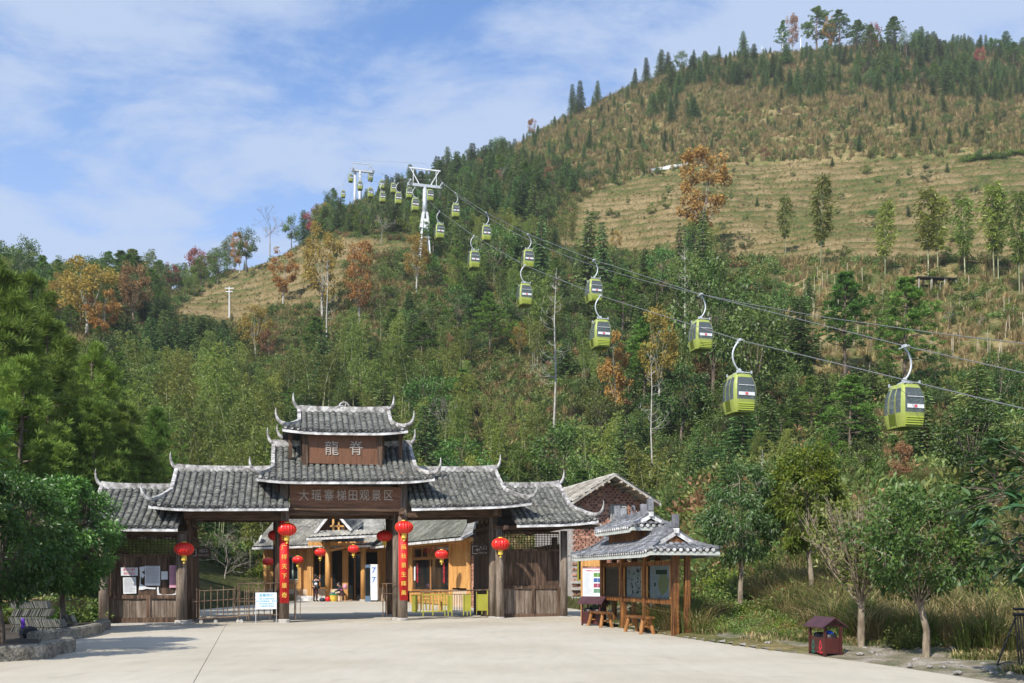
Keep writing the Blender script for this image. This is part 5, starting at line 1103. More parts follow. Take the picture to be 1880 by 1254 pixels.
# ------------------------------------------------------------------ roofed litter bins
def roofbin(loc, rz, sc, label, wide):
    r = thing('litter_bin', label, 'bin', loc, rz, 'maroon litter bins with little roofs'); w_, d_, h_ = wide*sc, 0.42*sc, 0.44*sc; th = 0.02
    q = MB(); q.box(-w_/2, w_/2, -d_/2, -d_/2+th, 0.05, h_); q.box(-w_/2, w_/2, d_/2-th, d_/2, 0.05, h_); q.box(-w_/2, -w_/2+th, -d_/2+th, d_/2-th, 0.05, h_); q.box(w_/2-th, w_/2, -d_/2+th, d_/2-th, 0.05, h_); q.box(-w_/2+th, w_/2-th, -d_/2+th, d_/2-th, 0.05, 0.08); obj('box', q, M_maroon, r, bevel=0.006)
    for x in (-1, 1):
        for y in (-1, 1): q = MB(); q.bar((x*(w_/2-0.005), y*(d_/2-0.005), 0), (x*(w_/2-0.005), y*(d_/2-0.005), h_*1.68), 0.045); obj('post', q, M_maroon, r)
    zt = h_*1.62; q = MB(); o_ = 0.12*sc
    for y in (-1, 1): q.prism([Vector((-w_/2-o_, 0, zt+0.19*sc)), Vector((w_/2+o_, 0, zt+0.19*sc)), Vector((w_/2+o_, y*(d_/2+o_), zt-0.03)), Vector((-w_/2-o_, y*(d_/2+o_), zt-0.03))], (0, 0, 0), (0, 0, 0.022))
    obj('roof', q, M_maroonr, r)
    for x in (-1, 1): q = MB(); q.prism([Vector((x*w_/2, 0, zt+0.17*sc)), Vector((x*w_/2, -d_/2, zt+0.0)), Vector((x*w_/2, d_/2, zt+0.0))], (0, 0, 0), (-x*0.02, 0, 0)); obj('roof_gable', q, M_maroon, r)
    for k, x in enumerate((-w_*0.25, w_*0.25)):
        q = MB(); q.lathe([(d_*0.40, 0.1), (d_*0.44, h_+0.06*sc), (d_*0.36, h_+0.10*sc), (d_*0.30, h_+0.04*sc)], 14, (x, 0, 0)); obj('liner_bag', q, M_black, r, smooth=True)
    return r, w_, d_, h_
p = G(1518, 1204); r, w_, d_, h_ = roofbin((p.x+0.02, p.y+0.15, 0), R_(-80), 0.80, 'maroon roofed litter bin with red and green marks on the right verge', 0.72)
for k, (x, m, chs) in enumerate(((-0.15, M_green, '可回收'), (0.13, M_redtx, '不可回收'))):
    # marks on the long side facing the plaza
    q = MB(); z = h_*0.62; yy = -d_/2-0.004; tk = 0.018
    P = [(x-0.05, z-0.07), (x, z+0.08), (x+0.05, z-0.07)]
    for a, b in ((0, 1), (1, 2), (2, 0)): q.bar((P[a][0], yy, P[a][1]), (P[b][0], yy, P[b][1]), 0.004, tk)
    q.add([(x-0.03, yy-0.002, z-0.08), (x+0.03, yy-0.002, z-0.08), (x, yy-0.002, z-0.15)], [(0, 1, 2)])
    obj('recycling_mark', q, m, r); text(chs, m, r, (x, yy-0.002, h_*0.17), 0.05, 0.002)
q = MB(); q.lathe([(0.02, 0), (0.10, 0.02), (0.11, 0.07), (0.05, 0.14), (0.02, 0.15)], 10, (0.16, 0.0, h_-0.02)); obj('blue_bag', q, plain('blue_plastic_bag', (0.02, 0.10, 0.55), 0.35), r, smooth=True)
p = G(1090, 1148); roofbin((p.x, p.y, 0), R_(-30), 0.98, 'small maroon roofed litter bin left of the kiosk bench', 0.62)
# information board behind the bin
p = W(1088, 1120, 31.5); r = thing('information_board', 'white tour information board with photographs in a wooden frame left of the kiosk', 'sign', (p.x, 31.5, 0), R_(-4))
za, zb = W(1088, 1042, 31.5).z, W(1088, 1098, 31.5).z; w2 = 0.34
q = MB(); q.box(-w2, w2, 0, 0.03, zb, za); obj('panel', q, M_board, r)
q = MB()
for x in (-w2-0.03, w2+0.03): q.bar((x, 0.02, 0), (x, 0.02, za+0.45), 0.06)
obj('post', q, M_new, r); q = MB(); q.box(-w2, w2, 0.0, 0.05, za+0.04, za+0.32); obj('header', q, M_new, r)
q = MB(); q.box(-w2, w2, -0.004, -0.001, za-0.04, za); q.box(-w2, w2, -0.004, -0.001, zb, zb+0.04); obj('border', q, plain('rose_border', (0.45, 0.2, 0.22)), r)
text('大瑶寨景区游览须知', M_redtx, r, (0, -0.005, za-0.11), 0.075, 0.001, sx=0.85)
q = MB()
for k in range(22): q.box(-w2+0.04, -w2+0.04+rnd.uniform(0.18, 0.3), -0.004, -0.001, za-0.2-k*0.033, za-0.19-k*0.033)
obj('printed_lines', q, M_greytx, r)
for k, c in enumerate(((0.10, 0.22, 0.05), (0.04, 0.09, 0.22), (0.26, 0.05, 0.09), (0.10, 0.20, 0.12))):
    for j in range(2): q = MB(); x = 0.03+0.15*j; z = za-0.32-0.18*k; q.box(x, x+0.14, -0.006, -0.003, z, z+0.14); obj('photograph', q, surf('printed_photo_%d_%d' % (k, j), tuple(v*0.6 for v in c), tuple(min(1, v*1.9) for v in c), 16), r)
# low white poster under the kiosk
pk = KF+kdir*2.6; r = thing('picture_board', 'white board with photographs standing under the middle of the kiosk', 'sign', (pk.x+0.9, pk.y+0.5, 0), R_(-20))
q = MB(); q.box(-0.3, 0.3, 0, 0.03, 0.25, 1.1); obj('panel', q, M_board, r)
for k in range(5): q = MB(); q.box(-0.22, -0.06, -0.005, -0.002, 0.9-k*0.15, 1.0-k*0.15); obj('photograph', q, M_redtx, r)
q = MB(); q.bar((-0.25, 0.02, 0), (-0.25, 0.02, 0.3), 0.03); q.bar((0.25, 0.02, 0), (0.25, 0.02, 0.3), 0.03); obj('foot', q, M_iron, r)
# ------------------------------------------------------------------ sliding fence at the left bay
def gw(px, py, d): return to_world(gp(px, py, d))
fence = thing('iron_fence', 'rusty iron barrier fence across the left bay of the gate', 'fence', GO, GYAW)
def fbar(pts, r_, d=0.12, m=M_iron, name='bar'):
    q = MB(); q.tube([gp(x, y, d) for x, y in pts], r_, 6); return obj(name, q, m, fence)
fbar([(352, 1105), (550, 1093)], 0.02, 0.15, name='rail'); fbar([(365, 1136), (437, 1132)], 0.03, name='rail'); fbar([(436, 1131), (525, 1128)], 0.022, name='rail')
fbar([(366, 1085), (432, 1082)], 0.018, name='rail'); fbar([(432, 1104), (520, 1104)], 0.018, name='rail'); fbar([(436, 1072), (548, 1070)], 0.024, name='rail')
for x, y0_, y1_ in ((354, 1140, 1100), (361, 1134, 1080), (366, 1135, 1082), (375, 1135, 1084), (387, 1134, 1077), (399, 1134, 1084), (410, 1133, 1075), (428, 1132, 1080), (431, 1132, 1076), (437, 1138, 1072), (440, 1131, 1073), (453, 1138, 1078), (457, 1139, 1072), (475, 1139, 1072), (496, 1138, 1072), (515, 1139, 1072), (541, 1136, 1070), (543, 1136, 1071), (551, 1134, 1080), (449, 1130, 1079), (418, 1133, 1084), (465, 1131, 1073), (485, 1131, 1073), (505, 1131, 1073)):
    fbar([(x, y0_), (x+0.5, y1_)], 0.022 if x in (437, 457, 541) else 0.015)
for x, y in ((369, 1139), (396, 1136), (437, 1138), (443, 1138)):
    q = MB(); c = gp(x, y, 0.12); c.z = 0.055; q.tube([c+Vector((0, -0.03, 0)), c+Vector((0, 0.03, 0))], 0.06, 12); obj('wheel', q, M_conc, fence)
p0, p1 = gp(469, 1088, 0.02), gp(508, 1118, 0.02); r = thing('notice_board', 'white notice board with pale blue characters on the iron fence', 'sign', to_world(Vector(((p0.x+p1.x)/2, 0.02, (p0.z+p1.z)/2))), GYAW); w_, h_ = p1.x-p0.x, p0.z-p1.z
q = MB(); q.box(-w_/2, w_/2, -0.01, 0.01, -h_/2, h_/2); obj('panel', q, M_board, r); zb0 = -(p0.z+p1.z)/2
q = MB()
for x in (-w_/2+0.01, w_/2-0.01): q.bar((x, 0, zb0+0.0), (x, 0, -h_/2), 0.02)
obj('leg', q, M_steel, r)
text('温馨提示', M_cyan, r, (0, -0.014, h_*0.33), h_*0.22, 0.002)
for k, s_ in enumerate(('请各位游客保管好', '自己的贵重物品，景区内', '请勿吸烟注意安全', '大瑶寨景区管理处')): text(s_, M_cyan, r, (0.02, -0.014, h_*(0.12-0.15*k)), h_*0.115, 0.001)
# turnstile fence on the right bay
tf = thing('turnstile_fence', 'olive yellow turnstile barriers across the right bay of the gate', 'fence', GO, GYAW)
def tb_(pts, r_, d=0.4, m=M_olive, name='bar'):
    q = MB(); q.tube([gp(x, y, d) for x, y in pts], r_, 6); return obj(name, q, m, tf)
tb_([(749, 1087), (898, 1083)], 0.025, m=M_iron, name='rail'); tb_([(754, 1093), (818, 1091)], 0.02, name='rail'); tb_([(762, 1124), (818, 1122)], 0.022, name='rail')
tb_([(818, 1091), (868, 1091)], 0.015, 0.9, m=M_iron, name='rail'); tb_([(818, 1122), (868, 1121)], 0.015, 0.9, m=M_iron, name='rail'); tb_([(700, 1072), (728, 1071)], 0.02, 0.3, m=M_iron, name='rail'); tb_([(700, 1090), (728, 1090)], 0.015, 0.3, m=M_iron, name='rail')
for x in (703, 710): tb_([(x, 1133), (x, 1071)], 0.02, 0.3, m=M_iron)
for x, y0_, y1_ in ((766, 1124, 1093), (772, 1124, 1093), (777, 1132, 1088), (783, 1124, 1093), (788, 1124, 1090), (795, 1130, 1093), (802, 1124, 1093), (808, 1124, 1093), (813, 1124, 1093), (817, 1131, 1088), (823, 1131, 1090), (830, 1130, 1088), (851, 1130, 1090), (858, 1130, 1120), (864, 1130, 1088), (875, 1128, 1086), (885, 1128, 1120), (895, 1129, 1084)):
    tb_([(x, y0_), (x, y1_)], 0.022 if y0_ > 1128 else 0.014)
for x in (824, 829, 834, 839, 844, 848, 855, 861): tb_([(x, 1121), (x, 1091)], 0.012, 0.9, m=M_iron)
for x0, x1, y0_, y1_, dd in ((756, 766, 1124, 1093, 0.75), (821, 829, 1123, 1094, 0.42), (852, 864, 1122, 1092, 0.42), (876, 895, 1121, 1091, 0.42)):
    a = gp(x0, y1_, dd); b = gp(x1, y0_, dd); q = MB(); q.box(a.x, b.x, dd-0.015, dd+0.015, b.z, a.z); obj('panel', q, M_olive, tf)
# electric box and low things
# ------------------------------------------------------------------ planters, tile stacks, verge
def curb_wall(pts, h, w_, label, name='planter_wall'):
    r = thing(name, label, 'planter', (pts[0][0], pts[0][1], 0)); q = MB(); P = [Vector((a-pts[0][0], b-pts[0][1], 0)) for a, b in pts]
    V = []; Fc = []
    for k, p in enumerate(P):
        d = (P[min(k+1, len(P)-1)]-P[max(k-1, 0)]).normalized(); nn = Vector((-d.y, d.x, 0)); 
        for o_, z in ((-w_/2, -0.1), (-w_/2, h-0.04), (-w_/2+0.04, h), (w_/2-0.04, h), (w_/2, h-0.04), (w_/2, -0.1)): V.append(p+nn*o_+Vector((0, 0, z)))
    for k in range(len(P)-1):
        for j in range(5): Fc.append((k*6+j, k*6+j+1, (k+1)*6+j+1, (k+1)*6+j))
    Fc += [tuple(range(5, -1, -1)), tuple((len(P)-1)*6+j for j in range(6))]
    q.add(V, Fc); obj('wall', q, M_peb, r)
M_peb = surf('pebble_dash_wall', (0.13, 0.12, 0.095), (0.24, 0.22, 0.175), scale=4, rough=0.95, bump=1.0, c3=(0.33, 0.30, 0.25), fine=26, finec=0.5, bdist=0.04)
def arc(px0, py0, px1, py1, bulge, n=12):
    a, b = G(px0, py0), G(px1, py1); out_ = []
    d = b-a; nn = Vector((d.y, -d.x, 0)).normalized()
    for k in range(n+1):
        f = k/n; out_.append(tuple((a+d*f+nn*bulge*(1-(2*f-1)**2))[:2]))
    return out_
P = arc(60, 1183, 176, 1164, 0.15); e = G(183, 1158); P += [(e.x, e.y), (e.x-0.1, e.y+0.6), (e.x-0.5, e.y+1.4)]
curb_wall(P, 0.28, 0.28, 'curved pebble-dash planter wall nearer the gate house')
P = arc(-150, 1222, 82, 1209, 0.1); e = G(91, 1203); P += [(e.x, e.y), (e.x, e.y+0.7), (e.x-0.4, e.y+1.6)]
curb_wall(P, 0.28, 0.28, 'pebble-dash planter wall at the left edge of the photo')
q = MB(); c = G(120, 1150); q.box(-22, c.x+1.1, 20.6, 30, -0.3, 0.06); 
soil = MB(); soil.add([tuple(G(-500, 1215)[:2])+(0.12,), tuple(G(80, 1203)[:2])+(0.12,), tuple(G(68, 1180)[:2])+(0.12,), tuple(G(170, 1160)[:2])+(0.12,), (G(182, 1155).x-0.2, 28.4, 0.12), (-30, 30, 0.12)], [(0, 1, 2, 3, 4, 5)])
kind(obj('planting_soil', soil, surf('dark_soil', (0.03, 0.025, 0.018), (0.07, 0.055, 0.04), 3, rough=1, bump=0.5)), 'structure')
def tilestack(px, py, n, ln_, lab, rows=2, rz=0.0):
    p = G(px, py, 0.12); r = thing('tile_stack', lab, 'tiles', (p.x, p.y, 0.12), rz, 'stacked spare roof tiles under the round trees'); m = MB(); m.box(-0.009, 0.009, -0.1, 0.1, 0, 0.19); me = m.mesh('tile', M_tile)
    for rr in range(rows):
        for k in range(n):
            o = obj('tile', me, parent=r, loc=(k*ln_/n, rnd.uniform(-0.02, 0.02), rr*0.2)); o.rotation_euler = (0, (0.42 if rr % 2 == 0 else -0.35)+rnd.uniform(-0.05, 0.05), 0)
tilestack(44, 1166, 34, 1.0, 'stack of grey roof tiles leaning in two rows left of the round tree trunk', 2); tilestack(24, 1160, 36, 0.95, 'second stack of grey roof tiles, topmost behind the near one', 4)
tilestack(120, 1156, 8, 0.28, 'small bundle of pale tiles right of the round tree trunk', 2)
fr = MB(); rr = random.Random(4); p = G(60, 1150, 0.12)
for k in range(70):
    a = Vector((rr.uniform(-1.1, 1.0), rr.uniform(-0.2, 0.4), 0.55+rr.uniform(-0.05, 0.22))); b = a+Vector((rr.uniform(0.3, 0.9), rr.uniform(-0.3, 0.1), rr.uniform(-0.35, 0.15))); fr.tube([a, (a+b)/2+Vector((0, 0, 0.06)), b], [0.012, 0.009, 0.003], 4)
r = thing('dead_branches', 'heap of dry palm fronds and twigs on the tile stacks', 'branches', (p.x, p.y+0.4, 0.12)); obj('twigs', fr, surf('dry_twig', (0.22, 0.15, 0.07), (0.36, 0.26, 0.13), 3), r)['kind'] = 'stuff'
M_sack = plain('dull_black_plastic', (0.015, 0.015, 0.02), 0.85)
p = G(6, 1176, 0.12); r = thing('black_sack', 'black plastic sack with purple cloth beside the left tree trunk', 'sack', (p.x+0.1, p.y+0.9, 0.1)); r.scale = (0.75, 0.75, 0.75); q = MB(); q.lathe([(0.05, 0), (0.26, 0.02), (0.30, 0.16), (0.24, 0.30), (0.15, 0.36), (0.06, 0.38)], 11, ribs=1, amp=0.12); obj('sack', q, M_sack, r); q = MB(); q.box(-0.2, -0.1, -0.12, -0.04, 0.3, 0.62); obj('purple_cloth', q, plain('purple_cloth', (0.12, 0.03, 0.42), 0.8), r, bevel=0.03)
# gravel verge on the right
M_verge = surf('gravel_verge', (0.10, 0.11, 0.05), (0.21, 0.18, 0.125), scale=1.3, rough=1, bump=0.8, c3=(0.34, 0.31, 0.26), fine=22, finec=0.35, bdist=0.05)
vg = [(1100, 1146), (1250, 1170), (1380, 1189), (1520, 1207), (1650, 1225), (1800, 1248), (1900, 1262), (2100, 1262), (1900, 1225), (1800, 1212), (1650, 1190), (1520, 1172), (1400, 1158), (1280, 1143), (1160, 1130)]
q = MB(); n_ = 40; V = []
def along(P, f):
    k = f*(len(P)-1); i = min(int(k), len(P)-2); a, b = P[i], P[i+1]; return (a[0]+(b[0]-a[0])*(k-i), a[1]+(b[1]-a[1])*(k-i))
inn = [(1100, 1146), (1250, 1170), (1380, 1189), (1520, 1207), (1650, 1225), (1800, 1248), (1960, 1275)]; outr = [(1130, 1128), (1280, 1146), (1400, 1158), (1540, 1172), (1680, 1188), (1830, 1206), (2000, 1228)]
for k in range(n_+1):
    a = G(*along(inn, k/n_)); b = G(*along(outr, k/n_))
    for j in range(9):
        f = j/8; p = a.lerp(b, f); V.append((p.x, p.y, -0.035+(0.06*math.sin(f*3.1)+rnd.uniform(-0.012, 0.02) if j else 0)+max(0, Hz(p.x, p.y))*1.0))
q.add(V, [(k*9+j, (k+1)*9+j, (k+1)*9+j+1, k*9+j+1) for k in range(n_) for j in range(8)]); kind(obj('gravel_verge', q, M_verge, smooth=True), 'structure')
# loose stones on it
sm = []
for v_ in range(4):
    bm = bmesh.new(); bmesh.ops.create_icosphere(bm, subdivisions=1, radius=0.5)
    for v in bm.verts: v.co *= rnd.uniform(0.7, 1.15); v.co.z *= 0.6
    me = bpy.data.meshes.new('stone'); bm.to_mesh(me); bm.free(); me.materials.append(M_stone); sm.append(me)
big = []
for k in range(150):
    f = rnd.random()**0.8; a = G(*along(inn, f)); b = G(*along(outr, f)); p = a.lerp(b, rnd.uniform(0.05, 0.95)); big.append((p, rnd.choice((0.04, 0.06, 0.08, 0.1, 0.13))))
big.sort(key=lambda t_: -t_[1])
for p, s_ in big[:45]:
    o = obj('stone', rnd.choice(sm), loc=(p.x, p.y, max(0, Hz(p.x, p.y))+0.02)); o.scale = (s_*rnd.uniform(0.9, 1.7),)*2+(s_,); o.rotation_euler = (0, 0, rnd.uniform(0, 6)); tag(o, 'small loose grey stone lying on the gravel verge', 'stone', 'loose stones on the gravel verge')
# black iron stand at the right edge
p = G(1852, 1236); r = thing('iron_stand', 'black iron stand of slanting rods at the right edge', 'stand', (p.x, p.y, 0)); 
def ir(px0, py0, px1, py1, rr_=0.012, Y=p.y, name='rod'):
    a, b = W(px0, py0, Y)-Vector((p.x, p.y, 0)), W(px1, py1, Y)-Vector((p.x, p.y, 0)); q = MB(); q.tube([a, b], rr_, 6); return obj(name, q, M_black, r)
ir(1830, 1222, 1865, 1133, 0.014); ir(1863, 1130, 1872, 1228); ir(1868, 1130, 1877, 1228); ir(1873, 1130, 1883, 1230); ir(1878, 1130, 1889, 1230); ir(1884, 1130, 1895, 1230); ir(1860, 1128, 1905, 1128, 0.03, name='tray'); ir(1860, 1118, 1905, 1118, 0.022, name='tray')
q = MB(); pts = [W(1830+k*4.4, 1222-7*math.sin(math.pi*k/10), p.y)-Vector((p.x, p.y, 0)) for k in range(11)]; q.tube(pts, 0.01, 5); obj('curved_brace', q, M_black, r)
q = MB(); q.tube([W(1905, 1118, p.y)-Vector((p.x, p.y, 0)), W(1940, 1224, p.y)-Vector((p.x, p.y, 0))], 0.014, 6); obj('rod', q, M_black, r)
# ------------------------------------------------------------------ gondola lift
RB = -0.2736; XR, XL = 33.3, 27.7
def ropeY(px, X0): return X0/((px-CX)/F-RB)
def rope_pt(X0, Y, z): return Vector((X0+RB*Y, Y, z))
CABR = [(1660, 635), (1286, 540), (1090, 477), (969, 430), (892, 390), (836, 354), (789, 330), (751, 329), (722, 323), (701, 318), (680, 306)]
CABL = [(1357, 624), (1102, 543), (963, 487), (870, 433), (807, 388), (762, 344), (731, 336), (702, 337), (680, 331), (661, 320), (644, 308), (630, 339)]
def zrow(py, Y): return EYE-(py-HY)/F*Y
gr = [(ropeY(px, XR), py) for px, py in CABR]; glf = [(ropeY(px, XL), py) for px, py in CABL]
PR = [rope_pt(XR, Y, zrow(py, Y)) for Y, py in gr]; PL = [rope_pt(XL, Y, zrow(py, Y)) for Y, py in glf]
T1, T2 = 170.0, 272.0
def ropeline(P, X0, first):
    pts = [rope_pt(X0, Y, z) for Y, z in first]+P; pts.append(rope_pt(X0, T1, 74.2)); pts.append(rope_pt(X0, T2, zrow(312, T2))); pts.append(rope_pt(X0, 330, zrow(350, 330))); pts.append(rope_pt(X0, 380, zrow(430, 380))); pts.sort(key=lambda v: v.y)
    out_ = []
    for a, b in zip(pts[:-1], pts[1:]):
        for k in range(6): out_.append(a.lerp(b, k/6))
    out_.append(pts[-1]); return out_
M_rope = plain('steel_rope', (0.17, 0.175, 0.18), 0.6)
ry = [(8, 1.2), (25, 5.2), (40.3, 10.4)]; ly = [(8, 1.0), (22, 4.2), (33.5, 7.6)]
for P, X0, fst, lab in ((PR, XR, ry, 'right hand haul rope of the gondola lift'), (PL, XL, ly, 'left hand haul rope of the gondola lift')):
    q = MB(); q.tube(ropeline(P, X0, fst), 0.022, 5); o = obj('haul_rope', q, M_rope); tag(o, lab, 'cable', 'ropes of the gondola lift')
def quad3(p, Y): (a, za), (b, zb), (c, zc) = p; return za*(Y-b)*(Y-c)/((a-b)*(a-c))+zb*(Y-a)*(Y-c)/((b-a)*(b-c))+zc*(Y-a)*(Y-b)/((c-a)*(c-b))
q = MB(); q.tube([rope_pt(30.5, Y, quad3(((36.9, 10.8), (54.3, 17.2), (170, 77.5)), Y)) for Y in range(10, 171, 8)]+[rope_pt(30.5, 170, 77.5), rope_pt(30.5, 272, 124)], 0.018, 4); o = obj('signal_cable', q, M_rope); tag(o, 'thin signal cable above the two haul ropes', 'cable', 'ropes of the gondola lift')
# cabin
CZ0, CZ1 = -4.28, -2.05        # bottom and top of the cabin below the grip
def ring(z):
    t_ = (z-CZ0)/(CZ1-CZ0); f = 0.80+0.26*math.sin(math.pi*min(1, max(0, t_*0.92+0.06)))**0.8; f *= 1-0.16*max(0, t_-0.72)/0.28
    hx_, hy_ = 0.72*f, 0.82*f; n = 56; out_ = []
    for k in range(n):
        a = 2*math.pi*k/n; ca, sa = math.cos(a), math.sin(a); p = 5.5; r = (abs(ca)**p+abs(sa)**p)**(-1/p); out_.append((hx_*r*ca, hy_*r*sa, z))
    return out_
zs = [CZ0, CZ0+0.05, CZ0+0.3, CZ0+0.55, CZ0+0.72, CZ0+1.0, CZ0+1.3, CZ0+1.6, CZ0+1.88, CZ0+2.0, CZ0+2.12, CZ1-0.03, CZ1]
rings = [ring(z) for z in zs]; n = 56
def is_win(k, j):
    """window faces: j ring step, k face column"""
    if not (4 <= j <= 8): return False
    a = (k+0.5)/n*360
    front = 180+0
    fr = min(abs((a-270+180) % 360-180), abs((a-90+180) % 360-180)); sd_ = min(abs((a-0+180) % 360-180), abs((a-180+180) % 360-180))
    if fr < 37: return True
    if sd_ < 37: return not (12 < sd_ < 19)
    return False
lime, glass = MB(), MB()
for j in range(len(zs)-1):
    for k in range(n):
        c = [rings[j][k], rings[j][(k+1) % n], rings[j+1][(k+1) % n], rings[j+1][k]]
        if is_win(k, j):
            f = 0.985; cc = [(x*f, y*f, z) for x, y, z in c]; glass.add(cc, [(0, 1, 2, 3)])
        else: lime.add(c, [(0, 1, 2, 3)])
lime.add(rings[-1], [tuple(range(n))]); under = MB(); under.add([(x*0.96, y*0.96, z+0.01) for x, y, z in rings[0]], [tuple(range(n))]); under.lathe([(0.25, -0.05), (0.3, 0.02)], 10, (0, 0, CZ0)); 
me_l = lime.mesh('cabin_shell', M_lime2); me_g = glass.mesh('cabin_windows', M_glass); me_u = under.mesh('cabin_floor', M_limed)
louv = MB(); 
for k in range(4): z = CZ0+0.10+0.115*k; yy_ = ring(z+0.03)[42][1]; louv.box(-0.50, 0.50, yy_-0.045, yy_+0.02, z, z+0.065)
me_lv = louv.mesh('louvre', surf('bright_lime_louvre', (0.36, 0.43, 0.05), (0.44, 0.52, 0.07), 3, rough=0.3, finec=0.03))
bnd = MB(); bnd.box(-0.50, 0.50, -0.885, -0.875, CZ0+0.93, CZ0+1.12); bnd.box(-0.49, 0.49, -0.875, -0.865, CZ0+1.5, CZ0+1.53); me_b = bnd.mesh('white_band', M_cwhite)
mk = MB(); mk.box(-0.09, 0.09, -0.892, -0.886, CZ0+0.95, CZ0+1.10); me_m = mk.mesh('red_mark', plain('faded_red_mark', (0.6, 0.12, 0.14), 0.6))
seat = MB(); seat.box(-0.5, 0.5, 0.3, 0.62, CZ0+0.5, CZ0+0.62); seat.box(-0.5, 0.5, 0.58, 0.64, CZ0+0.6, CZ0+1.1); seat.box(-0.5, 0.5, -0.62, -0.3, CZ0+0.5, CZ0+0.62); me_s = seat.mesh('cabin_seat', plain('grey_seat', (0.16, 0.17, 0.18), 0.6))
door = MB()
for sx_ in (-1, 1):
    for k in range(12):
        z = CZ0+0.14+0.05*k; xx = 0.70*(0.86+0.10*math.sin(math.pi*0.5*(z-CZ0)/1.1)); xr_ = ring(z)[0][0]; door.box(min(sx_*xr_, sx_*(xr_+0.02)), max(sx_*xr_, sx_*(xr_+0.02)), -0.22, 0.22, z, z+0.022)
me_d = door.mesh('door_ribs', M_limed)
dj = MB()
for sx_ in (-1, 1):
    for y in (-0.25, 0.25):
        P = [(sx_*(ring(z)[0][0])*1.004, y, z) for z in zs[1:-1]]; dj.tube(P, 0.014, 4)
me_j = dj.mesh('door_seal', M_black)
hang = MB(); zt = CZ1
for y in (-0.62, 0.62): hang.bar((0, y, zt+0.02), (0, 0, zt+0.26), 0.07, 0.09)
for x in (-0.42, 0.42): hang.bar((x, -0.02, zt+0.02), (0, 0, zt+0.22), 0.06, 0.08)
for x in (-0.45, 0.45):
    for y in (-0.6, 0.6): hang.bar((x, y, zt-0.02), (x, y, zt+0.16), 0.07)
for y in (-0.6, 0.6): hang.bar((-0.45, y, zt+0.05), (0.45, y, zt+0.05), 0.05, 0.06)
hang.bar((-0.06, 0, zt+0.2), (0.06, 0, zt+0.36), 0.16, 0.14); me_h = hang.mesh('hanger_frame', M_steel)
def arm(sx_):
    P = []; z0, z1 = CZ1+0.28, -0.10
    for k in range(13):
        f = k/12; x = 0.40*math.sin(math.pi*min(1, f*0.83+0.0)**0.9)*sx_*1.0; x = sx_*(0.42*math.sin(math.pi*f)**0.75 if f < 0.55 else 0.42*math.sin(math.pi*(0.55+(f-0.55)))**0.75); P.append((x, 0, z0+(z1-z0)*f))
    q = MB(); q.tube(P, 0.055, 8); return q.mesh('hanger_arm', M_steel, smooth=True)
me_a = {1: arm(1), -1: arm(-1)}
gq = MB(); gq.bar((0, -0.38, -0.07), (0, 0.38, -0.07), 0.07, 0.06); gq.bar((0, -0.14, -0.02), (0, 0.14, -0.02), 0.14, 0.16); me_gr = gq.mesh('rope_grip', M_steel)
CYAW = math.atan(-RB); CABS = []
wr = ['nearest gondola cabin, at the right', 'second gondola on the right rope, left of the nearest one', 'third gondola on the right rope, above the orange tree', 'fourth gondola on the right rope, straight above another cabin', 'fifth gondola on the right rope, right of the tower', 'sixth gondola on the right rope, the highest right of the tower', 'gondola half hidden behind the first tower post', 'gondola on the right rope just left of the first tower arm', 'gondola with long arm between the two towers', 'upper gondola of a close pair between the towers', 'gondola right of the far tower, high by its arm']
wl_ = ['nearest gondola on the left rope, before dark trees', 'second gondola on the left rope, above the orange tree', 'third gondola on the left rope, just under a higher cabin', 'fourth gondola on the left rope', 'fifth gondola on the left rope, just right of the first tower', 'gondola just left of the first tower post', 'gondola with a red tinted band left of the first tower', 'lower gondola of a close pair between the towers', 'small gondola just right of the far tower post', 'gondola in front of the far tower post', 'gondola under the left arm of the far tower', 'farthest gondola, lowest left of the far tower']
for P, sd_, labs in ((PR, 1, wr), (PL, -1, wl_)):
    for k, p in enumerate(P):
        if k > 6: small = True
        r = thing('gondola_cabin', 'lime green '+labs[k], 'gondola', p, CYAW+rnd.uniform(-0.03, 0.03), 'lime green gondola cabins on the two ropes')
        for nme, me in (('shell', me_l), ('windows', me_g), ('floor', me_u), ('louvres', me_lv), ('white_band', me_b), ('red_mark', me_m), ('seat', me_s), ('door_ribs', me_d), ('door_seal', me_j), ('hanger_frame', me_h), ('hanger_arm', me_a[sd_]), ('rope_grip', me_gr)): obj(nme, me, parent=r)
        CABS.append((p, sd_))
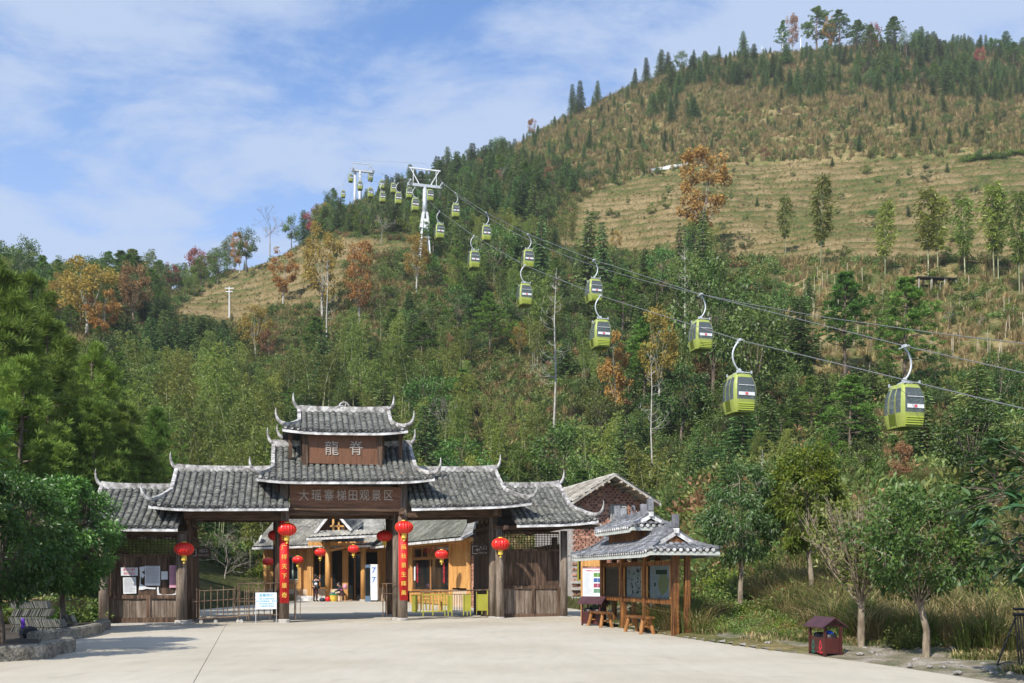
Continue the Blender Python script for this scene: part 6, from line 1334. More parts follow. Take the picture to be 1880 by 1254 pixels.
# towers
def tower(Y, base_py, px, top_py, arm_l, arm_r, label, s=1.0, single=True):
    cx_ = (px-CX)/F*Y; zb = zrow(base_py, Y); r = thing('lift_tower', label, 'pylon', (cx_, Y, zb-0.5), CYAW, 'pylons of the gondola lift'); h = zrow((311 if Y < 200 else 300), Y)-zb+0.5; ha = zrow(top_py, Y)-zb+0.5
    if single:
        q = MB()
        for x in (-1, 1):
            for y in (-1, 1): q.tube([(x*0.95, y*0.9, -3.0), (x*0.40, y*0.35, ha*0.44)], 0.16, 8)
        for f in (0.12, 0.28): w2 = 1.15-0.67*f/0.44; q.bar((-w2, -w2, ha*f), (w2, -w2, ha*f), 0.12); q.bar((-w2, w2, ha*f), (w2, w2, ha*f), 0.12)
        obj('leg_frame', q, M_steel, r)['kind'] = 'stuff'
        q = MB(); q.prism([Vector((-0.95, -0.45, ha*0.30)), Vector((0.95, -0.45, ha*0.30)), Vector((0.5, -0.45, ha*0.56)), Vector((-0.5, -0.45, ha*0.56))], (0, 0, 0), (0, 0.9, 0)); obj('skirt', q, M_cwhite, r)
        q = MB(); q.tube([(0, 0, ha*0.45), (0, 0, ha)], [0.5, 0.36], 14); obj('column', q, M_steel, r, smooth=True)
    else:
        q = MB(); q.tube([(0.0, 0, -3.0), (0, 0, ha)], [0.6, 0.42], 14); obj('column', q, M_steel, r, smooth=True); q = MB(); q.tube([(-1.6, 0.5, -3.0), (-1.3, 0.5, ha)], [0.5, 0.35], 10); obj('rear_column', q, M_steel, r, smooth=True)
    xl, xr = (XL+RB*Y-cx_)/math.cos(CYAW), (XR+RB*Y-cx_)/math.cos(CYAW)
    q = MB(); q.bar((xl-0.3, 0, ha), (xr+0.3, 0, ha), 0.7, 0.5); obj('cross_arm', q, M_steel, r)
    for x in (xl, xr):
        q = MB(); q.bar((x, -1.9, ha+0.15), (x, 1.9, ha+0.45), 0.18, 0.3); q.bar((x+0.35, -2.3, ha-0.35), (x+0.35, 2.3, ha-0.1), 0.12, 0.08)
        obj('sheave_beam', q, M_steel, r)
        for k in range(8): q = MB(); y = -1.75+0.5*k; q.tube([(x-0.12, y, ha+0.05+0.04*k), (x+0.12, y, ha+0.05+0.04*k)], 0.22, 10); obj('sheave', q, M_steel, r)
        q = MB(); q.bar((x*0.35, 0, ha+0.2), (x*0.92, 0, h), 0.14); q.bar((x*0.75, 0, ha+0.2), (x*0.72, 0, h), 0.10); obj('strut', q, M_cwhite if single else M_steel, r)
    q = MB(); q.bar((xl, 0, h), (xr, 0, h), 0.2, 0.22); obj('top_beam', q, M_cwhite if single else M_steel, r)
    return r
tower(T1, 447, 780, 342, 752, 808, 'white lattice legged lift tower nearer the camera')
tower(T2, 385, 661, 314, 641, 683, 'distant double column lift tower on the ridge', single=False)
# ------------------------------------------------------------------ poles, shed, tarp, stakes on the hill
def hpole(px, base_py, top_py, r_, label, arms=False, Y=None):
    X, Y, z = hit(px, base_py); h = (base_py-top_py)/F*Y; r = thing('utility_pole', label, 'pole', (X, Y, z-0.4), 0, 'white poles on the hill')
    q = MB(); q.tube([(0, 0, 0), (0, 0, h+0.4)], [r_, r_*0.7], 8); obj('pole', q, M_cwhite, r)
    if arms: q = MB(); q.bar((-0.8, 0, h+0.1), (0.8, 0, h+0.1), 0.12); q.bar((-0.6, 0, h-0.5), (0.6, 0, h-0.5), 0.12); obj('cross_arm', q, M_cwhite, r)
hpole(1437, 88, 42, 0.22, 'white pole with cross arms on the hilltop, left of the tree clump', True); hpole(1470, 94, 62, 0.2, 'white pole on the hilltop just right of the pole with arms'); hpole(1653, 104, 66, 0.2, 'white pole on the hilltop right of the tree clump'); hpole(1399, 90, 68, 0.15, 'small thin pale pole on the hilltop'); hpole(421, 585, 528, 0.13, 'white pole at the foot of the left terraces', True)
X, Y, z = hit(1715, 532); r = thing('field_shed', 'low dark roofed field shed on posts on the right slope', 'shed', (X, Y, z)); q = MB(); q.prism([Vector((-2.6, -1.3, 1.15)), Vector((2.6, -1.3, 0.95)), Vector((2.4, 1.3, 1.5)), Vector((-2.6, 1.3, 1.7))], (0, 0, 0), (0, 0, 0.12)); obj('roof', q, M_dark, r)
for x in (-2.4, -0.8, 0.8, 2.2):
    for y in (-1.1, 1.1): q = MB(); q.bar((x, y, -1.5), (x, y, 1.05 if y < 0 else 1.55), 0.12); obj('post', q, M_barkp, r)
pts = []
for px, py in ((1190, 317), (1205, 314), (1222, 312), (1240, 309), (1262, 306)):
    X, Y, z = hit(px, py); pts.append(Vector((X, Y-0.3, z+0.25)))
q = MB()
for a, b in zip(pts[:-1], pts[1:]): q.bar(a-pts[0], b-pts[0]+Vector((rnd.uniform(0, .1), 0, rnd.uniform(-.1, .1))), 0.3, 0.5+rnd.uniform(0, 0.3))
r = thing('plastic_sheet', 'long strip of white plastic sheet beside the orange tree on the terraces', 'sheet', pts[0]); obj('sheet', q, M_cwhite, r)
sm_ = MB(); sm_.tube([(0, 0, -0.3), (0.03, 0, 1.55)], [0.05, 0.035], 5); sme = sm_.mesh('stake', surf('pale_stake', (0.28, 0.24, 0.17), (0.42, 0.37, 0.27), 3, rough=0.9, rnd_amt=0.3)); cnt = 0
while cnt < 85:
    px, py = rnd.uniform(1440, 1880), rnd.uniform(515, 715)
    if not inpoly(P_stake, [px], [py])[0]: continue
    X, Y, z = hit(px, py, 60); o = obj('planting_stake', sme, loc=(X, Y, z)); o.scale = (1, 1, rnd.uniform(0.7, 1.5)); o.rotation_euler = (rnd.uniform(-.06, .06), rnd.uniform(-.06, .06), 0); tag(o, 'pale wooden stake standing in the dry grass of the right slope', 'stake', 'planting stakes on the right slope'); cnt += 1
# ------------------------------------------------------------------ plants
def unit(v): return v/np.maximum(np.linalg.norm(v, axis=1, keepdims=True), 1e-9)
def leaves(name, P, D, L, Wd, tint, mat, rs):
    P = np.asarray(P, float); D = unit(np.asarray(D, float)); n = len(P); S = unit(np.cross(D, rs.normal(size=(n, 3))+np.array([0, 0, 0.6])))
    L = np.broadcast_to(L, (n,))[:, None]; Wd = np.broadcast_to(Wd, (n,))[:, None]; mid = P+D*L*0.45; tip = P+D*L+np.array([0, 0, -1])*L*0.12
    V = np.stack([P, mid+S*Wd/2, tip, mid-S*Wd/2], 1).reshape(-1, 3); i = np.arange(n)[:, None]*4; Fq = i+np.array([[0, 1, 2, 3]])
    return npmesh(name, V, Fq, [mat], tint=np.clip(tint, 0, 1))
def tubes(name, paths, mat, sides=5):
    V = []; Fc = []; o = 0
    for pts, rad in paths:
        pts = np.asarray(pts, float); m = len(pts); rad = np.broadcast_to(rad, (m,)); d = np.gradient(pts, axis=0); d = unit(d); u = np.array([0.3, 0.9, 0.1]) if abs(d[0][2]) > 0.8 else np.array([0, 0, 1.0])
        x = unit(np.cross(d, u)); y = np.cross(d, x); a = np.arange(sides)*2*np.pi/sides
        r = pts[:, None, :]+(x[:, None, :]*np.cos(a)[None, :, None]+y[:, None, :]*np.sin(a)[None, :, None])*rad[:, None, None]
        V.append(r.reshape(-1, 3)); k = (np.arange(m-1)[:, None]*sides+np.arange(sides)[None, :]); k2 = (np.arange(m-1)[:, None]*sides+(np.arange(sides)[None, :]+1) % sides)
        Fc.append(np.stack([k, k2, k2+sides, k+sides], -1).reshape(-1, 4)+o); o += m*sides
    return npmesh(name, np.concatenate(V), np.concatenate(Fc), [mat], smooth=True)
def sp_fir(seed, h=7.0, R=1.45, leaf=0.30, dens=1.0, mat=None):
    rs = np.random.RandomState(seed); P, D, T = [], [], []; br = [([[0, 0, -0.6], [0, 0, h*0.5], [0, 0, h*0.98]], [0.13*h/7, 0.09*h/7, 0.02])]
    z = 0.05*h
    while z < h*0.985:
        f = 1-z/h; nb = max(4, int((5+5*f)*dens)); a0 = rs.rand()*6.28
        for b in range(nb):
            a = a0+6.28*b/nb+rs.uniform(-.3, .3); ln = R*(f**0.78)*rs.uniform(0.75, 1.18)+0.12; m = max(2, int(ln/0.13)); t_ = (np.arange(m)+0.7)/m
            px_ = np.stack([np.cos(a)*t_*ln, np.sin(a)*t_*ln, z+ln*(0.22*t_-0.42*t_**2)], 1); sd = np.array([-np.sin(a), np.cos(a), 0]); od = np.array([np.cos(a), np.sin(a), -0.15])
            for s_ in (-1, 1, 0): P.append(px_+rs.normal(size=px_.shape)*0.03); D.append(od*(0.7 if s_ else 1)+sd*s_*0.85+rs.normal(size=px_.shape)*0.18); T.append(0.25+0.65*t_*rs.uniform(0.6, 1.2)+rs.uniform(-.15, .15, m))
            if f > 0.2 and b % 2 == 0: br.append((px_[[0, -1]]*[1, 1, 1], [0.022, 0.006]))
        z += (0.26+0.10*f)*h/7
    P, D, T = map(np.concatenate, (P, D, T)); return leaves('crown', P, D, leaf*rs.uniform(0.7, 1.2, len(P)), leaf*0.36, T, mat or L_fir, rs), tubes('trunk', br, M_bark, 5), h
def sp_bamboo(seed, h=9.5, n=5, mat=None, leaf=0.30, single=False, spread=0.9):
    rs = np.random.RandomState(seed); P, D, T, br = [], [], [], []
    for c in range(n):
        a = rs.rand()*6.28; hh = h*rs.uniform(0.8, 1.05) if not single else h; bend = rs.uniform(0.5, 1.9)*(0.35 if single else 1); b0 = np.array([rs.uniform(-1, 1)*spread, rs.uniform(-1, 1)*spread, -0.4]) if not single else np.array([0, 0, -0.4])
        t_ = np.linspace(0, 1, 9); pth = b0+np.stack([np.cos(a)*bend*t_**2.6, np.sin(a)*bend*t_**2.6, hh*(t_-0.06*t_**4)], 1); br.append((pth, np.linspace(0.05, 0.008, 9)*(1.3 if single else 1)))
        nn = int(hh*(0.62)/0.20)
        for k in range(nn):
            f = 0.34+0.66*k/nn; p = np.array([np.interp(f, t_, pth[:, i]) for i in range(3)]); rad = (0.25+1.0*math.sin(math.pi*min(1, (f-0.30)/0.74)))*rs.uniform(0.6, 1.1)*(0.95 if single else 0.85)
            for b in range(3):
                az = rs.rand()*6.28; m = rs.randint(6, 10); q = rs.uniform(0.15, 1, m); o = np.array([np.cos(az), np.sin(az), 0]); pos = p+np.outer(q*rad, o)+np.outer(q*(0.35-0.45*q)*rad, [0, 0, 1])+rs.normal(size=(m, 3))*0.07
                P.append(pos); D.append(o*0.9+rs.normal(size=(m, 3))*0.55+np.array([0, 0, -0.35])); T.append(np.clip(0.2+0.45*q+rs.uniform(-.2, .35, m), 0, 1))
    P, D, T = map(np.concatenate, (P, D, T)); return leaves('foliage', P, D, leaf*rs.uniform(0.7, 1.3, len(P)), leaf*0.26, T, mat or L_bam, rs), tubes('culm', br, M_culm, 5), h
def sp_broad(seed, h=6.5, R=2.3, nc=34, nl=80, leaf=0.24, mat=None, bark=None, trunk=0.34, flat=0.75, sparse=1.0, cr=0.62, shell=0.45, limb_r=0.05, asp=0.5, droop=0.25):
    rs = np.random.RandomState(seed); br = []; P, D, T = [], [], []; zc = h*(trunk+(1-trunk)*0.5); hz_ = h*(1-trunk)*0.5; top = np.array([rs.uniform(-.1, .1), rs.uniform(-.1, .1), h*trunk])
    br.append(([[0, 0, -0.4], [rs.uniform(-.06, .06), 0, h*trunk*0.5], top], [0.035*h**0.7+0.02, 0.03*h**0.7, 0.025*h**0.7]))
    nlimb = 14; limbs = []
    for k in range(nlimb): a = 6.28*k/nlimb+rs.uniform(-.5, .5); e = np.array([np.cos(a*1.0)*R*rs.uniform(.1, .6), np.sin(a)*R*rs.uniform(.1, .6), zc+rs.uniform(-.75, .6)*hz_]); limbs.append(e); br.append(([top*[1, 1, rs.uniform(.8, 1)], (top+e)/2+[0, 0, -0.02*h], e], [limb_r*h/6.5*.8, limb_r*0.5*h/6.5, limb_r*0.3*h/6.5]))
    for k in range(nc):
        v = rs.normal(size=3); v /= np.linalg.norm(v); r = rs.uniform(shell, 1.0)**0.6; c = np.array([v[0]*R*r*rs.uniform(.85, 1.1), v[1]*R*r*rs.uniform(.85, 1.1), zc+v[2]*hz_*r]); 
        if c[2] < h*trunk*0.75: c[2] = h*trunk*0.75+rs.rand()*0.4
        l = limbs[int(np.argmin([np.linalg.norm(c-e) for e in limbs]))]; br.append(([l, (l+c)/2+rs.normal(size=3)*0.08, c], [limb_r*0.26, limb_r*0.18, limb_r*0.08])); n_ = int(nl*sparse*rs.uniform(.6, 1.3)); g = rs.normal(size=(n_, 3)); g = g/np.linalg.norm(g, axis=1, keepdims=True)*rs.rand(n_, 1)**0.45; cs = cr*rs.uniform(.7, 1.25)*R/2.3
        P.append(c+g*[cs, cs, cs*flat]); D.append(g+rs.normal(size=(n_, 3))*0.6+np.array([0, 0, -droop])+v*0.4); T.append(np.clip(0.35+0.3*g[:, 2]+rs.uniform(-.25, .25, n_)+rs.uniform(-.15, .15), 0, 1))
    P, D, T = map(np.concatenate, (P, D, T)); return leaves('crown', P, D, leaf*rs.uniform(0.7, 1.2, len(P)), leaf*asp, T, mat or L_brd, rs), tubes('trunk', br, bark or M_bark, 5), h
def sp_pine(seed, h=9.0, R=2.6, ntuft=1, leaf=0.34, dens=1.0, mat=None, start=0.35, wd=0.07, vs=0.12):
    rs = np.random.RandomState(seed); P, D, T, br = [], [], [], []; br.append(([[0, 0, -0.5], [0.1, 0, h*0.5], [0.0, 0.1, h*0.97]], [0.16*h/9, 0.11*h/9, 0.03]))
    z = h*start
    while z < h*0.98:
        f = (z/h-start)/(1-start); ln0 = R*(1-f**1.6)*0.95+0.25; nb = rs.randint(4, 7)
        for b in range(nb):
            a = rs.rand()*6.28; ln = ln0*rs.uniform(.65, 1.1); e = np.array([np.cos(a)*ln, np.sin(a)*ln, z+ln*rs.uniform(0.1, 0.45)]); s0 = np.array([0, 0, z]); mid = (s0+e)/2-[0, 0, ln*0.06]; br.append(([s0, mid, e], [0.045, 0.03, 0.012]))
            for k in range(int(7*dens)):
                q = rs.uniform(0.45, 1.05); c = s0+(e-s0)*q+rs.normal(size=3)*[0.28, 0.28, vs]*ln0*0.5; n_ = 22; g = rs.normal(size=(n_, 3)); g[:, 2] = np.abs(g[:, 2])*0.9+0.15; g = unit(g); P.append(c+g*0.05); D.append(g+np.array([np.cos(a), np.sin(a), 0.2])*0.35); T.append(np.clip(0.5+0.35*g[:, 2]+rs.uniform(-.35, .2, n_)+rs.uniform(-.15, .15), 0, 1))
        z += h*0.05*rs.uniform(.8, 1.3)
    P, D, T = map(np.concatenate, (P, D, T)); return leaves('crown', P, D, leaf*rs.uniform(0.7, 1.2, len(P)), wd, T, mat or L_pine, rs), tubes('trunk', br, M_bark, 5), h
def sp_bare(seed, h=8.0, bark=None, levels=3, spread=0.5, twig=0.02, trunk=0.35, up=0.6):
    rs = np.random.RandomState(seed); br = []
    def grow(p, d, ln, r, lv):
        e = p+d*ln; mid = (p+e)/2+rs.normal(size=3)*ln*0.05; br.append(([p, mid, e], [r, r*0.8, r*0.55]))
        if lv == 0: return
        for k in range(rs.randint(3, 5)): nd = d*up+rs.normal(size=3)*spread+np.array([0, 0, 0.15]); nd /= np.linalg.norm(nd); grow(p+d*ln*rs.uniform(0.45, 1.0), nd, ln*rs.uniform(0.5, 0.75), max(r*0.5, twig*0.5), lv-1)
    br.append(([[0, 0, -0.4], [0.05, 0, h*trunk]], [0.009*h+0.02, 0.007*h+0.012])); p0 = np.array([0.05, 0, h*trunk]); grow(p0, np.array([0.03, 0, 1.0]), h*(1-trunk)*0.5, 0.006*h+0.01, levels)
    for k in range(4): a = rs.rand()*6.28; grow(np.array([0.03, 0, h*rs.uniform(trunk*0.8, trunk+0.25)]), np.array([np.cos(a)*0.7, np.sin(a)*0.7, 0.6]), h*0.16, 0.0028*h+0.006, levels-1)
    return None, tubes('branches', br, bark or M_barkp, 4), h
def shrub_mesh(seed, mat, R=0.7, n=170, leaf=0.17, flat=0.75, asp=0.45):
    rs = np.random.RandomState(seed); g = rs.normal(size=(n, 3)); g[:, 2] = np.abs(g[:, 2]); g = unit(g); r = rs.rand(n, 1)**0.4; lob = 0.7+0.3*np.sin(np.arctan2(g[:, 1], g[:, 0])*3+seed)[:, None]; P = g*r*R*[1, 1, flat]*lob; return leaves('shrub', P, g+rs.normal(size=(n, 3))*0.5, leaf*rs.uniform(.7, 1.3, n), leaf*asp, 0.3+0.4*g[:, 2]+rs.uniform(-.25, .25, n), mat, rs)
def grass_mesh(seed, mat, h=0.8, n=46, wd=0.035, sp=0.5):
    rs = np.random.RandomState(seed); a = rs.rand(n)*6.28; b = np.stack([np.cos(a), np.sin(a), a*0], 1)*rs.rand(n, 1)*0.22; lean = rs.uniform(0.1, sp, n)[:, None]; o = np.stack([np.cos(a), np.sin(a), a*0], 1); hh = h*rs.uniform(.5, 1.15, n)[:, None]; s = np.stack([-np.sin(a), np.cos(a), a*0], 1)*wd
    m = b+o*lean*hh*0.35+[0, 0, 1]*hh*0.6; tip = b+o*lean*hh*1.2+[0, 0, 1]*hh*rs.uniform(.7, 1.0, n)[:, None]; V = np.stack([b-s/2, b+s/2, m+s/2, tip, m-s/2], 1).reshape(-1, 3); i = np.arange(n)[:, None]*5
    tt = rs.rand(n); return npmesh('grass', V, [i+np.array([[0, 1, 2, 4]]), i+np.array([[4, 2, 3]])], [mat], tint=np.concatenate([tt, tt]))
# prototypes
M_barkg = surf('grey_twig_bark', (0.16, 0.14, 0.115), (0.28, 0.25, 0.21), 3, rough=0.9, c3=(0.42, 0.39, 0.34))
SP = {}
SP['fir'] = [sp_fir(s, R=r, h=7) for s, r in ((1, 1.35), (2, 1.55), (3, 1.25), (4, 1.7))]
SP['spruce'] = [sp_fir(s, R=r, h=9, leaf=0.36, dens=0.9) for s, r in ((11, 1.9), (12, 2.2))]
SP['bamboo'] = [sp_bamboo(s) for s in (5, 6, 7, 8)]
SP['bamboo1'] = [sp_bamboo(s, n=2, single=True, h=10, leaf=0.42) for s in (15, 16, 17)]
SP['broad'] = [sp_broad(s, h=6.5, R=r) for s, r in ((21, 2.3), (22, 2.6), (23, 2.0), (24, 2.4))]
SP['pine'] = [sp_pine(s) for s in (31, 32, 33)]
SP['orange'] = [sp_broad(s, h=8, R=2.1, mat=L_ora, bark=M_barkp, nc=46, nl=80, leaf=0.24, flat=0.9, trunk=0.22, cr=0.5, asp=0.7, limb_r=0.03) for s in (41, 42)]
SP['yellow'] = [sp_broad(s, h=8, R=2.1, mat=L_yel, bark=M_barkp, nc=40, nl=80, leaf=0.22, flat=1.0, trunk=0.25, cr=0.6, asp=0.7, limb_r=0.03) for s in (43, 44)]
SP['brown'] = [sp_broad(s, h=7, R=2.0, mat=L_bro, bark=M_barkt, nc=36, nl=80, leaf=0.22, flat=1.0, trunk=0.22, asp=0.7, limb_r=0.03) for s in (45, 46)]
SP['red'] = [sp_broad(s, h=6, R=1.7, mat=L_redl, bark=M_barkt, nc=34, nl=80, leaf=0.2, flat=1.0, trunk=0.22, asp=0.7, limb_r=0.03) for s in (47,)]
SP['ygreen'] = [sp_broad(s, h=5, R=1.9, mat=L_ygr, nc=30, nl=60, leaf=0.22, trunk=0.2) for s in (48, 49)]
SP['bare'] = [sp_bare(s, twig=0.016, bark=M_barkg, levels=4, spread=0.38, up=0.8) for s in (51, 52, 53)]
SP['snag'] = []
for sd_ in (91, 92):
    rs = np.random.RandomState(sd_); br = [([[0, 0, -0.5], [0.15, 0, 5], [-0.05, 0, 10], [0.1, 0, 14.5]], [0.12, 0.09, 0.06, 0.012])]
    for k in range(26):
        z = rs.uniform(4.5, 13.8); a = rs.rand()*6.28; ln = rs.uniform(1.2, 3.2)*(1.25-z/15); e = np.array([np.cos(a)*ln*0.8, np.sin(a)*ln*0.8, z+ln*rs.uniform(.15, 0.9)]); s0 = np.array([np.interp(z, [0, 5, 10, 14.5], [0, .15, -.05, .1]), 0, z]); br.append(([s0, (s0+e)/2+[0, 0, -0.12*ln], e], [0.032, 0.02, 0.006]))
        for j in range(4): q = rs.uniform(.35, 1); s1 = s0*(1-q)+e*q; br.append(([s1, s1+np.array([rs.uniform(-.5, .5), rs.uniform(-.5, .5), rs.uniform(.2, .9)])*ln*0.4], [0.014, 0.004]))
    SP['snag'].append((None, tubes('branches', br, M_barkp, 5), 14.5))
SP['deadfir'] = []
rs = np.random.RandomState(77); br = [([[0, 0, -0.5], [0.05, 0, 5], [0, 0, 9.5]], [0.13, 0.09, 0.02])]
for z in np.arange(1.5, 9, 0.42):
    for b in range(5):
        a = rs.rand()*6.28; ln = 2.4*(1-z/10.5)*rs.uniform(.6, 1.1); e = np.array([np.cos(a)*ln, np.sin(a)*ln, z+ln*rs.uniform(-0.05, 0.2)]); br.append(([[0, 0, z], (np.array([0, 0, z])+e)/2+[0, 0, -0.08*ln], e], [0.03, 0.02, 0.008]))
        for k in range(3): q = rs.uniform(.4, .9); s0 = np.array([0, 0, z])*(1-q)+e*q; br.append(([s0, s0+np.array([np.cos(a+rs.uniform(-1, 1)), np.sin(a+rs.uniform(-1, 1)), 0.1])*ln*0.3], [0.012, 0.005]))
SP['deadfir'].append((None, tubes('branches', br, M_barkp, 4), 9.5))
NAME = {'fir': 'fir_tree', 'spruce': 'fir_tree', 'bamboo': 'bamboo_clump', 'bamboo1': 'bamboo_plant', 'broad': 'evergreen_tree', 'pine': 'pine_tree', 'orange': 'autumn_tree', 'yellow': 'autumn_tree', 'brown': 'autumn_tree', 'red': 'autumn_tree', 'ygreen': 'light_green_tree', 'bare': 'bare_tree', 'snag': 'bare_tree', 'deadfir': 'dead_conifer'}
CAT = {'fir': 'fir', 'spruce': 'fir', 'bamboo': 'bamboo', 'bamboo1': 'bamboo', 'broad': 'tree', 'pine': 'pine', 'orange': 'tree', 'yellow': 'tree', 'brown': 'tree', 'red': 'tree', 'ygreen': 'tree', 'bare': 'tree', 'snag': 'tree', 'deadfir': 'tree'}
def plant(sp, X, Y, z, h, label, group=None, wf=1.0, var=None, mat=None):
    P = SP[sp]; v = P[(var if var is not None else rnd.randrange(len(P))) % len(P)]; s = h/v[2]
    r = bpy.data.objects.new(NAME[sp], None); link(r); r.location = (X, Y, z-0.15); r.rotation_euler = (rnd.uniform(-.04, .04), rnd.uniform(-.04, .04), rnd.uniform(0, 6.28)); r.scale = (s*wf, s*wf, s); tag(r, label, CAT[sp], group)
    for nme, me in (('crown' if 'bam' not in sp else 'foliage', v[0]), ('trunk' if 'bam' not in sp else 'culm', v[1])):
        if me is not None: o = bpy.data.objects.new(nme, me); link(o); o.parent = r
    return r
def hilltree(sp, px, base_py, top_py, label, wpx=None, group=None, var=None, y0=18, wf=1.0):
    X, Y, z = hit(px, base_py, y0); h = (base_py-top_py)/F*Y; hw = {'orange': .24, 'yellow': .24, 'red': .2, 'brown': .2, 'snag': .05, 'bamboo1': .1, 'pine': .22}.get(sp, 0)*(base_py-top_py)*wf
    if hw: KX.append((px-hw, px+hw, top_py, top_py+0.62*(base_py-top_py), Y-2))
    SPX.append((X, Y, max(1.0, h*0.22)))
    return plant(sp, X, Y, z, h, label, group, wf, var)
SPX = []; KX = []
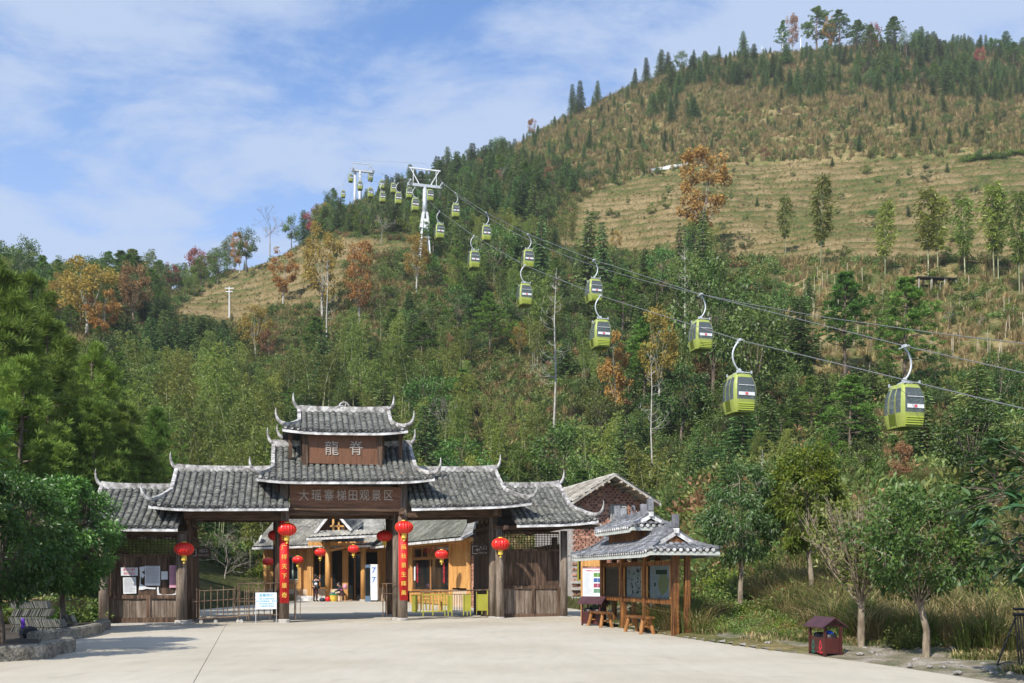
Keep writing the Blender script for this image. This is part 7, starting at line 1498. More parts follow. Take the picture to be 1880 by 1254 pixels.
# --- single trees one can point to
E = [
 ('orange', 1290, 470, 280, 'big orange autumn tree standing against the terraces', 1.0), ('orange', 660, 600, 436, 'rust orange autumn tree below the left pylon', 0.7), ('yellow', 592, 590, 405, 'yellow autumn tree with pale trunk left of the rust orange tree', 0.8),
 ('orange', 190, 640, 518, 'bright orange tree on the far left slope', 0.9), ('yellow', 160, 625, 466, 'round golden brown tree at the far left skyline', 1.25), ('yellow', 112, 600, 500, 'smaller ochre tree left of the golden tree on the left skyline', 1.1), ('brown', 245, 600, 478, 'brownish tree right of the golden tree on the left skyline', 0.9),
 ('red', 368, 505, 432, 'dark red tree on the left skyline', 1.1), ('red', 316, 525, 470, 'smaller pinkish red tree left of the dark red one', 1.0), ('orange', 520, 560, 455, 'thin ochre tree at the edge of the left terraces', 0.9), ('yellow', 765, 540, 430, 'yellow leaved tree just below the nearer pylon', 0.9),
 ('orange', 1132, 790, 600, 'orange tree right of the tall bare trunk', 0.6), ('yellow', 1212, 760, 560, 'brown and yellow thin tree left of the dark wood', 0.7), ('brown', 1300, 740, 610, 'brown leaved tree under the second left rope cabin', 0.7), ('yellow', 470, 660, 560, 'ochre tree low on the left of the terraces', 1.1),
 ('snag', 1016, 800, 490, 'tall bare white trunked tree in the middle of the wood', 1.0), ('snag', 1198, 865, 640, 'bare white trunked tree above the kiosk', 1.0), ('snag', 1258, 640, 450, 'slim bare pale tree beside the dark fir', 0.9), ('snag', 600, 640, 470, 'bare forked pale tree among yellow leaves', 1.1),
 ('deadfir', 1395, 955, 822, 'dead conifer with level bare branches above the verge trees', 0.9), ('bare', 820, 850, 730, 'bare leaning tree above the gate roof', 0.8), ('bare', 495, 470, 372, 'leafless greyish tree on the left ridge', 1.2), ('bare', 700, 450, 395, 'leafless bush-like tree left of the pylon', 1.4),
 ('pine', 1552, 705, 500, 'tall pine with layered boughs on the right slope', 0.95), ('pine', 1662, 735, 508, 'broad pine right of the layered one on the right slope', 0.95), ('pine', 1560, 850, 690, 'pine low on the right slope under the layered pine', 1.2), ('pine', 1490, 800, 690, 'small pine between the two nearest cabins', 1.0),
 ('broad', 1310, 760, 480, 'large dark evergreen behind the cabins on the left rope', 0.75), ('broad', 1390, 790, 560, 'dark round evergreen behind the nearest left rope cabin', 0.85), ('broad', 1250, 820, 660, 'dark evergreen left of the nearest left rope cabin', 1.1), ('broad', 1350, 850, 700, 'lower dark evergreen under the nearest left rope cabin', 1.1),
 ('spruce', 1290, 545, 385, 'dark fir standing right below the big orange tree', 0.85), ('spruce', 1250, 560, 405, 'slim dark fir left of the big orange tree', 0.6), ('spruce', 1075, 560, 385, 'tall dark fir at the left end of the terraces', 0.9), ('spruce', 1110, 560, 405, 'second tall fir at the left end of the terraces', 0.8), ('spruce', 990, 540, 395, 'tall fir behind the cabins of the right rope', 0.9),
 ('bamboo1', 1507, 492, 305, 'tall single bamboo in front of the terraces', 1.1), ('bamboo1', 1443, 470, 345, 'smaller single bamboo left of the tall one', 1.0), ('bamboo1', 1625, 510, 350, 'bamboo on the terrace edge, right of the tall one', 1.1), ('bamboo1', 1705, 507, 330, 'leaning bamboo left of the shed', 1.2), ('bamboo1', 1722, 507, 345, 'leaning bamboo just above the shed', 1.2), ('bamboo1', 1772, 515, 345, 'bamboo right of the shed', 1.1), ('bamboo1', 1825, 515, 318, 'bamboo near the right edge of the photo', 1.1), ('bamboo1', 1833, 515, 335, 'second bamboo near the right edge', 1.0), ('bamboo1', 1872, 540, 330, 'bamboo at the very right edge', 1.0),
 ('fir', 822, 288, 224, 'pointed fir on the skyline left of the hill crest', 1.1), ('fir', 812, 290, 240, 'shorter fir joined to the pointed skyline fir', 1.0), ('broad', 736, 325, 290, 'small round tree alone on the skyline above the pylon', 0.6), ('broad', 606, 392, 338, 'round dark tree on the ridge left of the far pylon', 0.7), ('fir', 622, 420, 360, 'dark fir beside the round ridge tree', 1.0),
 ('fir', 1052, 215, 152, 'left fir of the pair on the skyline', 1.0), ('fir', 1065, 215, 148, 'right fir of the pair on the skyline', 1.1), ('fir', 1096, 196, 148, 'single fir right of the skyline pair', 1.0), ('brown', 978, 240, 200, 'small brown tree on the skyline', 0.7), ('fir', 1165, 158, 118, 'lowest fir of the row climbing to the top', 1.1), ('fir', 1187, 145, 94, 'second fir of the row climbing to the top', 1.1), ('fir', 1213, 135, 78, 'third and tallest fir of the climbing row', 1.2), ('fir', 1225, 130, 82, 'fir touching the tallest of the climbing row', 1.1), ('broad', 1250, 125, 82, 'roundish dark tree after the climbing row', 0.9), ('fir', 1275, 112, 74, 'small brownish fir on the crest', 0.9), ('broad', 1300, 105, 85, 'low round tree on the crest', 1.0), ('fir', 1320, 104, 72, 'slim fir on the crest', 1.0), ('spruce', 1366, 112, 56, 'large dark fir alone on the crest', 1.1),
 ('pine', 1437, 92, 24, 'pine on the top behind the pole with arms', 0.7), ('brown', 1455, 90, 10, 'thin reddish tree on the summit', 0.5), ('pine', 1500, 100, 14, 'large round pine at the left of the summit clump', 1.3), ('pine', 1540, 98, 20, 'second pine of the summit clump', 1.2), ('orange', 1525, 100, 25, 'orange tinged tree inside the summit clump', 0.6), ('pine', 1572, 100, 38, 'third pine of the summit clump', 1.2), ('pine', 1598, 105, 45, 'right hand pine of the summit clump', 1.0), ('red', 1603, 100, 36, 'reddish tree at the right of the summit clump', 0.7), ('pine', 1640, 105, 34, 'round headed pine right of the clump', 1.1), ('broad', 1665, 112, 60, 'dark tree under the round headed pine', 0.9), ('spruce', 1700, 120, 56, 'dark fir right of the last white pole', 0.9), ('red', 1800, 125, 82, 'reddish bare tree on the right crest', 0.9), ('pine', 1860, 130, 78, 'pine at the right end of the crest', 1.1), ('pine', 1885, 135, 88, 'pine at the very right edge of the crest', 1.1),
 ('broad', 452, 500, 413, 'dark green tree at the top of the left terraces', 0.8), ('broad', 535, 440, 374, 'dark tree right of the leafless grey tree', 0.8), ('red', 572, 440, 374, 'dark red tree on the left ridge', 0.8), ('fir', 560, 445, 385, 'dark fir beside the red tree on the left ridge', 1.2), ('orange', 440, 500, 425, 'reddish tree behind the dark green ridge tree', 0.8), ('broad', 400, 525, 462, 'dark low tree right of the red skyline tree', 1.0), ('broad', 370, 530, 470, 'dark low tree below the red skyline tree', 1.0),
 ('ygreen', 1560, 900, 810, 'fresh green tree behind the bare twigged verge tree', 1.3), ('ygreen', 940, 900, 800, 'yellow green shrubby tree above the right gate roof', 1.2), ('brown', 1290, 960, 890, 'small rust brown tree right of the kiosk roof', 0.8), ('brown', 1500, 930, 850, 'rusty brown bush tree above the verge trees', 0.9),
 ('ygreen', 1463, 165, 150, 'yellow shrub below the summit', 1.2), ('pine', 130, 620, 560, 'dark pine under the golden tree', 1.2),
]
for sp, px, b, tpy, lab, wf in E: hilltree(sp, px, b, tpy, lab, wf=wf)
# near pines of the left slope
L_npine = leafmat('bright_pine_needles', [(0.075, 0.140, 0.022), (0.16, 0.255, 0.042), (0.26, 0.36, 0.08)], trans=0.35, gloss=0.01, val=0.2)
NP = [sp_pine(s, h=9, R=2.7, dens=3.4, leaf=0.30, wd=0.03, start=0.12, vs=0.32, mat=L_npine) for s in (61, 62, 63)]; SP['nearpine'] = NP; NAME['nearpine'] = 'pine_tree'; CAT['nearpine'] = 'pine'
for px, Y, top, lab in ((-30, 36, 452, 'tall pine cut by the left edge of the photo'), (98, 41, 572, 'broad green pine in the middle of the left group'), (28, 33, 640, 'lower bright pine at the left, in front of the tall one'), (178, 46, 628, 'pine on the right of the left group'), (228, 43, 735, 'lower pine right above the left gate roof'), (52, 54, 490, 'dark pine behind the left group'), (158, 35, 720, 'low pine above the round trees'), (-70, 30, 640, 'pine mostly outside the left edge'), (-10, 47, 560, 'pine between the tall pine and the broad one'), (285, 52, 745, 'small pine left of the bamboo'), (90, 32, 800, 'lowest pine behind the round trees')):
    X = (px-CX)/F*Y; z = Hz(X, Y); plant('nearpine', X, Y, z, zrow(top, Y)-z, lab, None, 0.8)
# --- random wood
KEEP = [(320, 560, 455, 572, 186), (560, 780, 430, 462, 175), (1325, 1440, 330, 500, 150), (1000, 1240, 330, 445, 172), (1440, 1890, 480, 640, 92), (1500, 1890, 300, 480, 140), (1440, 1520, 300, 500, 140), (755, 812, 300, 447, 170), (640, 686, 286, 372, 272), (40, 1000, 720, 1110, 40), (1240, 1262, 300, 322, 400), (1690, 1750, 500, 532, 130)]
KEEP += KX
for p, sd_ in CABS:
    px, py = CX+F*p.x/p.y, HY-F*(p.z-EYE)/p.y; s_ = F/p.y; KEEP.append((px-1.3*s_, px+1.1*s_, py-0.3*s_, py+4.5*s_, p.y))
def blocked(px, top, bot, Y, wpx):
    for a, b, c, d, yy in KEEP:
        if Y < yy and px+wpx > a and px-wpx < b and top < d and bot > c: return True
    return False
def zone(px, py, Y):
    I = lambda P: bool(inpoly(P, [px], [py])[0])
    if Y < 36 and px > 1200: return None
    if I(P_terrR): return None
    if I(P_terrL): return ('terr', 0.02, [('broad', 1), ('fir', 1)], (2, 3.2), 'on the dry left terraces')
    if I(P_band): return ('band', 0.62, [('fir', 10), ('spruce', 1.5), ('bare', .15), ('broad', 2.5), ('pine', .6)], (3.5, 8.5), 'in the fir belt below the summit')
    if I(P_stake): return ('stake', 0.05, [('fir', 3), ('broad', 2), ('bare', 1)], (2.5, 5), 'among the stakes on the right slope')
    if I(P_dark): return ('dark', 1.0, [('fir', 8), ('broad', 3.5), ('pine', .7), ('bare', .15), ('brown', .6)], (4, 8), 'in the dark wood around the pylons')
    if I(P_firL): return ('firl', 1.35, [('fir', 10), ('broad', .7)], (4.5, 7), 'in the young fir stand on the left')
    if I(P_upper): return ('upper', 0.15 if px > 1250 else 0.30, [('fir', 6), ('broad', 4.5), ('bare', .35), ('brown', .25), ('ygreen', .7), ('red', .05)], (2.2, 5.0), 'scattered on the upper slope')
    if py < 300 and px < 900: return ('ridge', 0.7, [('fir', 5), ('broad', 3)], (4, 6), 'on the ridge')
    if I(P_bamL): return ('baml', 1.15, [('bamboo', 10), ('broad', .8), ('bare', .08)], (7, 11), 'in the bamboo grove left of the gate top')
    if px < 300: return ('left', 0.75, [('pine', 4), ('broad', 5), ('bamboo', 2), ('brown', 1)], (6, 10), 'on the left slope')
    if px < 1000: return ('mid', 0.9, [('bamboo', 8.5), ('broad', 2.6), ('fir', 1.5), ('pine', 2.2), ('yellow', .2), ('bare', .15), ('ygreen', .9), ('brown', .12)], (5.5, 10), 'on the wooded slope behind the gate')
    if px < 1250: return ('mid2', 0.85, [('bamboo', 5), ('broad', 4.5), ('fir', 2), ('yellow', .25), ('brown', .2), ('ygreen', .6), ('bare', .2), ('pine', 1)], (5, 9), 'on the wooded slope above the brick house')
    if px < 1450 and py < 800: return ('mid3', 1.0, [('broad', 8), ('bamboo', 2), ('fir', 2)], (6, 9), 'in the dark wood beside the stakes')
    if py > 880: return ('low', 0.8, [('fir', 6), ('broad', 5), ('ygreen', .6), ('bare', .3), ('brown', .3)], (3.5, 6), 'on the lower slope behind the verge trees')
    return ('right', 0.8, [('fir', 5), ('broad', 5), ('bamboo', 2.2), ('pine', 1.5), ('ygreen', .8)], (4.5, 7.5), 'on the lower right slope')
cand = []; rz_ = random.Random(99); grid = {}
def free(X, Y, d):
    gx, gy = int(X//4), int(Y//4)
    for i in range(-2, 3):
        for j in range(-2, 3):
            for (a, b, r) in grid.get((gx+i, gy+j), ()):
                if (a-X)**2+(b-Y)**2 < (0.5*(d+r))**2: return False
    return True
tries = 0; us = np.array([[rz_.uniform(-150, 2030), rz_.random()] for _ in range(26000)])
Ys = np.sqrt(28**2+us[:, 1]*(385**2-28**2)); Xs = (us[:, 0]-CX)/F*Ys; Zs = H(Xs, Ys); Py = HY-F*(Zs-EYE)/Ys
for px, X, Y, z, py in zip(us[:, 0], Xs, Ys, Zs, Py):
    if z < 0.15 and Y < 60: continue
    if Y < 66 and 150 < px < 1010: continue
    if Y < 62 and 1000 < px < 1215: continue
    if z < 0.15 and px > 1000: continue
    zn = zone(px, py, Y)
    if zn is None or rz_.random() > min(1, zn[1]*0.92): continue
    gap = float(_vn(np.array([X]), np.array([Y]), 15, 71)[0]); g2_ = float(_vn(np.array([X]), np.array([Y]), 34, 72)[0])
    if zn[0] == 'band' and g2_+gap*0.6 > 0.12 and py > 105: continue
    if zn[0] in ('mid', 'mid2', 'mid3', 'right', 'baml') and gap > 0.27: continue
    sp = rz_.choices([a for a, _ in zn[2]], [b for _, b in zn[2]])[0]; d = {'fir': 2.3, 'spruce': 3.0, 'bamboo': 3.1, 'broad': 3.2, 'pine': 3.5, 'bare': 3, 'ygreen': 2.6}.get(sp, 3.0)*(1.0 if zn[0] not in ('firl', 'band', 'dark') else 0.9)
    h = rz_.uniform(*zn[3])*(1.18 if rz_.random() < 0.18 else 0.92)*(0.85 if sp == 'broad' else 0.72 if sp in ('yellow', 'brown', 'ygreen', 'bare') else 1); 
    if Y > 250: d *= 1.1
    if Y < 62 and sp in ('fir', 'spruce', 'broad'): h *= 0.72
    if not free(X, Y, d): continue
    if any((a-X)**2+(b-Y)**2 < r*r for a, b, r in SPX): continue
    top = py-h/Y*F
    if blocked(px, top, py, Y, 1.4/Y*F):
        h2 = h*0.5; top = py-h2/Y*F
        if blocked(px, top, py, Y, 1.2/Y*F): continue
        h = h2
    # visible? hidden behind a nearer ridge
    grid.setdefault((int(X//4), int(Y//4)), []).append((X, Y, d)); cand.append((sp, X, Y, z, h, zn[4], px))
# lowest ground only: drop trees the hill itself hides
def seen(c):
    sp, X, Y, z, h, lab, px = c; f = np.linspace(0.25, 0.97, 14); t_ = z+h*0.9; return not np.any(H(X*f, Y*f) > EYE+(t_-EYE)*f+0.3)
cand = [c for c in cand if seen(c)]
ADJ = {'fir': 'dark green fir', 'spruce': 'taller dark fir', 'bamboo': 'feathery bamboo clump', 'broad': 'dark evergreen tree', 'pine': 'mid green pine', 'orange': 'orange autumn tree', 'yellow': 'yellow leaved tree', 'brown': 'brown leaved tree', 'red': 'reddish tree', 'ygreen': 'yellow green tree', 'bare': 'leafless pale tree'}
PLU = {'fir': 'firs', 'spruce': 'firs', 'bamboo': 'bamboo clumps', 'broad': 'evergreen trees', 'pine': 'pines', 'orange': 'autumn trees', 'yellow': 'autumn trees', 'brown': 'autumn trees', 'red': 'autumn trees', 'ygreen': 'light green trees', 'bare': 'leafless trees'}
by = {}
for c in cand: by.setdefault(NAME[c[0]], []).append(c)
nmade = {}
for o in bpy.data.objects:
    if o.get('category') and o.parent is None: k = o.name.split('.')[0]; nmade[k] = nmade.get(k, 0)+1
REST = []
MARKS = [(780, 380, 'the nearer pylon'), (661, 340, 'the far pylon'), (630, 760, 'the top gate roof'), (400, 870, 'the left gate ridge'), (860, 850, 'the right gate ridge'), (1115, 880, 'the brick house'), (1240, 960, 'the kiosk roof'), (1285, 340, 'the big orange tree'), (660, 500, 'the rust orange tree'), (592, 470, 'the tall yellow tree'), (1016, 640, 'the tall bare trunk'), (1198, 760, 'the bare trunk above the kiosk'), (1395, 890, 'the dead conifer'), (1552, 600, 'the layered pine'), (1662, 620, 'the broad pine'), (1718, 518, 'the field shed'), (1375, 725, 'the nearest left rope cabin'), (1656, 745, 'the nearest cabin'), (1280, 612, 'the second right rope cabin'), (1113, 612, 'the second left rope cabin'), (1085, 532, 'the third right rope cabin'), (968, 535, 'the third left rope cabin'), (877, 472, 'the fourth left rope cabin'), (889, 425, 'the fifth right rope cabin'), (813, 421, 'the fifth left rope cabin'), (1225, 310, 'the white sheet'), (1520, 60, 'the summit clump'), (1366, 85, 'the lone crest fir'), (1215, 105, 'the climbing fir row'), (1060, 180, 'the skyline fir pair'), (822, 255, 'the pointed skyline fir'), (421, 555, 'the left white pole'), (1387, 235, 'the tall hill pole'), (368, 465, 'the dark red skyline tree'), (190, 565, 'the bright orange tree'), (150, 530, 'the golden skyline tree'), (1507, 395, 'the tall single bamboo'), (1820, 290, 'the hedge row'), (1132, 690, 'the slim orange tree'), (1310, 620, 'the large dark evergreen'), (1560, 850, 'the fresh green tree'), (1653, 85, 'the right summit pole')]
def where(c):
    sp, X, Y, z, h, lab, px = c; py = HY-F*(z+h*0.6-EYE)/Y; k = min(MARKS, key=lambda m: (m[0]-px)**2+(m[1]-py)**2); dx_, dy_ = px-k[0], py-k[1]
    size = 'small' if h/Y*F < 34 else ('tall' if h/Y*F > 95 else 'mid-sized'); d = (dx_*dx_+dy_*dy_)**0.5; far = 'close' if d < 45 else ('some way' if d < 110 else 'far')
    side = ('to the right of' if dx_ > 0 else 'to the left of') if abs(dx_) > abs(dy_) else ('below' if dy_ > 0 else 'above')
    return size+' '+ADJ[sp]+' '+{'close': 'just', 'some way': 'well', 'far': 'far'}[far]+' '+side.replace('to the ', '')+' '+k[2]
for k, cs in by.items():
    cs.sort(key=lambda c: -c[4]/c[2]); cap_ = 296-nmade.get(k, 0)
    for c in cs[:cap_]: plant(c[0], c[1], c[2], c[3], c[4], where(c), PLU[c[0]]+' of the hillside', rnd.uniform(1.1, 1.8) if c[0] == 'fir' else rnd.uniform(0.85, 1.2))
    REST += cs[cap_:]
print('TREES', {k: len(v) for k, v in by.items()}, 'rest', len(REST))
# --- scatters
def scatter(name, pts, scales, meshes, label, tilt=0.12, seed=0, asp=None):
    """points carrying instances of a few small meshes (ground cover nobody could count)"""
    pc = bpy.data.collections.new(name+'_kinds')
    for k, me in enumerate(meshes): o = bpy.data.objects.new(name+'_kind', me); pc.objects.link(o)
    me = bpy.data.meshes.new(name); pts = np.asarray(pts, np.float32); me.vertices.add(len(pts)); me.vertices.foreach_set('co', pts.reshape(-1)); a = me.attributes.new('sc', 'FLOAT', 'POINT'); a.data.foreach_set('value', np.asarray(scales, np.float32)); me.update()
    o = bpy.data.objects.new(name, me); link(o); g = bpy.data.node_groups.new(name, 'GeometryNodeTree'); g.interface.new_socket('Geometry', in_out='INPUT', socket_type='NodeSocketGeometry'); g.interface.new_socket('Geometry', in_out='OUTPUT', socket_type='NodeSocketGeometry')
    gi = g.nodes.new('NodeGroupInput'); go_ = g.nodes.new('NodeGroupOutput'); ci = g.nodes.new('GeometryNodeCollectionInfo'); ci.inputs['Collection'].default_value = pc; ci.inputs['Separate Children'].default_value = True; ci.inputs['Reset Children'].default_value = True
    ip = g.nodes.new('GeometryNodeInstanceOnPoints'); ip.inputs['Pick Instance'].default_value = True
    ri = g.nodes.new('FunctionNodeRandomValue'); ri.data_type = 'INT'; ri.inputs[4].default_value = 0; ri.inputs[5].default_value = len(meshes)-1; ri.inputs['Seed'].default_value = seed
    rv = g.nodes.new('FunctionNodeRandomValue'); rv.data_type = 'FLOAT_VECTOR'; rv.inputs[0].default_value = (-tilt, -tilt, 0); rv.inputs[1].default_value = (tilt, tilt, 6.283); rv.inputs['Seed'].default_value = seed+1
    na_ = g.nodes.new('GeometryNodeInputNamedAttribute'); na_.data_type = 'FLOAT'; na_.inputs['Name'].default_value = 'sc'
    L = g.links.new; L(gi.outputs[0], ip.inputs['Points']); L(ci.outputs[0], ip.inputs['Instance']); L(ri.outputs[2], ip.inputs['Instance Index']); L(rv.outputs[0], ip.inputs['Rotation']); L(na_.outputs[0], ip.inputs['Scale']); L(ip.outputs[0], go_.inputs[0])
    m = o.modifiers.new('scatter', 'NODES'); m.node_group = g; o['kind'] = 'stuff'; o['label'] = label; return o
def joined(v):
    """crown and trunk of a prototype as one mesh with two materials"""
    bm = bmesh.new(); mats = []
    for me in v[:2]:
        if me is None: continue
        n0 = len(bm.faces); bm.from_mesh(me); mats.append(me.materials[0]); bm.faces.ensure_lookup_table()
        for f in bm.faces[n0:]: f.material_index = len(mats)-1
    me = bpy.data.meshes.new('far_tree'); bm.to_mesh(me); bm.free()
    for m in mats: me.materials.append(m)
    return me
if REST:
    for sp in sorted(set(c[0] for c in REST)):
        cs = [c for c in REST if c[0] == sp]; h0 = SP[sp][0][2]
        scatter('distant_'+PLU[sp].replace(' ', '_'), [(c[1], c[2], c[3]-0.15) for c in cs], [c[4]/h0 for c in cs], [joined(v) for v in SP[sp][:2]], 'farther small '+PLU[sp]+' of the wooded hill')
rs = np.random.RandomState(5)
def field(n, px0, px1, y0, y1, cond, expo=1.0):
    px = rs.uniform(px0, px1, n); Y = (y0**(expo+1)+rs.rand(n)*(y1**(expo+1)-y0**(expo+1)))**(1/(expo+1)); X = (px-CX)/F*Y; Z = H(X, Y); py = HY-F*(Z-EYE)/Y; ok = cond(px, py, X, Y, Z) & ~((Y < 67) & (px > 150) & (px < 1010)) & ~((Y < 57) & (px >= 1005) & (px < 1205)) & ~inpoly(PLAZA, X, Y) & ((Z > 0.05) | (px > 1100) | (px < 0) | (Y > 60)); return X[ok], Y[ok], Z[ok], px[ok], py[ok]
isopen = lambda px, py: inpoly(P_upper, px, py) | inpoly(P_terrR, px, py) | inpoly(P_terrL, px, py) | inpoly(P_stake, px, py)
ist = lambda px, py: inpoly(P_terrR, px, py) | inpoly(P_terrL, px, py)
gm = [grass_mesh(s, L_gra) for s in (1, 2, 3)]+[grass_mesh(4, L_gra, h=1.0, sp=0.9)]; gg = [grass_mesh(s, L_grn, h=0.6) for s in (5, 6)]
ggy = gm+gg
X, Y, Z, px, py = field(75000, -100, 2000, 70, 390, lambda px, py, X, Y, Z: isopen(px, py) & ~((ist(px, py)) & (rs.rand(len(px)) < 0.0)))
scatter('dry_grass', np.stack([X, Y, Z-0.05], 1), rs.uniform(0.7, 1.5, len(X))*(0.8+Y/420)*np.where(ist(px, py), 0.42, 1.1), ggy[:4]+gg[:2], 'tall dry tan grass covering the open hill', seed=1)
sh = [shrub_mesh(1, L_shr), shrub_mesh(2, L_shr, R=0.8), shrub_mesh(3, L_shr, R=0.6, flat=1.0), shrub_mesh(4, L_bro, R=0.6, n=110), shrub_mesh(5, L_brd, R=0.7), shrub_mesh(6, L_shr, R=0.9, n=200)]
X, Y, Z, px, py = field(42000, -100, 2000, 60, 385, lambda px, py, X, Y, Z: isopen(px, py) & (_vn(X, Y, 14, 31)+rs.uniform(-.3, .3, len(px)) >-0.02) & ~(ist(px, py) & (rs.rand(len(px)) < 0.85)))
scatter('hill_shrubs', np.stack([X, Y, Z-0.05], 1), rs.uniform(0.6, 2.0, len(X))*np.where(ist(px, py), 0.5, 1.0), sh+[sh[0], sh[2], sh[4]]+[shrub_mesh(8, L_ygr, R=0.5, n=100), shrub_mesh(9, L_shr, R=0.8, n=160)], 'low mixed shrubs on the open hill', seed=2)
X, Y, Z, px, py = field(36000, -120, 2000, 30, 260, lambda px, py, X, Y, Z: ~isopen(px, py) & (Z > 0.1), 0.6)
scatter('forest_undergrowth', np.stack([X, Y, Z-0.1], 1), rs.uniform(1.0, 2.3, len(X)), sh, 'leafy undergrowth between the trees', seed=3)
X, Y, Z, px, py = field(34000, -120, 2000, 60, 230, lambda px, py, X, Y, Z: ~isopen(px, py) & (Z > 0.3) & (_vn(X, Y, 15, 71) > 0.22), 0.8)
scatter('clearing_grass', np.stack([X, Y, Z-0.05], 1), rs.uniform(0.8, 1.7, len(X)), gm+gg[:1], 'dry grass in the gaps of the wood', seed=14)
# bank behind the verge: shrubs and tall dry grass seen close
nb_ = [shrub_mesh(s, m, R=0.55, n=420, leaf=0.085, asp=0.4, flat=f) for s, m, f in ((11, L_shr, 0.9), (12, L_shr, 1.0), (13, L_brd, 0.8), (14, L_bro, 0.8), (15, L_ygr, 0.9))]
X, Y, Z, px, py = field(5600, 1180, 2150, 15, 42, lambda px, py, X, Y, Z: (Z > 0.12) & (_vn(X, Y, 3, 41) > -0.22), 0.8)
scatter('bank_shrubs', np.stack([X, Y, Z-0.05], 1), rs.uniform(0.6, 1.5, len(X))*np.clip((Z+0.3)/0.9, 0.35, 1.2), nb_[:4]+[nb_[0], nb_[4]], 'mixed low shrubs on the bank behind the verge', seed=4)

gn = [grass_mesh(s, L_gra, h=0.85, n=90, wd=0.014, sp=1.5) for s in (21, 22)]+[grass_mesh(25, L_grn, h=0.9, n=80, wd=0.016, sp=1.3)]+[grass_mesh(24, L_grn, h=0.8, n=70, wd=0.016, sp=0.9)]
X, Y, Z, px, py = field(5200, 1180, 2200, 13.5, 42, lambda px, py, X, Y, Z: (Z > 0.08) & (_vn(X, Y, 3, 41) < 0.08), 0.8)
scatter('bank_grass', np.stack([X, Y, Z-0.03], 1), rs.uniform(0.5, 1.2, len(X)), gn, 'long dry grass hanging on the bank behind the verge', seed=5)
lg = [grass_mesh(s, L_grn, h=0.10, n=26, wd=0.010, sp=1.2) for s in (31, 32)]+[grass_mesh(33, L_gra, h=0.12, n=22, wd=0.01, sp=1.2)]
ip = []; 
for k in range(7000):
    f = rs.rand(); a = G(*along(inn, f)); b = G(*along(outr, f)); q = rs.rand()**0.7; p = a.lerp(b, 0.12+0.95*q)
    if _vn(np.array([p.x]), np.array([p.y]), 0.9, 55)[0] > -0.05+0.25*(1-q): ip.append((p.x, p.y, max(0, Hz(p.x, p.y))+0.0))
scatter('verge_grass', ip, rs.uniform(0.6, 1.5, len(ip)), lg, 'patchy short grass on the gravel verge', seed=6)
# shrubs seen through the gate, behind the left fence, and left edge thicket
ip = [(x, y, 0) for x, y in zip(rs.uniform(-26, -15.6, 330), rs.uniform(61.8, 66.5, 330))]
scatter('gate_back_shrubs', ip, rs.uniform(0.8, 2.3, len(ip)), sh[:3]+[shrub_mesh(40, L_ygr, R=0.6, n=160)], 'shrubs seen through the left bay of the gate', seed=7)
ip = [(x, y, max(0.1, Hz(x, y))) for x, y in zip(rs.uniform(-26, -13.3, 420), rs.uniform(27.5, 34, 420))]
scatter('left_thicket', ip, rs.uniform(0.8, 1.9, len(ip)), [nb_[2], shrub_mesh(77, L_brd, R=0.7, n=420, leaf=0.09)], 'dark thicket behind the round trees at the left', seed=8)
X, Y, Z, px, py = field(900, -200, 330, 27, 60, lambda px, py, X, Y, Z: (Z > 0.05) | (Y < 34), 0.8)
scatter('left_undergrowth', np.stack([X, Y, np.maximum(Z, 0)-0.05], 1), rs.uniform(1.2, 2.6, len(X)), nb_[:2]+sh[:2], 'undergrowth below the left pines', seed=9)
plant('bare', (412-CX)/F*61.5, 61.5, 0, 5.2, 'bare many stemmed tree seen through the left bay', None, 1.4)
plant('broad', (380-CX)/F*66, 66, 0, 4.5, 'dark evergreen seen through the left bay of the gate'); plant('ygreen', (450-CX)/F*65, 65, 0, 4.2, 'light green tree seen through the left bay of the gate')
# small leaning shrubs between the verge trees
for px, Y, R_s, m, lab in ((1310, 25.5, 0.62, L_bro, 'rust brown round bush at the foot of the first verge tree'), (1280, 27, 0.9, L_shr, 'green bush right of the kiosk'), (1420, 25.5, 0.6, L_shr, 'green bush between the first two verge trees'), (1660, 18.0, 0.5, L_grn, 'tuft of fresh green shoots left of the last verge tree')):
    X = (px-CX)/F*Y; o = obj('bush', shrub_mesh(int(px), m, R=R_s, n=900, leaf=0.075, asp=0.4, flat=1.1), loc=(X, Y, max(0, Hz(X, Y)))); tag(o, lab, 'bush')
# --- round clipped trees at the left
OS = sp_broad(101, h=4.3, R=1.55, nc=170, nl=120, leaf=0.12, mat=L_osm, bark=M_bark, trunk=0.27, flat=0.9, cr=0.42, shell=0.72, asp=0.42, limb_r=0.05)
OS2 = sp_broad(102, h=4.1, R=1.6, nc=160, nl=120, leaf=0.12, mat=L_osm, bark=M_bark, trunk=0.30, flat=0.9, cr=0.42, shell=0.72, asp=0.42)
SP['osm'] = [OS, OS2]; NAME['osm'] = 'round_tree'; CAT['osm'] = 'tree'
p = G(118, 1160); plant('osm', p.x, p.y, 0.1, 4.25, 'dense round leafy tree beside the left gate house', None, 1.0, 0)
p = G(12, 1192); plant('osm', p.x-0.1, p.y, 0.1, 3.75, 'dense round leafy tree at the left edge of the photo', None, 0.95, 1)
plant('osm', -13.3, 24.0, 0.1, 4.1, 'round leafy tree mostly hidden behind the two front ones', None, 0.95, 1); plant('osm', -11.2, 16.0, 0, 5.2, 'round leafy tree outside the left edge, casting shade on the plaza', None, 1.05, 0)
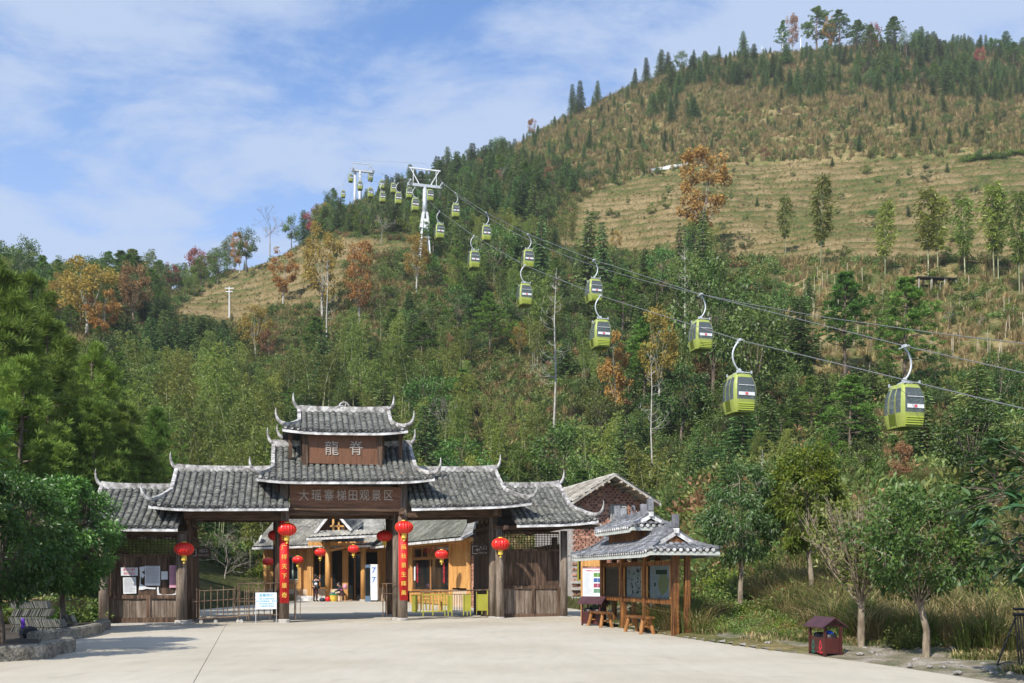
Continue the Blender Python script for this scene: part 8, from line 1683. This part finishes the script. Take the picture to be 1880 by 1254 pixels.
# --- verge trees at the right
L_brd2 = leafmat('mid_green_leaves', [(0.035, 0.075, 0.018), (0.065, 0.125, 0.028), (0.12, 0.19, 0.05)], trans=0.25, gloss=0.04)
V1 = sp_broad(111, h=4.2, R=1.35, nc=85, nl=105, leaf=0.125, mat=L_brd2, bark=M_barkt, trunk=0.36, flat=0.9, cr=0.42, shell=0.4, asp=0.36, limb_r=0.045, droop=0.5)
V2 = sp_broad(112, h=4.2, R=1.15, nc=90, nl=120, leaf=0.125, mat=L_ygr, bark=M_barkt, trunk=0.34, flat=1.0, cr=0.42, shell=0.4, asp=0.4, limb_r=0.045, droop=0.4)
V4 = sp_broad(114, h=3.2, R=1.3, nc=100, nl=90, leaf=0.10, mat=L_brd, bark=M_barkt, trunk=0.34, flat=0.8, cr=0.42, shell=0.35, asp=0.5, limb_r=0.04)
def own(v, name, px, py, h, lab, wf=1.0, rz=0.0):
    p = G(px, py); s = h/v[2]; r = thing(name, lab, 'tree', (p.x, p.y, max(0, Hz(p.x, p.y))-0.05), rz); r.scale = (s*wf, s*wf, s)
    for nme, me in (('crown', v[0]), ('trunk', v[1])):
        if me: obj(nme, me, parent=r)
    return r
own(V1, 'verge_tree', 1360, 1160, 4.25, 'first verge tree right of the kiosk, dark narrow leaves', 0.9); own(V2, 'verge_tree', 1487, 1163, 4.3, 'yellow green verge tree behind the roofed litter bin', 0.9)
own(V4, 'verge_tree', 1698, 1214, 3.2, 'verge tree with forked pale trunk and small dark leaves', 0.95, 0.6)
rs2 = np.random.RandomState(8); br = [([[0, 0, -0.2], [0.02, 0, 0.8], [0.0, 0, 1.35]], [0.075, 0.065, 0.06])]; P, D, T = [], [], []
for k in range(80):
    a = rs2.rand()*6.28; sp_ = rs2.uniform(0.05, 0.75); z0 = rs2.uniform(0.85, 1.4); ln = rs2.uniform(1.1, 2.1); d = np.array([np.cos(a)*sp_, np.sin(a)*sp_, 1.0]); d /= np.linalg.norm(d); s0 = np.array([0, 0, z0]); e = s0+d*ln; br.append(([s0, s0+d*ln*0.5+[np.cos(a)*0.08, np.sin(a)*0.08, 0], e], [0.02, 0.012, 0.004]))
    for j in range(4): q = rs2.uniform(.4, .9); s1 = s0+d*ln*q; dd = d+rs2.normal(size=3)*0.35; br.append(([s1, s1+dd*0.35], [0.007, 0.003]))
    n_ = rs2.randint(20, 46); q = rs2.uniform(0.3, 1, n_)[:, None]; P.append(s0+d*ln*q+rs2.normal(size=(n_, 3))*0.12); D.append(rs2.normal(size=(n_, 3))+[0, 0, 0.1]); T.append(rs2.rand(n_))
V3 = (leaves('crown', np.concatenate(P), np.concatenate(D), 0.11, 0.045, np.concatenate(T), L_shr, rs2), tubes('trunk', br, M_barkt, 5), 3.4)
own(V3, 'verge_tree', 1580, 1198, 3.45, 'verge tree of many bare upright twigs behind the litter bin', 1.05)
# --- broad leaved tree hanging in at the right edge: large leaves are parts
lt = thing('broad_leaved_tree', 'large leaved dark evergreen tree hanging in at the right edge', 'tree', (7.35, 12.2, 0)); rs3 = np.random.RandomState(12); br = [([[0, 0, -0.2], [0.03, 0, 1.0], [-0.1, 0, 1.7]], [0.09, 0.08, 0.07])]; ros = []
for k in range(230):
    v = rs3.normal(size=3); v /= np.linalg.norm(v); r = rs3.uniform(.5, 1)**0.5; c = np.array([-0.1+v[0]*1.28*r, v[1]*1.1*r, 2.45+v[2]*1.12*r])
    if c[2] < 1.35: c[2] += 0.5
    ros.append((c, v))
for k in range(30): a = 6.28*k/9; q_ = rs3.uniform(.2, .85); e = np.array([np.cos(a)*0.95*q_, np.sin(a)*0.9*q_, rs3.uniform(1.7, 3.1)]); br.append(([[-0.1, 0, 1.6], (np.array([-0.1, 0, 1.6])+e)/2+[0, 0, -.05], e], [0.03, 0.018, 0.010]))
ends = [np.array(b[0][-1]) for b in br[1:]]
for c, v in ros: l = ends[int(np.argmin([np.linalg.norm(c-e) for e in ends]))]; br.append(([l, (l+c)/2+[0, 0, 0.04], c], [0.006, 0.005, 0.004]))
obj('trunk', tubes('trunk', br, M_bark, 6), parent=lt)
def bigleaf(mat):
    m = MB(); L_, W_ = 0.22, 0.062; prof = [(0, 0.08), (0.2, 0.6), (0.5, 1), (0.8, 0.7), (1, 0.02)]; vs = []
    for f, w_ in prof: vs += [(-W_/2*w_, f*L_, 0.012*w_-0.10*L_*f*f), (0, f*L_, -0.10*L_*f*f), (W_/2*w_, f*L_, 0.012*w_-0.10*L_*f*f)]
    m.add(vs, [(k*3+j, k*3+j+1, k*3+j+4, k*3+j+3) for k in range(4) for j in range(2)]); me = m.mesh('leaf', mat); a = me.attributes.new('tint', 'FLOAT', 'FACE'); a.data.foreach_set('value', [0.5]*len(me.polygons)); return me
blm = bigleaf(L_loq); tr_ = []
for c, v in ros:
    for j in range(9):
        a = rs3.rand()*6.28; d = Vector((math.cos(a), math.sin(a), rs3.uniform(-0.75, 0.35)))+Vector(v)*0.5; d.normalize(); x = d.cross(Vector((0, 0, 1))+Vector(rs3.normal(size=3))*0.3).normalized(); zz = x.cross(d).normalized(); s_ = rs3.uniform(.7, 1.2)
        if zz.z < 0: x = -x; zz = -zz
        M = Matrix(((x.x, d.x, zz.x, c[0]), (x.y, d.y, zz.y, c[1]), (x.z, d.z, zz.z, c[2]), (0, 0, 0, 1))) @ Matrix.Scale(s_, 4); tr_.append(M)
tr_.sort(key=lambda M: M.translation.y+0.5*M.translation.x)
for M in tr_[:299]: o = bpy.data.objects.new('leaf', blm); link(o); o.parent = lt; o.matrix_local = M
v0 = np.array([v.co[:] for v in blm.vertices]); f0 = np.array([p.vertices[:] for p in blm.polygons]); V = []; Fc = []
for k, M in enumerate(tr_[299:]): A_ = np.array(M); V.append(v0 @ A_[:3, :3].T+A_[:3, 3]); Fc.append(f0+k*len(v0))
Fc = np.concatenate(Fc); o = obj('leaves', npmesh('leaves', np.concatenate(V), Fc, [L_loq], tint=rs3.rand(len(Fc)//8).repeat(8)), parent=lt); o['kind'] = 'stuff'
# tea hedge on the upper right terrace
hm = [shrub_mesh(s, L_grn if s == 71 else L_ygr, R=0.9, n=260, leaf=0.2, flat=0.9) for s in (71, 72)]
pts_ = []
for k in range(60): X, Y, z = hit(1768+k*2.6, 297-k*0.28+rnd.uniform(-2, 2), 60); pts_.append((X, Y, z))
scatter('hedge_row', pts_, [rnd.uniform(1.0, 1.6) for _ in pts_], [shrub_mesh(73, L_shr, R=0.9, n=260, leaf=0.2), shrub_mesh(74, L_ygr, R=0.9, n=200, leaf=0.2)], 'green hedge row on the upper right terrace', seed=12)

# ------------------------------------------------------------------ haze: thin even air over the valley
hm_ = bpy.data.materials.new('thin_air'); hm_.use_nodes = True; t = hm_.node_tree; t.nodes.clear(); o_ = N(t, 'ShaderNodeOutputMaterial'); v_ = N(t, 'ShaderNodeVolumePrincipled'); v_.inputs['Color'].default_value = (0.88, 0.93, 1.0, 1); v_.inputs['Density'].default_value = 0.00022; v_.inputs['Anisotropy'].default_value = 0.1; t.links.new(v_.outputs[0], o_.inputs['Volume'])
q = MB(); q.box(-3200, 3200, -3200, 3200, -1.8, 262); kind(obj('haze', q, hm_), 'stuff')

sap = []
tries = 0
while len(sap) < 70 and tries < 3000:
    tries += 1; px, py = rnd.uniform(1010, 1890), rnd.uniform(300, 478)
    if not inpoly(P_terrR, [px], [py])[0]: continue
    X, Y, z = hit(px, py, 100); sp = rnd.choice(('fir', 'broad', 'ygreen', 'broad')); sap.append(1); plant(sp, X, Y, z, rnd.uniform(0.9, 2.4), 'small green '+{'fir': 'fir sapling', 'broad': 'round bush', 'ygreen': 'yellow green bush'}[sp]+' dotted on the dry terraces', 'small bushes on the right terraces', rnd.uniform(1.0, 1.6))
# ------------------------------------------------------------------ people
M_skin = plain('skin', (0.50, 0.29, 0.20), 0.6, var=0.05); M_hair = plain('black_hair', (0.014, 0.011, 0.010), 0.5); M_jack = plain('black_jacket', (0.02, 0.03, 0.04), 0.8); M_trou = plain('dark_red_trousers', (0.055, 0.02, 0.02), 0.85)
M_pinkc = plain('pink_cloth', (0.62, 0.12, 0.28), 0.8); M_eye = plain('dark_eye', (0.01, 0.008, 0.006), 0.3); M_mouth = plain('lips', (0.36, 0.11, 0.10), 0.5)
def skin_mesh(name, V, E, Rr, m, sub=2):
    me = bpy.data.meshes.new(name); me.from_pydata([tuple(v) for v in V], E, []); o = bpy.data.objects.new(name, me); link(o)
    md = o.modifiers.new('skin', 'SKIN'); md.use_smooth_shade = True
    for k, r in enumerate(Rr): me.skin_vertices[0].data[k].radius = (r, r) if not hasattr(r, '__len__') else r
    me.skin_vertices[0].data[0].use_root = True
    s = o.modifiers.new('sub', 'SUBSURF'); s.levels = sub; s.render_levels = sub
    dg = bpy.context.evaluated_depsgraph_get(); dg.update(); r = bpy.data.meshes.new_from_object(o.evaluated_get(dg)); r.materials.clear(); r.materials.append(m); r.name = name; bpy.data.objects.remove(o); return r
def figure(name_, label, loc, rz, J, parts):
    """J: joint name -> position; the body is one skin surface, clothes and hair are its children"""
    r = thing('person', label, 'person', loc, rz); K = list(J); idx = {k: i for i, k in enumerate(K)}; V = [J[k] for k in K]
    E = [('pelvis', 'chest'), ('chest', 'neck'), ('neck', 'head0'), ('head0', 'head1'), ('chest', 'shL'), ('chest', 'shR'), ('shL', 'elL'), ('shR', 'elR'), ('elL', 'wrL'), ('elR', 'wrR'), ('wrL', 'paL'), ('wrR', 'paR'), ('pelvis', 'hiL'), ('pelvis', 'hiR'), ('hiL', 'knL'), ('hiR', 'knR'), ('knL', 'anL'), ('knR', 'anR'), ('anL', 'toL'), ('anR', 'toR')]
    RR = dict(pelvis=(.14, .10), chest=(.145, .10), neck=.05, head0=.075, head1=.085, shL=.055, shR=.055, elL=.042, elR=.042, wrL=.028, wrR=.028, paL=(.036, .02), paR=(.036, .02), hiL=.085, hiR=.085, knL=.055, knR=.055, anL=.035, anR=.035, toL=.033, toR=.033)
    b = obj('body', skin_mesh('body', V, [(idx[a], idx[c]) for a, c in E], [RR[k] for k in K], M_skin), parent=r)
    for sd_ in 'LR':           # fingers and thumb
        pa, wr_v = Vector(J['pa'+sd_]), Vector(J['wr'+sd_]); d = (pa-wr_v).normalized(); x = d.cross(Vector((0, 0, 1))); x = x.normalized() if x.length > 0.1 else Vector((1, 0, 0)); q = MB()
        for k, l in enumerate((0.062, 0.075, 0.07, 0.052)): s0 = pa+x*(k-1.5)*0.018; q.tube([s0, s0+d*l*0.5, s0+d*l*0.8+Vector((0, 0, -l*0.35))], [0.008, 0.0075, 0.006], 6)
        q.tube([wr_v.lerp(pa, 0.5)+x*0.03, pa+x*0.055, pa+x*0.06+d*0.02], [0.010, 0.009, 0.007], 6); obj('fingers', q, M_skin, b, smooth=True)
    def grow(nm, keys, edges, rad, m): i2 = {k: i for i, k in enumerate(keys)}; return obj(nm, skin_mesh(nm, [J[k] for k in keys], [(i2[a], i2[c]) for a, c in edges], [rad[k] for k in keys], m), parent=r)
    jr = dict(pelvis=(.175, .13), chest=(.18, .13), neck=.07, shL=.075, shR=.075, elL=.06, elR=.06, wrL=.045, wrR=.045)
    grow('jacket', ['pelvis', 'chest', 'neck', 'shL', 'shR', 'elL', 'elR', 'wrL', 'wrR'], [('pelvis', 'chest'), ('chest', 'neck'), ('chest', 'shL'), ('chest', 'shR'), ('shL', 'elL'), ('shR', 'elR'), ('elL', 'wrL'), ('elR', 'wrR')], jr, M_jack)
    tr = dict(pelvis=(.165, .12), hiL=.10, hiR=.10, knL=.075, knR=.075, anL=.055, anR=.055)
    grow('trousers', ['pelvis', 'hiL', 'hiR', 'knL', 'knR', 'anL', 'anR'], [('pelvis', 'hiL'), ('pelvis', 'hiR'), ('hiL', 'knL'), ('hiR', 'knR'), ('knL', 'anL'), ('knR', 'anR')], tr, M_trou)
    for sd_ in 'LR': q = MB(); a, t_ = Vector(J['an'+sd_]), Vector(J['to'+sd_]); q.tube([a-(t_-a)*0.25-Vector((0, 0, .03)), a.lerp(t_, .5)-Vector((0, 0, .02)), t_+(t_-a)*0.15], [0.045, 0.05, 0.035], 8); obj('shoe', q, M_black if 'shoe' not in parts else parts['shoe'], r, smooth=True)
    h = Vector(J['head1']); f = Vector(parts['face']).normalized(); hd = MB(); hd.lathe([(0.02, -.12), (0.075, -.08), (0.095, -.02), (0.098, .04), (0.075, .10), (0.02, .125)], 14); ho = obj('head', hd, M_skin, b, smooth=True); ho.location = h
    fx = f.cross(Vector((0, 0, 1))).normalized(); q = MB(); q.tube([f*0.088+Vector((0, 0, .02)), f*0.118+Vector((0, 0, -.02)), f*0.09+Vector((0, 0, -.03))], [.008, .014, .008], 6); obj('nose', q, M_skin, ho)
    for s_ in (-1, 1):
        q = MB(); q.tube([f*0.086+fx*s_*0.034+Vector((0, 0, .015)), f*0.094+fx*s_*0.034+Vector((0, 0, .015))], 0.010, 6); obj('eye', q, M_eye, ho)
        q = MB(); q.tube([fx*s_*0.09+Vector((0, 0, -.02)), fx*s_*0.108+Vector((0, 0, .0)), fx*s_*0.095+Vector((0, 0, .03))], 0.012, 6); obj('ear', q, M_skin, ho)
    q = MB(); q.tube([f*0.088+fx*0.02+Vector((0, 0, -.055)), f*0.09+Vector((0, 0, -.058)), f*0.088-fx*0.02+Vector((0, 0, -.055))], .006, 5); obj('mouth', q, M_mouth, ho)
    q = MB(); q.lathe([(0.07, -.09), (0.10, -.04), (0.112, .03), (0.09, .105), (0.02, .14)], 14); hr = obj('hair', q, M_hair, ho, smooth=True); hr.location = -f*0.028+Vector((0, 0, .012)); q = MB(); q.tube([-f*0.10, -f*0.13-Vector((0, 0, .08)), -f*0.11-Vector((0, 0, .2))], [.04, .035, .012], 8); obj('ponytail', q, M_hair, ho, smooth=True)
    return r
Js = dict(pelvis=(0, 0, .92), chest=(0.01, 0, 1.24), neck=(0.02, 0, 1.41), head0=(0.035, 0, 1.48), head1=(0.05, 0, 1.55), shL=(0, .17, 1.34), shR=(0, -.17, 1.34), elL=(0.16, .30, 1.22), elR=(0.14, -.33, 1.27), wrL=(0.25, .13, 1.44), wrR=(0.25, -.14, 1.44), paL=(0.26, .07, 1.50), paR=(0.26, -.08, 1.50), hiL=(0, .09, .84), hiR=(0, -.09, .84), knL=(0.02, .10, .46), knR=(0, -.11, .46), anL=(-.02, .11, .09), anR=(-.02, -.12, .09), toL=(.12, .13, .04), toR=(.12, -.14, .04))
p = W(579, 1102, 57.6)
r = figure('p', 'standing person in black jacket taking a photograph with raised arms', (p.x, 57.6, 0), R_(62), Js, dict(face=(1, 0, -.05)))
q = MB(); q.box(.275, .30, -.07, .07, 1.48, 1.57); o = obj('camera', q, M_black, r)
q = MB(); q.lathe([(.03, 0), (.14, .03), (.17, .14), (.13, .24), (.04, .27)], 12, (-.05, -.19, .78)); o = tag(obj('shoulder_bag', q, M_black, None, smooth=True, loc=(p.x, 57.6, 0)), 'black shoulder bag on the hip of the standing person', 'bag'); o.rotation_euler = (0, 0, R_(62))
q = MB(); q.lathe([(.02, 0), (.09, .02), (.11, .1), (.05, .17)], 10, (-.13, -.16, 1.0)); o = tag(obj('pouch', q, M_cwhite, None, smooth=True, loc=(p.x, 57.6, 0)), 'small white pouch at the waist of the standing person', 'bag'); o.rotation_euler = (0, 0, R_(62))
Jq = dict(pelvis=(0, 0, .46), chest=(.10, 0, .78), neck=(.17, 0, .93), head0=(.20, 0, .98), head1=(.24, 0, 1.05), shL=(.10, .17, .87), shR=(.10, -.17, .87), elL=(.26, .22, .68), elR=(.26, -.22, .68), wrL=(.46, .12, .62), wrR=(.46, -.12, .64), paL=(.53, .09, .62), paR=(.53, -.09, .64), hiL=(.03, .10, .44), hiR=(.03, -.10, .44), knL=(.38, .13, .46), knR=(.38, -.13, .46), anL=(.36, .12, .09), anR=(.36, -.12, .09), toL=(.5, .13, .04), toR=(.5, -.13, .04))
p = W(629, 1102, 57.6)
r = figure('q', 'seated vendor in black jacket with pink strap bending over a basket', (p.x, 57.6, 0), R_(180), Jq, dict(face=(1, 0, -.45), shoe=M_pinkc))
q = MB(); q.bar((-.02, -.19, .70), (.24, -.19, .80), .03, .05); q.bar((-.02, .19, .70), (.24, .19, .80), .03, .05); obj('strap', q, M_pinkc, r)
q = MB(); q.lathe([(.05, 0), (.14, .04), (.15, .2), (.10, .30), (.03, .33)], 12, (-.16, 0, .76)); o = tag(obj('child_carrier', q, plain('dusty_pink_carrier', (0.6, .28, .36), .8), None, smooth=True, loc=(p.x, 57.6, 0)), 'dusty pink carrier on the back of the seated vendor', 'carrier'); o.rotation_euler = (0, 0, R_(180))
st = thing('wooden_stool', 'small pale wooden stool under the seated vendor', 'stool', (p.x+.02, 57.6, 0)); q = MB(); q.box(-.16, .16, -.14, .14, .33, .37); obj('seat', q, M_new, st)
for x in (-.13, .13):
    for y in (-.11, .11): q = MB(); q.bar((x*1.15, y*1.15, 0), (x, y, .34), .035); obj('leg', q, M_new, st)
bp = W(613, 1102, 57.4); bk = thing('basket', 'woven basket with green cloth and a blue tray in front of the vendor', 'basket', (bp.x, 57.4, 0)); q = MB(); q.lathe([(.17, 0), (.23, .15), (.25, .42), (.22, .42)], 16); obj('weave', q, M_gold, bk); q = MB(); q.lathe([(.27, .41), (.28, .47), (.05, .50)], 16); obj('green_cloth', q, plain('green_cloth', (.04, .25, .14), .8), bk); q = MB(); q.lathe([(.14, .0), (.2, .04), (.19, .05)], 14, (-.08, -.02, .51)); obj('blue_tray', q, plain('blue_tray', (.04, .16, .4), .4), bk)
q = MB(); q.lathe([(.04, 0), (.13, .03), (.16, .18), (.09, .30), (.03, .33)], 10); o = tag(obj('red_bag', q, M_red, None, smooth=True, loc=(bp.x-.36, 57.3, .0)), 'red cloth bag left of the basket', 'bag'); q = MB(); q.lathe([(.04, 0), (.18, .03), (.2, .12), (.1, .22)], 10); o = tag(obj('dark_sack', q, M_jack, None, smooth=True, loc=(bp.x-.72, 57.4, 0)), 'dark purple sack on the ground left of the red bag', 'bag')
q = MB(); q.lathe([(.05, 0), (.07, .1), (.03, .16)], 10); tag(obj('bottle', q, plain('pale_green_bottle', (.5, .6, .25), .4), None, loc=(bp.x-.02, 57.5, .50)), 'pale green bottle standing on the basket', 'bottle')
